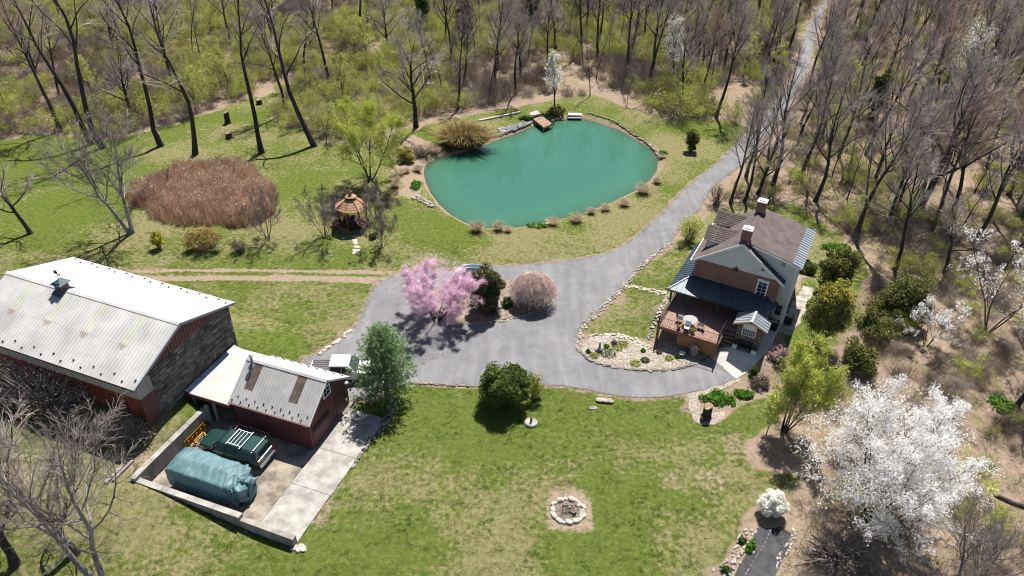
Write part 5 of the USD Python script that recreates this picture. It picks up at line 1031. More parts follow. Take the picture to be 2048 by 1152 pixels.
obj('log', MB().tube([(.05, -.05, .18), (.42, -.32, .16)], .05, 7), 'stump_wood', fp); obj('log', MB().tube([(.3, -.45, .12), (.55, -.25, .14)], .07, 7), 'charcoal', fp); obj('log', rock(rg, .09, .07, .07).moved((.12, .2, .2)), 'white_stone', fp)
for i in range(16): a = rg.uniform(0, 6.3); R = rg.uniform(.45, .85); obj('ember_stick', MB().tube([(R * math.cos(a), R * math.sin(a), .06), (R * math.cos(a + .25), R * math.sin(a + .25), .08)], .02, 5), 'red_wood', fp)
# trampoline behind the redbud
tp = thing('trampoline', 'round trampoline with blue and white edge padding behind the redbud', 'trampoline', (*P0(944, 548, .7)[:2], gz(*P0(944, 548, .7)[:2])), 0)
mk('pad_blue', (0.012, 0.065, 0.16), None, rough=.45); mk('mat_black', (0.02, 0.02, 0.022), None, rough=.7)
for i in range(8):
    seg = MB(); aa = np.linspace(i * PI / 4 + .02, (i + 1) * PI / 4 - .02, 7)
    for a, b in zip(aa, aa[1:]): seg.slab([(1.28 * math.cos(a), 1.28 * math.sin(a), .72), (1.85 * math.cos(a), 1.85 * math.sin(a), .70), (1.85 * math.cos(b), 1.85 * math.sin(b), .70), (1.28 * math.cos(b), 1.28 * math.sin(b), .72)], .05)
    pd_ = obj('edge_pad', seg, 'pad_blue' if i in (1, 2, 0, 5, 6) else 'paint_white', tp)
    for R in (1.27, 1.86): obj('pad_trim', MB().tube([(R * math.cos(a), R * math.sin(a), .725) for a in aa], .02, 5), 'paint_white', pd_)
obj('mat', MB().lathe([(.01, .66), (1.3, .68)], 32), 'mat_black', tp)
for i in range(4): a = i * PI / 2 + .4; obj('leg', MB().tube([(1.7 * math.cos(a), 1.7 * math.sin(a), .68), (1.75 * math.cos(a), 1.75 * math.sin(a), 0), (1.75 * math.cos(a + .45), 1.75 * math.sin(a + .45), 0), (1.7 * math.cos(a + .45), 1.7 * math.sin(a + .45), .68)], .03, 6), 'plain_grey', tp)
# black fabric path
mk('path_black', (0.034, 0.034, 0.038), (0.075, 0.075, 0.082), 1.1, .75, .5, 5, detail=6)
FAB = [(1514, 1056), (1540, 1058), (1562, 1054), (1587, 1070), (1578, 1095), (1563, 1125), (1545, 1165), (1538, 1230), (1440, 1230), (1470, 1150), (1490, 1110)]
fabric = thing('fabric_path', 'strip of black landscape fabric laid as a path at the bottom edge', 'ground fabric')
obj('sheet', drape(biggest(rough_edge(px_poly(FAB), .1, .5, 8)), .05, .45), 'path_black', fabric)
sl_ = LineString([at(*p)[:2] for p in [(1541, 1060), (1528, 1090), (1508, 1120), (1490, 1152), (1470, 1190)]])
for i in range(16):
    a, b = (np.array(sl_.interpolate(sl_.length * t).coords[0]) for t in (i / 16, (i + rg.uniform(.2, .7)) / 16)); obj('seam_gravel', MB().tube([(*a, gz(*a) + .055), (*b, gz(*b) + .055)], rg.uniform(.012, .026), 4), 'white_stone', fabric)
# ------------------------------------------------------------------ plants: materials and growth
mk('twigs', (0.20, 0.165, 0.152), (0.37, 0.315, 0.295), 1.3, .95, rnd=.22)
mk('twigs_pale', (0.15, 0.125, 0.112), (0.33, 0.285, 0.262), 1.1, .95, rnd=.15)
mk('twigs_red', (0.22, 0.145, 0.125), (0.38, 0.265, 0.235), 1.3, .95, rnd=.2)
mk('thicket_brown', (0.17, 0.125, 0.098), (0.33, 0.26, 0.205), .9, .95, rnd=.25)
mk('leaf_haze', (0.25, 0.285, 0.055), (0.43, 0.45, 0.115), 1.2, .7, trans=.35, rnd=.25)
mk('leaf_lime', (0.27, 0.325, 0.04), (0.43, 0.46, 0.085), 1.0, .65, trans=.35, rnd=.12)
mk('leaf_yellow', (0.46, 0.42, 0.05), (0.62, 0.55, 0.07), 1.0, .65, trans=.3)
mk('leaf_gold', (0.60, 0.46, 0.03), (0.80, 0.64, 0.05), 1.0, .6, trans=.3)
mk('needle_pine', (0.13, 0.22, 0.085), (0.25, 0.36, 0.16), 1.4, .6, trans=.25)
mk('needle_yew', (0.060, 0.105, 0.022), (0.165, 0.215, 0.050), 1.6, .6, trans=.12)
mk('needle_olive', (0.11, 0.125, 0.034), (0.26, 0.26, 0.078), 1.0, .7, trans=.1)
mk('leaf_magnolia', (0.052, 0.072, 0.026), (0.17, 0.165, 0.062), 1.6, .35, spec=.5, trans=.08)
mk('leaf_rust', (0.22, 0.12, 0.05), (0.30, 0.18, 0.08), 2, .6, trans=.15)
mk('blossom_white', (0.86, 0.85, 0.84), (0.90, 0.90, 0.89), 1.5, .7, trans=.6)
mk('blossom_cream', (0.74, 0.73, 0.66), (0.84, 0.83, 0.78), 1.5, .7, trans=.4)
mk('blossom_pink', (0.66, 0.40, 0.56), (0.86, 0.66, 0.77), 1.0, .7, trans=.4)
mk('blossom_peach', (0.58, 0.42, 0.37), (0.80, 0.66, 0.61), 1.2, .7, trans=.25)
mk('straw', (0.58, 0.45, 0.29), (0.76, 0.64, 0.47), 1.5, .85, trans=.3, rnd=.15)
mk('willow_gold', (0.33, 0.235, 0.095), (0.52, 0.39, 0.17), 1.2, .85, trans=.1)
mk('reed_brown', (0.46, 0.28, 0.195), (0.68, 0.45, 0.33), .8, .9, trans=.25, rnd=.15)
mk('reed_plume', (0.68, 0.53, 0.37), (0.82, 0.70, 0.54), 2, .9, trans=.2)
mk('grass_blade', (0.06, 0.12, 0.016), (0.13, 0.19, 0.035), .6, .8, trans=.25, rnd=.25)
mk('grass_dry', (0.25, 0.21, 0.10), (0.40, 0.34, 0.20), .8, .9, trans=.2, rnd=.2)
mk('lilac_twig', (0.20, 0.15, 0.14), (0.36, 0.28, 0.27), 1.2, .9)

def rot_about(d, ang, az):
    """d tilted by ang towards the azimuth az about itself"""
    d = unit(d); r = np.cross(d, [0, 0, 1.]) if abs(d[2]) < .95 else np.cross(d, [1., 0, 0]); r = unit(r); q = np.cross(d, r)
    return d * math.cos(ang) + (r * math.cos(az) + q * math.sin(az)) * math.sin(ang)
def limb(rng, p, d, L, n, wig, up):
    pts = [np.asarray(p, float)]; d = unit(d)
    for i in range(n):
        d = d + rng.normal(0, wig, 3); d[2] += up; d = d / np.linalg.norm(d); pts.append(pts[-1] + d * L / n)
    return np.array(pts)
def grow(seed, H, r0, stems=1, stem_ang=(0, 0), n1=12, l1=.38, a1=(35, 55), fork=.35, n2=6, l2=.5, a2=(30, 55), n3=7, l3=.55, a3=(25, 55), up=.06, wig=.07, stemfrac=.92, droop=0.0, tw=.013):
    rng = np.random.default_rng(seed); lv = [[], [], [], []]; rd = [[], [], [], []]
    for s in range(stems):
        sa = math.radians(rng.uniform(*stem_ang)); az0 = rng.uniform(0, 2 * PI) if stems == 1 else s * 2 * PI / stems + rng.normal(0, .3)
        d = np.array([math.sin(sa) * math.cos(az0), math.sin(sa) * math.sin(az0), math.cos(sa)])
        st = limb(rng, (.12 * math.cos(az0) * (stems > 1), .12 * math.sin(az0) * (stems > 1), -.15), d, H * stemfrac * rng.uniform(.85, 1.0 if stems > 1 else .95), 9, wig * .85, up * .8); rr = r0 / (stems ** .5) * (1 - np.linspace(0, 1, 10) ** 1.1 * .9); rr[0] *= 1.35
        lv[0].append(st); rd[0].append(rr); N1 = max(3, n1 // stems) if stems > 1 else n1
        for i in range(N1):
            t = fork + (1 - fork) * ((i + rng.uniform(.1, .9)) / N1) * .98; k = min(int(t * 9), 8); f = t * 9 - k
            p = st[k] * (1 - f) + st[k + 1] * f; dd = unit(st[k + 1] - st[k]); rp = rr[k] * (1 - f) + rr[k + 1] * f
            q = (t - fork) / (1 - fork); ang = math.radians(rng.uniform(*a1)) * (1.1 - .45 * q); L = l1 * H * (1.05 - .62 * q) * rng.uniform(.75, 1.2)
            b = limb(rng, p, rot_about(dd, ang, i * 2.4 + rng.normal(0, .4)), L, 6, wig * 1.5, up - droop); br = max(rp * .58, tw * 1.6) * np.linspace(1, .28, 7)
            lv[1].append(b); rd[1].append(br)
            for j in range(n2):
                t2 = .22 + .76 * (j + rng.uniform(.1, .9)) / n2; k2 = min(int(t2 * 6), 5); f2 = t2 * 6 - k2
                p2 = b[k2] * (1 - f2) + b[k2 + 1] * f2; d2 = unit(b[k2 + 1] - b[k2]); L2 = l2 * L * (1.1 - .55 * t2) * rng.uniform(.7, 1.25)
                c = limb(rng, p2, rot_about(d2, math.radians(rng.uniform(*a2)), rng.uniform(0, 6.28)), L2, 4, wig * 1.6, up * 1.2 - droop); cr = max(br[k2] * .5, tw * 1.2) * np.linspace(1, .4, 5)
                lv[2].append(c); rd[2].append(cr)
                for m in range(n3):
                    t3 = .12 + .86 * (m + rng.uniform(.1, .9)) / n3; k3 = min(int(t3 * 4), 3); f3 = t3 * 4 - k3
                    p3 = c[k3] * (1 - f3) + c[k3 + 1] * f3; d3 = unit(c[k3 + 1] - c[k3])
                    e = limb(rng, p3, rot_about(d3, math.radians(rng.uniform(*a3)), rng.uniform(0, 6.28)), max(l3 * L2 * (1.1 - .5 * t3) * rng.uniform(.6, 1.3), .25), 2, wig * 1.6, up * 1.3 - droop * 1.5)
                    lv[3].append(e); rd[3].append(np.array([tw, tw * .75, tw * .4]))
    tr, cr = MB(), MB()
    tr.add(*tubes(np.array(lv[0]), np.array(rd[0]), 8)); tr.add(*tubes(np.array(lv[1]), np.array(rd[1]), 5))
    cr.add(*tubes(np.array(lv[2]), np.array(rd[2]), 4)); cr.add(*tubes(np.array(lv[3]), np.array(rd[3]), 3))
    return tr, cr, lv, rng
def along(lv, rng, n, jit, levels=(2, 3), lo=.1):
    C = []
    tot = [len(lv[l]) for l in levels]; wts = np.array([len(lv[l]) * (2.0 if l == 2 else 1.0) for l in levels]); wts = wts / wts.sum()
    for l, w_ in zip(levels, wts):
        A = np.array(lv[l]); k = int(n * w_); i = rng.integers(0, len(A), k); t = rng.uniform(lo, 1, k) * (A.shape[1] - 1); j = np.minimum(t.astype(int), A.shape[1] - 2); f = (t - j)[:, None]
        C.append(A[i, j] * (1 - f) + A[i, j + 1] * f + rng.normal(0, jit, (k, 3)))
    return np.vstack(C)
FOREST = dict(fork=.36, n1=13, l1=.27, a1=(28, 50), n2=8, n3=12, up=.07, tw=.016)
OPEN = dict(fork=.26, n1=12, l1=.40, a1=(35, 62), n2=8, n3=11, up=.05, wig=.1, tw=.016)
kinds = {}
def tree_class(key, tr, cr, bark, twig, extra=()):
    c = klass(key); obj('trunk', tr, bark, c, smooth=True); cp_ = obj('crown', cr, twig, c)
    for (n_, mb, mt) in extra: obj(n_, mb, mt, c)
    kinds[key] = c; return c
HREF = {}
for i in range(5):
    tr_, cr_, lv_, _ = grow(100 + i, 22, .30, **{**FOREST, 'fork': .30 + .05 * i, 'n1': 12 + i}); tree_class(f'forest_tree{"abcde"[i]}', tr_, cr_, 'bark_grey' if i % 2 else 'bark_dark', 'twigs' if i != 3 else 'twigs_red'); HREF[f'forest_tree{"abcde"[i]}'] = 22
for i in range(3):
    tr_, cr_, lv_, _ = grow(200 + i, 14, .27, **{**OPEN, 'stemfrac': .8, **({} if i != 2 else dict(stems=2, stem_ang=(6, 22), n1=28, l1=.44, n2=8, n3=12, tw=.014))}); tree_class(f'open_tree{"abc"[i]}', tr_, cr_, 'bark_dark' if i != 2 else 'bark_pale', 'twigs' if i != 2 else 'twigs_pale'); HREF[f'open_tree{"abc"[i]}'] = 14
for i in range(3):
    tr_, cr_, lv_, _ = grow(260 + i, 26, .32, fork=.36 + .06 * i, n1=9, l1=.25, a1=(24, 48), n2=6, n3=8, up=.06, wig=.11, tw=.014); tree_class(f'edge_tree{"abc"[i]}', tr_, cr_, 'bark_dark', 'twigs'); HREF[f'edge_tree{"abc"[i]}'] = 26
for i in range(2):
    tr_, cr_, lv_, _ = grow(220 + i, 14, .10, fork=.35, n1=9, l1=.2, a1=(25, 45), n2=5, n3=6, up=.08, wig=.09); tree_class(f'slender_tree{"ab"[i]}', tr_, cr_, 'bark_grey', 'twigs'); HREF[f'slender_tree{"ab"[i]}'] = 14
tr_, cr_, lv_, rg_ = grow(240, 9, .12, fork=.25, n1=11, l1=.36, a1=(35, 60), n2=6, n3=6, up=.05, wig=.1)
tree_class('haze_tree', tr_, cr_, 'bark_grey', 'twigs', [('foliage', MB().add(*cards(along(lv_, rg_, 2600, .10), rg_.uniform(.06, .12, 2600)[:len(along(lv_, np.random.default_rng(1), 2600, .1))], rg_)), 'leaf_haze')]); HREF['haze_tree'] = 9
tr_, cr_, lv_, rg_ = grow(241, 12, .14, fork=.2, n1=12, l1=.3, a1=(35, 60), n2=6, n3=6, up=.05, wig=.1)
_C = along(lv_, rg_, 900, .12); tree_class('wild_blossom_tree', tr_, cr_, 'bark_grey', 'twigs_pale', [('blossom', MB().add(*cards(_C, .10, rg_)), 'blossom_cream')]); HREF['wild_blossom_tree'] = 12
def plant_tree(key, name, label, px=None, H=None, rz=0, lean=None, group=None, cat='tree', pos=None):
    p = at(*px) if pos is None else pos; s = (H / HREF[key]) if H else 1.0
    return copy_of(kinds[key], name, label, cat, p, rz, group, lean, s)

# ------------------------------------------------------------------ trees one can name
named = [
 ('open_treec', (262, 466), 16.0, 40, (180, 9), 'forked bare tree with pale upper branches left of the reed bed'),
 ('edge_treea', (390, 308), 28, 10, (190, 4), 'tall bare tree standing at the back edge of the reed bed'),
 ('edge_treeb', (322, 292), 28, 70, (185, 7), 'tall bare tree at the wood edge, next left of the one behind the reeds'),
 ('edge_treec', (523, 305), 28, 130, (175, 3), 'tall dark bare tree on the lawn below the dark tree stumps'),
 ('edge_treea', (629, 292), 30, 200, (180, 5), 'tall bare tree with long forked shadow between stumps and yellow green tree'),
 ('slender_treea', (655, 301), 9, 20, None, 'short dark bare trunk just right of the tree with the long forked shadow'),
 ('slender_treeb', (200, 384), 9, 90, (200, 6), 'small twin stemmed bare tree on the lawn left of the forked one'),
 ('open_treea', (61, 467), 13, 10, (190, 13), 'leaning bare tree at the left frame edge behind the barn'),
 ('edge_treeb', (205, 296), 31, 0, (190, 9), 'very tall leaning twin bare tree rising behind the pale branched forked tree'),
 ('edge_treec', (182, 288), 29, 160, (195, 9), 'tall bare tree crowding the left flank of the leaning twin tree'),
 ('forest_treed', (120, 262), 23, 300, (200, 5), 'bare tree with ragged crown at the top left wood edge'),
 ('open_treea', (232, 112), 16, 210, None, 'crooked bare tree standing alone in the green brush at upper left'),
 ('slender_treea', (390, 124), 17, 0, (180, 5), 'cluster stemmed bare tree in the brush above the two stumps'),
 ('slender_treeb', (402, 126), 16, 200, (100, 5), 'thin bare tree leaning out from the cluster stemmed tree above the stumps'),
 ('open_treeb', (832, 254), 19, 160, None, 'dark spreading bare tree behind the willow shrub at the pond'),
 ('forest_treeb', (1461, 406), 15, 10, None, 'slim bare tree left of two others behind the house'),
 ('forest_treec', (1489, 404), 15, 150, (0, 2), 'slim bare tree in the middle of three behind the house'),
 ('open_treea', (1516, 388), 13, 250, (0, 5), 'forked small bare tree right of three behind the house'),
 ('forest_treea', (1630, 403), 20, 90, (0, 6), 'thick bare tree right behind the far house chimney'),
 ('forest_treee', (1708, 474), 21, 220, (0, 5), 'bare tree with dark trunk between house and the big oak'),
 ('slender_treea', (1720, 462), 17, 60, (0, 6), 'thinner bare tree leaning beside the dark trunked one right of the house'),
 ('open_treeb', (1788, 427), 12, 140, None, 'short bare tree close left of the big oak'),
 ('open_treea', (1835, 429), 25, 30, (0, 7), 'biggest bare oak with flared trunk right of the house'),
 ('forest_treed', (1981, 431), 18, 30, (0, 4), 'bare tree right of the big oak at the leaf strewn slope'),
 ('forest_treeb', (2040, 446), 17, 130, None, 'bare tree at the right frame edge above the blossoming plum'),
 ('forest_treea', (2034, 812), 15, 70, (0, 2), 'dark straight trunk at the right frame edge beside the white pear'),
 ('open_treec', (208, 1178), 15.5, 200, (180, 7), 'pale barked forked tree at the bottom left in front of the yard'),
 ('open_treeb', (152, 1105), 13, 80, (170, 6), 'dark multi branched bare tree next left of the pale forked one'),
 ('open_treea', (30, 1130), 15, 320, (120, 4), 'bare tree in the bottom left frame corner'),
 ('open_treec', (1912, 1195), 9, 145, (180, 3), 'pale forked bare tree at the bottom edge right of the white pear'),
 ('slender_treea', (1254, 212), 8, 10, None, 'thin young tree on the grass at the far right of the pond'),
 ('slender_treeb', (1180, 192), 13, 100, None, 'young tree with yellow green ivy on the grass corner behind the pond steps'),
 ('forest_treec', (1095, 145), 15, 40, None, 'bare tree on the bare slope behind the pond blossom tree')]
for (k, px, H, rz, ln_, lab) in named: plant_tree(k, 'bare_tree', lab, px, H, rz, ln_)
def leafy(name, label, px, seed, H, r, spec, bark, twig, leaves, cat='tree', lean=None, levels=(2, 3), rz=0, fill=None):
    tr_, cr_, lv_, rg_ = grow(seed, H, r, **spec); t = thing(name, label, cat, at(*px), rz, tilt=lean)
    obj('trunk', tr_, bark, t, smooth=True); c = obj('crown', cr_, twig, t)
    for (n_, n, size, jit, mt, flat) in leaves:
        C = along(lv_, rg_, n, jit, levels)
        if fill:
            d = rg_.normal(size=(260, 3)); d /= np.linalg.norm(d, axis=1, keepdims=True); q = d * fill[:3] * rg_.uniform(.2, 1.0, (260, 1)) ** .5 + [0, 0, fill[3]]; C = np.vstack([C, q[rg_.integers(0, 260, fill[4])] + rg_.normal(0, .24, (fill[4], 3))])
        obj(n_, MB().add(*cards(C, rg_.uniform(.7, 1.3, len(C)) * size, rg_, flat)), mt, c)
    return t
leafy('pear_tree', 'large pear tree covered in white blossom by the black path', (1734, 1040), 301, 12.0, .26, dict(stems=9, stem_ang=(3, 42), fork=.14, stemfrac=.92, n1=117, l1=.31, a1=(30, 72), n2=7, l2=.45, n3=6, l3=.5, up=.04, wig=.07), 'bark_dark', 'twigs', [('blossom', 46000, .058, .12, 'blossom_white', 0)], lean=(180, 2), levels=(1, 2, 3), fill=(6.3, 5.8, 4.5, 6.3, 9000, .06, 'blossom_white'))
leafy('redbud_tree', 'pink flowering tree in the island bed of the drive', (872, 642), 302, 6.7, .18, dict(stems=11, stem_ang=(4, 50), fork=.28, n1=81, l1=.27, a1=(35, 70), n2=7, l2=.45, n3=6, l3=.45, up=.02, wig=.10), 'bark_dark', 'twigs', [('blossom', 34000, .055, .11, 'blossom_pink', 0)], levels=(1, 2, 3), fill=(3.6, 3.3, 2.9, 4.3, 5000, .058, 'blossom_pink'))
leafy('lime_tree', 'yellow green tree in fresh leaf left of the white pear', (1567, 862), 303, 8.6, .17, dict(stems=6, stem_ang=(6, 33), fork=.26, n1=54, l1=.28, a1=(25, 55), n2=6, n3=6, up=.07), 'bark_dark', 'twigs', [('leaves', 21000, .068, .17, 'leaf_lime', .2)], lean=(20, 5))
leafy('lime_tree', 'small yellow green sapling under the left of the lime leaved tree', (1532, 870), 304, 4.4, .05, dict(fork=.3, n1=12, l1=.36, n2=5, n3=4), 'bark_dark', 'twigs', [('leaves', 1900, .065, .12, 'leaf_lime', .2)])
leafy('spring_tree', 'yellow green tree with dark forked trunk left of the pond', (740, 361), 305, 11.8, .24, dict(stems=4, stem_ang=(12, 40), fork=.3, stemfrac=.9, n1=40, l1=.34, a1=(30, 62), n2=7, n3=7, up=.05, wig=.09), 'bark_dark', 'twigs', [('leaves', 22000, .085, .24, 'leaf_lime', .1)])
leafy('pond_blossom_tree', 'slim white blossoming tree beside the dock', (1110, 223), 306, 10.5, .13, dict(fork=.25, n1=16, l1=.24, a1=(22, 40), n2=6, n3=6, up=.09), 'bark_dark', 'twigs', [('blossom', 3600, .10, .10, 'blossom_cream', 0)])
leafy('plum_tree', 'thin multi stemmed plum with sparse white blossom on the right slope', (1975, 664), 307, 10.5, .16, dict(stems=4, stem_ang=(12, 30), fork=.25, n1=28, l1=.38, a1=(30, 60), n2=7, n3=6, up=.05, wig=.1), 'bark_grey', 'twigs_pale', [('blossom', 4200, .075, .07, 'blossom_white', 0)])
leafy('plum_tree', 'low twiggy plum with sparse white blossom above the white pear', (1852, 690), 308, 5.0, .09, dict(stems=4, stem_ang=(15, 40), fork=.2, n1=24, l1=.42, a1=(30, 60), n2=6, n3=6), 'bark_grey', 'twigs_pale', [('blossom', 2600, .07, .07, 'blossom_white', 0)])
leafy('wild_cherry', 'pale blossoming wild tree in the woods left of the drive top', (1345, 175), 309, 13, .15, dict(fork=.3, n1=13, l1=.3, n2=6, n3=6), 'bark_dark', 'twigs', [('blossom', 1500, .12, .22, 'blossom_cream', 0)])
leafy('wild_cherry', 'pale blossoming wild tree among bare crowns at upper right', (1900, 250), 310, 17, .18, dict(fork=.3, n1=14, l1=.34, n2=6, n3=6), 'bark_dark', 'twigs_pale', [('blossom', 1300, .11, .3, 'blossom_cream', 0)])
MYR = dict(stems=7, stem_ang=(8, 36), fork=.20, n1=63, l1=.30, a1=(14, 36), n2=8, l2=.5, a2=(18, 42), n3=9, l3=.55, a3=(15, 42), up=.05, wig=.07, tw=.0075)
for (x, y, H, s, lab) in ((536, 477, 6.6, 311, 'bare vase shaped small tree at the right end of the reed bed'), (650, 474, 6.6, 312, 'bare vase shaped small tree left of the gazebo'), (763, 497, 5.4, 313, 'bare vase shaped small tree right of the gazebo path')):
    leafy('vase_tree', lab, (x, y), s, H, .085, MYR, 'bark_grey', 'twigs_pale', [])
leafy('vase_tree', 'purplish bare fan shaped tree behind the gazebo', (749, 437), 314, 5.4, .10, {**MYR, 'stem_ang': (14, 46)}, 'lilac_twig', 'lilac_twig', [])
# ------------------------------------------------------------------ evergreens and shrubs
def lumps(rg, n, rx, ry, rz, z0=0., shell=.75):
    d = rg.normal(size=(n, 3)); d /= np.linalg.norm(d, axis=1, keepdims=True); d[:, 2] = np.abs(d[:, 2]) if z0 == 0 else d[:, 2]
    return d * [rx, ry, rz] * rg.uniform(shell, 1.0, (n, 1)) + [0, 0, z0]
def bush(name, label, px, seed, rx, ry, rz, n, size, mat, cat='shrub', z0=None, nl=34, lr=.32, core=None, stems=14, stem_mat='bark_grey', flat=0., rzd=0, extra=(), pos=None, group=None, lean=None):
    rg = np.random.default_rng(seed); z0 = rz * .75 if z0 is None else z0
    C0 = lumps(rg, nl, rx * .78, ry * .78, rz * .78, z0, .7); k = rg.integers(0, nl, n); R = np.array([rx, ry, rz]).mean() * lr * rg.uniform(.6, 1.35, nl)[k][:, None]; C0 = C0 + rg.normal(0, .09, (nl, 3)) * [rx, ry, rz]
    d = rg.normal(size=(n, 3)); d /= np.linalg.norm(d, axis=1, keepdims=True); C = C0[k] + d * R * rg.uniform(.55, 1.05, (n, 1)); C = C[C[:, 2] > .03]
    t = thing(name, label, cat, at(*px) if pos is None else pos, rzd, group, tilt=lean)
    if stems:
        S = []
        for i in range(stems):
            e = C0[rg.integers(0, nl)]; b = np.array([rg.normal(0, .10 * rx), rg.normal(0, .10 * ry), -.05]); S.append(np.array([b, b * .4 + e * .5 + rg.normal(0, .05, 3), e]))
        obj('stems', MB().add(*tubes(np.array(S), np.tile([.035, .025, .01], (stems, 1)), 5)), stem_mat, t, kind='stuff')
    f = obj('foliage', MB().add(*cards(C, rg.uniform(.7, 1.3, len(C)) * size, rg, flat)), mat, t)
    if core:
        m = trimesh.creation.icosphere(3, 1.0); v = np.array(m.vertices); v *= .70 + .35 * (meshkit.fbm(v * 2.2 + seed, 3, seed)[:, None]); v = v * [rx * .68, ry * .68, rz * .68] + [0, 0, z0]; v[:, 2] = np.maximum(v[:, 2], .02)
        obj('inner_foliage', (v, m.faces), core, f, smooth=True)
    for (n2, cnt, sz, mt, zmin) in extra:
        kk = rg.integers(0, nl, cnt); d = rg.normal(size=(cnt, 3)); d /= np.linalg.norm(d, axis=1, keepdims=True); E = C0[kk] + d * (np.array([rx, ry, rz]).mean() * lr); E = E[E[:, 2] > zmin]
        obj(n2, MB().add(*cards(E, sz, rg, flat)), mt, f, kind='stuff')
    return t
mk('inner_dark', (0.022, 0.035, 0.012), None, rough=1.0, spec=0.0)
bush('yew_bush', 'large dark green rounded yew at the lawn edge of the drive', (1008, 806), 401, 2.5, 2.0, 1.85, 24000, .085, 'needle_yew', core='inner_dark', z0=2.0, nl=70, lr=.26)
bush('green_shrub', 'thin light green shrub growing against the right side of the yew', (1070, 796), 402, .85, .8, 1.25, 2200, .06, 'leaf_haze', z0=1.3, nl=26, stems=26)
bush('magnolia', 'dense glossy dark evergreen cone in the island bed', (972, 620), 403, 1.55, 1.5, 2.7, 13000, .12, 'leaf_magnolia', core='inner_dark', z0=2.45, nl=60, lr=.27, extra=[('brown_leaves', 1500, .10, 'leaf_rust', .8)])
bush('green_shrub', 'low light green shrub between the dark evergreen and the weeping cherry', (1013, 612), 404, .62, .6, .6, 1800, .08, 'leaf_green', core='inner_dark')
bush('green_shrub', 'tiny green shrub at the front left of the dark evergreen', (945, 612), 405, .35, .35, .35, 500, .07, 'bright_green')
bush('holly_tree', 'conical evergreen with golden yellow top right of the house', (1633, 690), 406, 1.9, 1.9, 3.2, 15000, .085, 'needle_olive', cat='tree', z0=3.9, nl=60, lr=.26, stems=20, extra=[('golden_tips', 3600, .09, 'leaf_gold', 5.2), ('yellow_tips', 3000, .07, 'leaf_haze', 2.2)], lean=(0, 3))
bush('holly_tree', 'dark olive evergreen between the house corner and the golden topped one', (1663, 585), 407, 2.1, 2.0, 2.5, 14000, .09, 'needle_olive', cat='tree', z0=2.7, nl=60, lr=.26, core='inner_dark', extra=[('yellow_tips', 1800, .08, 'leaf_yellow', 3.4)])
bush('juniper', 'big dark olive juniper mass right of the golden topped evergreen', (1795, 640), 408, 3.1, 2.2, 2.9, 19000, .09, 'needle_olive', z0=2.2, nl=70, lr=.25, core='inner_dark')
bush('juniper', 'low dark olive juniper at the front left of the big juniper mass', (1742, 668), 409, 1.5, 2.4, 1.3, 8500, .085, 'needle_olive', core='inner_dark', nl=44)
bush('juniper', 'dark juniper hidden behind the top of the white pear', (1715, 738), 410, 1.5, 2.4, 1.5, 8500, .085, 'needle_olive', core='inner_dark', nl=44)
bush('juniper', 'pale olive brush growing above the low blossoming plum', (1790, 655), 411, 1.8, 1.6, 1.3, 5200, .08, 'leaf_haze', nl=40)
bush('corner_shrub', 'dark rounded evergreen at the rear right house corner', (1612, 545), 412, 1.1, 1.0, 1.0, 4200, .08, 'needle_yew', core='inner_dark')
bush('white_spirea', 'round white flowering shrub at the head of the black path', (1541, 1028), 413, 1.1, 1.05, .95, 15000, .062, 'blossom_cream', z0=1.05, nl=70, lr=.28, core='blossom_cream')
bush('lawn_conifer', 'small brownish oval conifer alone on the far right lawn', (1381, 302), 414, 1.0, 1.0, 1.7, 4200, .09, 'needle_olive', core='inner_dark', z0=1.7)
bush('forsythia', 'small shrub with yellow flowers in front of the reed bed', (318, 497), 415, .75, .75, 1.0, 1500, .08, 'leaf_yellow', z0=1.2, stems=30, stem_mat='twig_brown')
bush('hedge_shrub', 'wide brown and yellow shrub in front of the reed bed', (412, 498), 416, 2.3, 1.6, 1.4, 5200, .075, 'willow_gold', z0=1.2, stems=90, stem_mat='twig_brown', nl=50, extra=[('yellow_flowers', 900, .07, 'leaf_yellow', 1.3)])
bush('hedge_shrub', 'smaller brown twiggy shrub right of the wide yellow brown one', (478, 503), 417, .95, .9, .9, 1500, .06, 'thicket_brown', stems=60, stem_mat='twig_brown')
bush('pond_shrub', 'round yellow green shrub among tan grasses left of the pond', (811, 322), 418, 1.35, 1.25, 1.0, 5600, .08, 'willow_gold', z0=.95, stems=40, extra=[('green_leaves', 2600, .08, 'leaf_haze', .2)])
bush('drive_shrub', 'tall green and brown shrub where drive and house lawn meet', (1378, 484), 419, 1.7, 1.4, 1.7, 2600, .07, 'leaf_haze', z0=1.9, stems=70, stem_mat='twig_brown', nl=44)
bush('drive_shrub', 'brown bare shrub by the drive behind the green and brown one', (1432, 410), 420, 1.6, 1.4, 1.3, 1800, .06, 'thicket_brown', z0=1.3, stems=70, stem_mat='twig_brown')
bush('bed_shrub', 'reddish brown shrub at the right edge of the entry apron', (1556, 722), 421, 1.15, 1.0, .8, 3200, .06, 'twigs_red', stems=50, stem_mat='twig_brown', core='mulch')
bush('bed_shrub', 'brown low shrub below the reddish one beside the apron', (1520, 772), 422, 1.0, .8, .55, 2200, .055, 'thicket_brown', stems=40, stem_mat='twig_brown')
bush('bed_shrub', 'small dark conical evergreen at the tip of the apron', (1506, 750), 423, .42, .42, .6, 1200, .06, 'needle_yew', core='inner_dark')
bush('rhododendron', 'leafy evergreen shrub against the deck front', (1400, 690), 424, .75, .65, .6, 1500, .10, 'leaf_green', core='inner_dark')
bush('red_shrub', 'reddish brown upright shrub at the right end of the rock garden', (1386, 713), 425, .5, .5, .75, 1500, .05, 'twigs_red', z0=.75, stems=50, stem_mat='twigs_red')
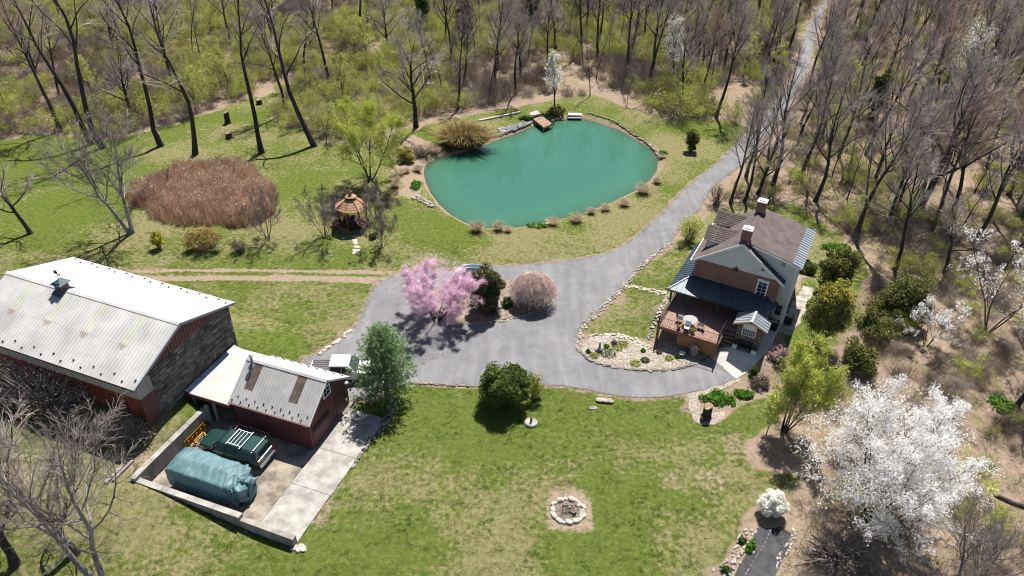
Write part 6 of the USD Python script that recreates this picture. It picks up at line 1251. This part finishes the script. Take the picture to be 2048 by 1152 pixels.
bush('gazebo_vine', 'dark bare vine tangled over the front of the gazebo', (704, 462), 426, 1.7, .55, .95, 7000, .07, 'bark_grey', z0=1.05, stems=90, stem_mat='lilac_twig', nl=60, lr=.24)
bush('gazebo_shrub', 'small green shrub beside the gazebo path', (746, 476), 427, .6, .5, .35, 900, .07, 'leaf_green')
bush('gazebo_shrub', 'greyish bare shrub behind the left of the gazebo', (672, 428), 428, 1.3, 1.0, 1.2, 1300, .07, 'lilac_twig', stems=70, stem_mat='lilac_twig')
bush('gazebo_shrub', 'reddish twig shrub at the left side of the gazebo', (672, 452), 429, .8, .7, .7, 1100, .06, 'twigs_red', stems=60, stem_mat='twigs_red')
bush('dock_juniper', 'low dark spreading shrub at the water right of the dock', (1112, 236), 430, 1.9, 1.0, .8, 3000, .08, 'needle_olive', stems=50, stem_mat='twig_brown')
bush('far_shrub', 'yellowish shrub at the wood edge of the far right lawn', (1392, 228), 431, 1.9, 1.5, 1.3, 2600, .10, 'willow_gold', stems=60, stem_mat='twig_brown')
bush('far_shrub', 'brown bare shrub right beside the yellowish one', (1417, 225), 432, 1.5, 1.4, 1.5, 1400, .09, 'thicket_brown', stems=60, stem_mat='twig_brown')
bush('path_groundcover', 'bright green low mound on the left side of the black path', (1500, 1096), 433, .62, .3, .24, 1500, .07, 'bright_green', z0=.15, stems=0, rzd=60)
bush('path_groundcover', 'small green mound by the rocks left of the black path', (1484, 1082), 434, .3, .3, .2, 500, .07, 'leaf_green', z0=.15, stems=0)
bush('path_groundcover', 'green mound at the bottom frame edge left of the black path', (1452, 1142), 435, .35, .3, .22, 600, .07, 'leaf_green', z0=.15, stems=0)
bush('bed_groundcover', 'bright green ground cover behind the tall dark stump', (1437, 800), 436, 1.7, 1.0, .22, 5200, .085, 'bright_green', z0=.1, stems=0, nl=60)
bush('bed_groundcover', 'bright green ground cover nearer the apron behind the gravel', (1487, 790), 437, .95, .6, .25, 2400, .085, 'bright_green', z0=.1, stems=0, nl=40)
bush('slope_groundcover', 'bright green plants at the foot of the dark trunked tree', (1672, 497), 438, 2.0, .8, .3, 2600, .11, 'bright_green', z0=.1, stems=0, nl=40)
bush('slope_groundcover', 'bright green plants near the trunk at the right frame edge', (2004, 812), 439, 1.2, 1.4, .25, 2000, .10, 'bright_green', z0=.1, stems=0, nl=40)
bush('grey_thicket', 'tangled grey bare thicket at the bottom right of the black path', (1680, 1120), 440, 3.4, 2.2, 1.6, 3000, .05, 'thicket_brown', stems=800, stem_mat='twigs_pale', nl=150, lr=.3)
bush('grey_thicket', 'tangled brown bare brush in front of the near barn wall', (95, 815), 441, 7.5, 2.6, 2.7, 5200, .05, 'thicket_brown', stems=520, stem_mat='twigs_pale', nl=300, lr=.22, rzd=-20)
bush('grey_thicket', 'brown bare brush at the near barn corner above the wall', (262, 880), 442, 2.4, 1.5, 1.2, 2000, .06, 'thicket_brown', stems=260, stem_mat='twigs_pale', nl=120)
# weeping cherry
def weeping():
    rg = np.random.default_rng(450); t = thing('weeping_cherry', 'low weeping tree with peach pink strands in the island bed', 'tree', at(1066, 606), 0)
    obj('trunk', MB().tube([(0, 0, -.1), (.05, 0, 1.0), (-.05, .05, 2.3)], [.17, .14, .11], 9), 'bark_dark', t, smooth=True)
    S = []; n = 900; a = rg.uniform(0, 2 * PI, n); R = 2.5 * np.sqrt(rg.uniform(.05, 1, n)); top = 2.3 + rg.uniform(-.2, .9, n) * (1 - R / 3.4)
    for k in np.linspace(0, 1, 6):
        r = R * (k ** .6); z = top + .75 * np.sin(np.minimum(k, .55) / .55 * PI / 2) * (1 - R / 4.5) - np.maximum(0, k - .4) ** 1.35 * (1.6 + R * .75); S.append(np.stack([r * np.cos(a) * 1.05, r * np.sin(a) * .95, np.maximum(z, .05)], 1))
    S = np.stack(S, 1) + rg.normal(0, .03, (n, 6, 3)); cr = obj('crown', MB().add(*tubes(S, np.tile([.018, .014, .011, .009, .008, .006], (n, 1)), 3)), 'twigs_red', t)
    i = rg.integers(0, n, 24000); k = rg.uniform(1.0, 4.99, 24000); j = k.astype(int); f = (k - j)[:, None]; C = S[i, j] * (1 - f) + S[i, np.minimum(j + 1, 5)] * f + rg.normal(0, .06, (24000, 3))
    obj('blossom', MB().add(*cards(C, .062, rg)), 'blossom_peach', cr)
weeping()
# white pine
def pine(px, H, R, seed, label):
    rg = np.random.default_rng(seed); t = thing('white_pine', label, 'tree', at(*px), 0)
    st = limb(rg, (0, 0, -.2), (0, 0, 1), H + .1, 9, .015, 0); tb_ = MB().tube(st, .20 * (1 - np.linspace(0, .93, 10)), 8); B, tuft, td = [], [], []
    for z in np.arange(.7, H - .2, .42):
        m = rg.integers(5, 8); L = R * (1 - z / H) ** .52 * (.66 + .34 * min(1, z / 2.2)); a0 = rg.uniform(0, 6.28)
        for i in range(m):
            az = a0 + i * 2 * PI / m + rg.normal(0, .2); l = L * rg.uniform(.75, 1.12); d = np.array([math.cos(az), math.sin(az), rg.uniform(.15, .5) + .5 * z / H])
            b = limb(rg, (0, 0, z), d, l, 4, .08, .05); B.append(b)
            for s in range(int(5 + 13 * l)):
                q = rg.uniform(.3, 1.0); k = min(int(q * 4), 3); f = q * 4 - k; p = b[k] * (1 - f) + b[k + 1] * f; o = rg.normal(0, .14 + .16 * l * (1 - abs(q - .7)), 3); o[2] *= .45
                tuft.append(p + o); td.append(unit(d * .6 + o * 1.5 + [0, 0, .35]))
    tb_.add(*tubes(np.array(B), np.tile([.035, .028, .02, .014, .008], (len(B), 1)), 4)); obj('trunk', tb_, 'bark_dark', t, smooth=True)
    tuft, td = np.array(tuft), np.array(td); k = 15; Bp = np.repeat(tuft, k, 0); D_ = np.repeat(td, k, 0) + rg.normal(0, .55, (len(Bp), 3)); D_ /= np.linalg.norm(D_, axis=1, keepdims=True)
    obj('crown', MB().add(*blades(Bp, D_, rg.uniform(.18, .34, len(Bp)), .019, rg, .1, 1)), 'needle_pine', t)
pine((775, 800), 7.5, 3.15, 460, 'bushy green pine between workshop and drive')
def cedar(px, H, R, seed, label):
    bush('dark_conifer', label, px, seed, R, R, H * .5, 5200, .16, 'needle_yew', cat='tree', z0=H * .52, nl=60, lr=.22, core='inner_dark')
cedar((930, 95), 12, 2.0, 461, 'dark conifer at the top of the picture left of its twin'); cedar((1062, 62), 12, 1.8, 462, 'dark conifer at the top of the picture right of its twin'); cedar((846, 60), 9, 1.7, 463, 'dark conifer beside the trail at the top of the picture'); cedar((1740, 250), 9, 1.6, 464, 'dark green conifer hidden among the bare trees right of the drive')
# tan grasses round the pond
def clump(px, r, h, label, seed, n=260, mat='straw', name='grass_clump', green=0):
    rg = np.random.default_rng(seed); t = thing(name, label, 'ornamental grass', at(*px), 0, 'tan grasses round the pond' if name == 'grass_clump' else None)
    a = rg.uniform(0, 2 * PI, n); q = np.sqrt(rg.random(n)) * r * .35; B = np.stack([q * np.cos(a), q * np.sin(a), -.05 * np.ones(n)], 1)
    sp = rg.uniform(.05, .75, n); D_ = np.stack([np.cos(a) * sp, np.sin(a) * sp, np.ones(n)], 1); D_ /= np.linalg.norm(D_, axis=1, keepdims=True)
    obj('blades', MB().add(*blades(B, D_, 1.25 * h * rg.uniform(.65, 1.15, n), .030, rg, .5, 3)), mat, t)
GR = [(954, 462, .62, 1.35, 'tall tan grass clump leftmost along the near pond edge'), (997, 460, .38, 1.1, 'slim tan grass clump second from left along the near pond edge'), (1016, 463, .34, .65, 'little tan grass tuft third from left along the near pond edge'), (1106, 449, .55, .95, 'tan grass clump fourth from left along the near pond edge'), (1152, 443, .62, 1.15, 'thick tan grass clump fifth from left along the near pond edge'), (1183, 427, .45, .75, 'tan grass clump sixth from left along the near pond edge'), (1211, 420, .55, .85, 'tan grass clump seventh from left along the near pond edge'), (1248, 411, .65, .95, 'tan grass clump eighth from left along the near pond edge'), (1286, 386, .95, 1.35, 'widest tan grass clump at the right end of the near pond edge'), (1314, 366, .6, .8, 'brown grass clump just above the widest one at the right pond edge'), (1325, 316, .5, .6, 'small tan grass clump at the right tip of the pond'),
      (793, 285, .9, 1.3, 'tan grass clump behind the yellow green pond shrub'), (795, 305, .6, 1.0, 'dark tan grass clump left of the yellow green pond shrub'), (868, 305, .8, 1.2, 'tan grass clump between pond shrub and willow'), (835, 342, .7, .9, 'pale tan grass clump in front of the yellow green pond shrub'), (798, 350, .8, 1.0, 'tan grass clump left bank of the pond, upper of three in a column'), (790, 362, .7, .9, 'tan grass clump left bank of the pond, middle of three in a column'), (790, 374, .7, .8, 'tan grass clump left bank of the pond, lowest of three in a column'), (812, 345, .6, .7, 'brown grass clump beside the upper one on the left bank')]
for i, (x, y, r, h, lab) in enumerate(GR): clump((x, y), r, h, lab, 500 + i, int(190 + 150 * r))
clump((768, 456), .35, .5, 'small golden grass tuft beside the gazebo shrub', 530, 90, 'willow_gold', 'grass_tuft')
def willow():
    rg = np.random.default_rng(540); t = thing('willow_shrub', 'huge golden brown willow shrub on the far left bank of the pond', 'shrub', at(933, 299), 0)
    n = 2600; a = rg.uniform(0, 2 * PI, n); q = np.sqrt(rg.random(n)); B = np.stack([q * 2.5 * np.cos(a) - .3, q * 1.1 * np.sin(a), np.zeros(n)], 1); sp = .50 * q * rg.uniform(.3, 1.3, n)
    D_ = np.stack([np.cos(a) * sp * 1.2, np.sin(a) * sp, np.ones(n)], 1); D_ /= np.linalg.norm(D_, axis=1, keepdims=True)
    obj('stems', MB().add(*blades(B, D_, rg.uniform(3.2, 6.4, n) * (1.12 - .42 * q), .034, rg, .85, 4)), 'willow_gold', t)
    B2 = B[:900]; obj('inner_stems', MB().add(*blades(B2, D_[:900], rg.uniform(1.5, 3.6, 900), .04, rg, .35, 3)), 'thicket_brown', t)
willow()
a, b = at(1986, 990), at(2052, 1017); single('fallen_log', MB().tube([a + Z * .15, (a + b) / 2 + [.1, -.25, .18], b + Z * .15], [.13, .16, .18], 9), 'bark_grey', 'curved fallen log on the bare slope at the right frame edge', 'log')
a, b = at(212, 968), at(252, 928); single('timber_beam', MB().beam(a + Z * .1, b + Z * .1, .28, .2).beam(a + [.4, .25, .1], b + [.4, .25, .1], .2, .16), 'timber_grey', 'old grey timbers lying on the grass left of the retaining wall', 'timber')
bush('bank_brush', 'brown bare brush on the bank between tan grasses and willow', (845, 312), 541, 1.9, 1.5, .9, 1800, .06, 'thicket_brown', stems=160, stem_mat='twig_brown', nl=90)
bush('bank_plants', 'bright green plants at the left water edge of the pond', (832, 372), 542, .7, 1.5, .2, 1800, .10, 'bright_green', z0=.1, stems=0, nl=40)
bush('bank_plants', 'bright green plants on the near shore right of the small grass tufts', (1075, 453), 543, 1.6, .5, .18, 1800, .08, 'bright_green', z0=.08, stems=0, nl=40)
bush('bank_plants', 'bright green plants at the right tip of the pond', (1325, 308), 544, .7, .8, .2, 1000, .10, 'bright_green', z0=.1, stems=0, nl=30)
bush('bank_plants', 'green weeds above the riprap left of the dock', (1050, 239), 545, 1.3, .6, .3, 1200, .10, 'leaf_green', z0=.15, stems=0, nl=30)
# reed bed
REED = px_poly([(252, 386), (262, 372), (300, 355), (350, 335), (410, 325), (470, 325), (515, 345), (545, 372), (556, 400), (552, 428), (530, 446), (470, 454), (400, 456), (340, 452), (296, 440), (288, 422), (262, 418)])
rg = np.random.default_rng(600)
def inside_pts(poly, n, rg, avoid=None):
    x0, y0, x1, y1 = poly.bounds; x = rg.uniform(x0, x1, n * 3); y = rg.uniform(y0, y1, n * 3); m = shapely.contains_xy(poly, x, y); return np.column_stack([x[m], y[m]])[:n]
def reed_proto(seed, plume):
    rg = np.random.default_rng(seed); n = 9; B = np.column_stack([rg.normal(0, .16, (n, 2)), np.zeros(n)]); D_ = np.column_stack([rg.normal(0, .09, (n, 2)), np.ones(n)]); L = rg.uniform(1.5, 2.15, n)
    st_ = MB().add(*blades(B, D_, L, .022, rg, .12, 2)); lf_ = 16; k = rg.integers(0, n, lf_); st_.add(*blades(B[k] + D_[k] * (L[k] * rg.uniform(.3, .85, lf_))[:, None], unit(np.column_stack([rg.normal(size=(lf_, 2)), np.full(lf_, 1.0)])) * 1.0, .35, .02, rg, .6, 2))
    parts = [('stalks', st_, 'reed_brown')]
    if plume: parts.append(('plumes', MB().add(*cards(B[:plume] + D_[:plume] * L[:plume, None] + [0, 0, .02], .12, rg, -.9, .35)), 'reed_plume'))
    return parts
REED = biggest(rough_edge(REED, .9, 1.6, 9)); rp = inside_pts(REED, 4600, rg); rz_ = ground(rp[:, 0], rp[:, 1]); dd_ = np.clip(-pdist(REED, rp[:, 0], rp[:, 1]) / 1.6, 0, 1)
ri = scatter('reeds', [(f'reed{i}', reed_proto(610 + i, p)) for i, p in enumerate((0, 2, 0, 3))], np.column_stack([rp, rz_]), rg.integers(0, 4, len(rp)), rg.uniform(0, 6.28, len(rp)), rg.uniform(.65, 1.15, len(rp)) * (.55 + .4 * dd_) * (.75 + .5 * meshkit.fbm(np.column_stack([rp / 2.5, np.zeros(len(rp))]), 2, 71)))

# ------------------------------------------------------------------ the woods
rg = np.random.default_rng(700)
occ = [at(*n_[1])[:2] for n_ in named]
HZONE = Polygon([HF.w(u, v)[:2] for u, v in ((-5, -12), (30, -30), (34, 6), (14, 13), (-5, 13))])
def drive_x(y): 
    l = np.array([[P0(1416, 370)[1], P0(1416, 370)[0]], [P0(1560, 225)[1], P0(1560, 225)[0]], [P0(1610, 110)[1], P0(1610, 110)[0]], [P0(1655, 0)[1], P0(1655, 0)[0]]]); return np.interp(y, l[:, 0], l[:, 1])
def wild_spots(n, y0, y1, ok, dmin, have, edge=1.3):
    out = list(have); new = []; 
    X_ = rg.uniform(-150, 165, n); Y_ = rg.uniform(y0, y1, n); m = (np.abs(X_) < .80 * Y_ + 16)
    m &= (pdist(LAWN, X_, Y_) > edge) & (pdist(DRIVE, X_, Y_) > 1.9) & (pdist(POND, X_, Y_) > 3) & (pdist(HLAWN, X_, Y_) > .5) & (pdist(HZONE, X_, Y_) > 0)
    for g in TRAIL.geoms if hasattr(TRAIL, 'geoms') else [TRAIL]: m &= pdist(g, X_, Y_) > .6
    for g in BARE.geoms: m &= pdist(g, X_, Y_) > .3
    m &= ok(X_, Y_); X_, Y_ = X_[m], Y_[m]
    cell = {}
    for p in out: cell.setdefault((int(p[0] // dmin), int(p[1] // dmin)), []).append(p)
    for x, y in zip(X_, Y_):
        cx_, cy_ = int(x // dmin), int(y // dmin)
        if all((x - q[0]) ** 2 + (y - q[1]) ** 2 > dmin ** 2 for a in (-1, 0, 1) for b in (-1, 0, 1) for q in cell.get((cx_ + a, cy_ + b), ())):
            cell.setdefault((cx_, cy_), []).append((x, y)); new.append((x, y))
    return np.array(new)
right = lambda X_, Y_: (X_ > drive_x(Y_)) & (Y_ > 66)
left = lambda X_, Y_: (X_ <= drive_x(Y_)) & (Y_ > 70)
TR = wild_spots(16000, 64, 225, right, 3.7, occ); TL = np.vstack([wild_spots(9000, 66, 225, lambda a, b: left(a, b) & (a < -14), 8.2, occ), wild_spots(16000, 66, 225, lambda a, b: left(a, b) & (a >= -14), 4.8, occ)])
allT = [(x, y, 'r') for x, y in TR] + [(x, y, 'l') for x, y in TL]
allT.sort(key=lambda q: q[0] ** 2 + q[1] ** 2)
FK = [f'forest_tree{c}' for c in 'abcde'] * 2 + ['slender_treea', 'slender_treeb'] * 3 + ['open_treea', 'open_treeb', 'haze_tree', 'haze_tree']
FL = FK + ['slender_treea', 'slender_treeb'] * 2
def wood_label(x, y, s, k, H):
    w = (np.array([x, y, 0.]) - CAM); d_ = w @ CF; qx, qy = 1024 + FOC * (w @ CR) / d_, 576 + FOC * (w @ CD) / d_
    look = {'f': 'tall bare tree', 'o': 'spreading bare tree', 's': 'slender bare tree', 'h': 'small leafing tree', 'w': 'tree with sparse cream blossom'}[k[0]]
    if k == 'forest_treed': look = 'reddish bare tree'
    if k[0] == 'f' and H < 18: look = look.replace('tall', 'middling')
    if s == 'r':
        dd = -0.0 + float(pdist(DRIVE, np.array([x]), np.array([y]))[0])
        place_ = 'close beside the upper drive' if dd < 9 else 'rising behind the house' if (qx < 1760 and qy > 250) else 'above the plum at right' if qx > 1930 and qy > 160 else 'between drive and big oak' if qx < 1840 and qy > 120 else 'on the slope behind the big oak' if qy > 120 else 'deep in the top right woods' if qx > 1840 else 'deep right of the drive top'
    else:
        place_ = ('at the top left frame corner' if qy < 130 and qx < 260 else 'along the left frame edge' if qx < 160 else 'in the brush above the tree stumps' if qx < 560 and qy > 60 else 'deep above the tree stumps' if qx < 560 else 'beside the woods trail' if qx < 860 else 'behind the pond willow' if qx < 1110 and qy > 70 else 'deep above the dock' if qx < 1110 else 'beyond the pond steps' if qy > 90 and qx < 1360 else 'left of the upper drive' if qy > 60 else 'deep left of the drive top')
    return look, place_, qx
def seen(x, y):
    w = np.array([x, y, 0.]) - CAM; return -50 < 1024 + FOC * (w @ CR) / (w @ CF) < 2095
allT = [q for q in allT if seen(q[0], q[1])]
far_pts, far_idx, far_rz, far_sc = [], [], [], []
chosen = []
NMAX = 290
for i, (x, y, s) in enumerate(allT):
    k = FK[rg.integers(0, len(FK))] if s == 'r' else FL[rg.integers(0, len(FL))]
    if s == 'l' and x < -22 and rg.random() < .3: k = 'haze_tree'
    H = {'f': rg.uniform(15, 23), 'o': rg.uniform(11, 16), 's': rg.uniform(10, 16), 'h': rg.uniform(6, 10), 'w': rg.uniform(9, 13)}[k[0]]
    if s == 'r': H *= .95
    if i < NMAX:
        chosen.append((*wood_label(x, y, s, k, H), k, H, rg.uniform(0, 360), (rg.uniform(0, 360), abs(rg.normal(0, 3.0))), (x, y, gz(x, y) - .05)))
    else: far_pts.append((x, y, gz(x, y) - .05)); far_idx.append(i % 3); far_rz.append(rg.uniform(0, 6.28)); far_sc.append(H / 22)
ORD = ['leftmost', 'second from left', 'third from left', 'fourth from left', 'fifth from left', 'sixth from left', 'seventh from left', 'eighth from left', 'ninth from left', 'tenth from left', 'eleventh from left', 'twelfth from left'] + [f'{n}th from left' for n in range(13, 60)]
for q in chosen:
    same = sorted(r[2] for r in chosen if r[:2] == q[:2]); look, place_ = q[:2]; pl_s = look.replace('tree', 'trees')
    lab = f'{look} {place_}' if len(same) == 1 else f'{ORD[same.index(q[2])]} of the {pl_s} {place_}' if q[2] != same[-1] else f'rightmost of the {pl_s} {place_}'
    plant_tree(q[3], 'woodland_tree', lab, None, q[4], q[5], q[6], f'{pl_s} {place_}' if len(same) > 1 else None, pos=q[7])
if far_pts:
    protos = []
    for i in range(3):
        tr_, cr_, _, _ = grow(720 + i, 22, .28, **{**FOREST, 'n3': 7}); protos.append((f'tree{i}', [('trunk', tr_, 'bark_grey'), ('crown', cr_, 'twigs')]))
    scatter('far_woods', protos, far_pts, far_idx, far_rz, far_sc)
# undergrowth
def thicket_proto(seed, r, h, n, leaf=0, size=.07, mat='leaf_haze', twig='thicket_brown'):
    rg = np.random.default_rng(seed); S = []
    a = rg.uniform(0, 6.28, n); q = np.sqrt(rg.random(n)) * r; b = np.stack([q * np.cos(a), q * np.sin(a), np.zeros(n)], 1); d = np.column_stack([rg.normal(0, .45, (n, 2)), rg.uniform(.5, 1, n)]); L = h * rg.uniform(.5, 1.15, n)[:, None]
    m1 = b + d * L * .5 + rg.normal(0, .08, (n, 3)); e = b + d * L + rg.normal(0, .2, (n, 3)); parts = []
    tw = MB().add(*tubes(np.stack([b, m1, e], 1), np.tile([.016, .012, .007], (n, 1)), 3))
    k = rg.integers(0, n, n * 2); f = rg.uniform(.3, 1, (n * 2, 1)); p = m1[k] * (1 - f) + e[k] * f; tw.add(*tubes(np.stack([p, p + rg.normal(0, .16, (n * 2, 3)) * h + [0, 0, .1 * h]], 1), np.tile([.009, .005], (n * 2, 1)), 3)); parts.append(('twigs', tw, twig))
    if leaf: kc = rg.choice(n, 16, False); k = kc[rg.integers(0, 16, leaf)]; f = rg.uniform(.35, 1.1, (leaf, 1)); C = m1[k] * (1 - f) + e[k] * f + rg.normal(0, .095 * h, (leaf, 3)); parts.append(('leaves', MB().add(*cards(C[C[:, 2] > .02], size, rg)), mat))
    return parts
def tuft_proto(seed, n, h, mat, spread=.3, w=.02):
    rg = np.random.default_rng(seed); B = np.column_stack([rg.normal(0, spread, (n, 2)), np.zeros(n)]); D_ = np.column_stack([rg.normal(0, .5, (n, 2)), np.ones(n)]); D_ /= np.linalg.norm(D_, axis=1, keepdims=True); return [('blades', MB().add(*blades(B, D_, h * rg.uniform(.6, 1.2, n), w, rg, .4, 2)), mat)]
def log_proto(seed):
    rg = np.random.default_rng(seed); mb = MB()
    for i in range(7): a = rg.uniform(0, 3.14); c = rg.normal(0, .9, 2); l = rg.uniform(.6, 2.2); l *= .6; mb.tube([(c[0] - l * math.cos(a), c[1] - l * math.sin(a), .12), (c[0] + l * math.cos(a), c[1] + l * math.sin(a), .2 + rg.uniform(0, .3))], [.09 * rg.uniform(.4, 1.2), .04], 5)
    return [('sticks', mb, 'twigs_pale')]
UP = [('thicketa', thicket_proto(801, 1.3, 2.2, 130)), ('thicketb', thicket_proto(802, 1.5, 2.8, 130, 0, .07, 'leaf_haze', 'twigs_pale')), ('hazea', thicket_proto(803, 1.3, 2.4, 80, 1000, .085)), ('hazeb', thicket_proto(804, 1.7, 3.6, 90, 1500, .095, 'leaf_haze')), ('limea', thicket_proto(805, 1.4, 2.6, 60, 1200, .09, 'leaf_lime')), ('strawa', tuft_proto(806, 60, .7, 'grass_dry', .5)), ('greena', tuft_proto(807, 60, .4, 'grass_blade', .5)), ('sticks', log_proto(808))]
UL = wild_spots(44000, 62, 215, left, 1.7, [], .3); URt = wild_spots(26000, 62, 215, right, 2.1, []); URt = URt[rng.random(len(URt)) < np.clip((URt[:, 1] - 52) / 40, .3, 1)]
pl_ = rg.choice(8, len(UL), p=[.27, .15, .18, .16, .09, .05, .05, .05]); pr2 = rg.choice(8, len(URt), p=[.12, .07, .24, .10, .06, .14, .19, .08])
nz = meshkit.fbm(np.column_stack([UL / 16, np.zeros(len(UL))]), 2, 44); pl_ = np.where((nz > .60) & (pl_ < 2), 2 + pl_, pl_); pl_ = np.where((nz < .45) & (pl_ >= 2) & (pl_ < 5), 0, pl_)
scatter('undergrowth', UP, np.column_stack([UL, ground(UL[:, 0], UL[:, 1])]), pl_, rg.uniform(0, 6.28, len(UL)), rg.uniform(.55, 1.0, len(UL)) * (.7 + .9 * meshkit.fbm(np.column_stack([UL / 5, np.zeros(len(UL))]), 2, 45)))
scatter('undergrowth', UP, np.column_stack([URt, ground(URt[:, 0], URt[:, 1])]), pr2, rg.uniform(0, 6.28, len(URt)), rg.uniform(.5, 1.1, len(URt)))
# slope right of the house: leaf strewn, low weeds and twigs
SLOPE = px_poly([(1640, 420), (2060, 420), (2300, 900), (2300, 1230), (1600, 1230), (1600, 1050), (1620, 950), (1560, 880), (1660, 760), (1720, 700), (1750, 560), (1730, 500)])
sp_ = inside_pts(SLOPE, 1250, rg); k_ = rg.choice(8, len(sp_), p=[.13, .08, .025, .01, .005, .42, .15, .18])
scatter('slope_weeds', UP, np.column_stack([sp_, ground(sp_[:, 0], sp_[:, 1])]), k_, rg.uniform(0, 6.28, len(sp_)), rg.uniform(.3, .75, len(sp_)) * np.where(k_ == 7, .6, 1))
# grass on the lawns, dense near the camera
gp = inside_pts(Polygon([(-55, 24), (45, 24), (45, 70), (-55, 70)]), 46000, rg)
gp = gp[rg.random(len(gp)) < np.clip(1.5 - gp[:, 1] / 60, .25, 1)]
ok_ = (shapely.contains_xy(LAWN, gp[:, 0], gp[:, 1]) | shapely.contains_xy(HLAWN, gp[:, 0], gp[:, 1])) & (pdist(DRIVE, gp[:, 0], gp[:, 1]) > .15)
u_, v_ = GF.loc(gp[:, 0], gp[:, 1]); ok_ &= ~((u_ > -11.2) & (u_ < 3.9) & (v_ > -8.1) & (v_ < 6)); ok_ &= rectd(BF, gp[:, 0], gp[:, 1], -18, .3, -10.6, .4) > 0
ok_ &= rectd(HF, gp[:, 0], gp[:, 1], -1.7, 11, -6.5, 8.5) > 0
for g in (GARDEN, GRAVEL, ISLAND, APR): ok_ &= ~shapely.contains_xy(g, gp[:, 0], gp[:, 1])
for g in TRACKS: ok_ &= ~shapely.contains_xy(g, gp[:, 0], gp[:, 1])
ok_ &= np.hypot(gp[:, 0] - FIRE.x, gp[:, 1] - FIRE.y) > 1.7
gp = gp[ok_]; dr_ = meshkit.fbm(np.column_stack([gp / 2.4, np.zeros(len(gp))]), 4, 66) + rg.normal(0, .08, len(gp))
scatter('grass', [('greena', tuft_proto(901, 22, .085, 'grass_blade', .13, .010)), ('greenb', tuft_proto(902, 22, .11, 'grass_blade', .15, .010)), ('drya', tuft_proto(903, 20, .07, 'grass_dry', .15, .009))], np.column_stack([gp, ground(gp[:, 0], gp[:, 1]) - .01]), np.where(dr_ > .53, 2, rg.integers(0, 2, len(gp))), rg.uniform(0, 6.28, len(gp)), rg.uniform(.6, 1.4, len(gp)))

# taller weeds in the lawns, and straw and grit along the edges of the drive
wp_ = gp[rg.random(len(gp)) < .09]
scatter('lawn_weeds', [('weeda', tuft_proto(911, 16, .16, 'leaf_green', .20, .016)), ('weedb', tuft_proto(912, 14, .12, 'grass_dry', .22, .014)), ('weedc', tuft_proto(913, 16, .14, 'grass_blade', .28, .014))], np.column_stack([wp_, ground(wp_[:, 0], wp_[:, 1])]), rg.choice(3, len(wp_), p=[.3, .35, .35]), rg.uniform(0, 6.28, len(wp_)), rg.uniform(.5, 1.5, len(wp_)))
def chip_proto(seed, mat):
    r_ = np.random.default_rng(seed); m = MB()
    for i in range(7): m.add(*rock(r_, .03 * r_.uniform(.5, 1.5), .025, .018, 0).moved((*r_.normal(0, .14, 2), .01), r_.uniform(0, 6)).arr())
    return [('chips', m, mat)]
t_ = rg.uniform(0, DR.exterior.length, 2600); ep = np.array([DR.exterior.interpolate(q).coords[0] for q in t_]) + rg.normal(0, .16, (2600, 2)); ep = ep[(ep[:, 1] < 110) & (ep[:, 1] > 25)]
scatter('edge_grit', [('chipa', chip_proto(921, 'field_stone')), ('chipb', chip_proto(922, 'field_stone_dark')), ('strawc', tuft_proto(923, 14, .10, 'grass_dry', .16, .010)), ('greend', tuft_proto(924, 14, .10, 'grass_blade', .16, .010))], np.column_stack([ep, ground(ep[:, 0], ep[:, 1]) + .03]), rg.choice(4, len(ep), p=[.2, .15, .35, .3]), rg.uniform(0, 6.28, len(ep)), rg.uniform(.6, 1.4, len(ep)))

# one exposure for the whole place: keep every surface at its true, darker reflectance
KALB = 0.72
for p in stage.GetPrimAtPath('/World/Looks').GetAllChildren():
    if p.GetName().startswith(('blossom', 'leaf_lime', 'leaf_haze', 'bright_green', 'twigs', 'needle_pine')) and p.GetName() != 'twigs_pale': continue
    for q in p.GetAllChildren():
        s = UsdShade.Shader(q); k = s.GetIdAttr().Get(); n_ = q.GetName()
        for i in s.GetInputs():
            b = i.GetBaseName(); v = i.Get()
            if v is None or n_ == 'nr' or i.HasConnectedSource(): continue
            if (k == 'cycles_rgb_ramp' and b == 'ramp'): i.Set(Vt.Vec3fArray.FromNumpy((np.array(v) * KALB).astype(np.float32)))
            elif (b == 'base_color') or (k == 'cycles_color' and b == 'value') or (k == 'cycles_brick_texture' and b in ('color1', 'color2', 'mortar')) or (k == 'cycles_translucent_bsdf' and b == 'color') or (n_ == 'mx' and k == 'cycles_mix_color' and b == 'b'):
                i.Set(Gf.Vec3f(*[float(c) * KALB for c in v]))
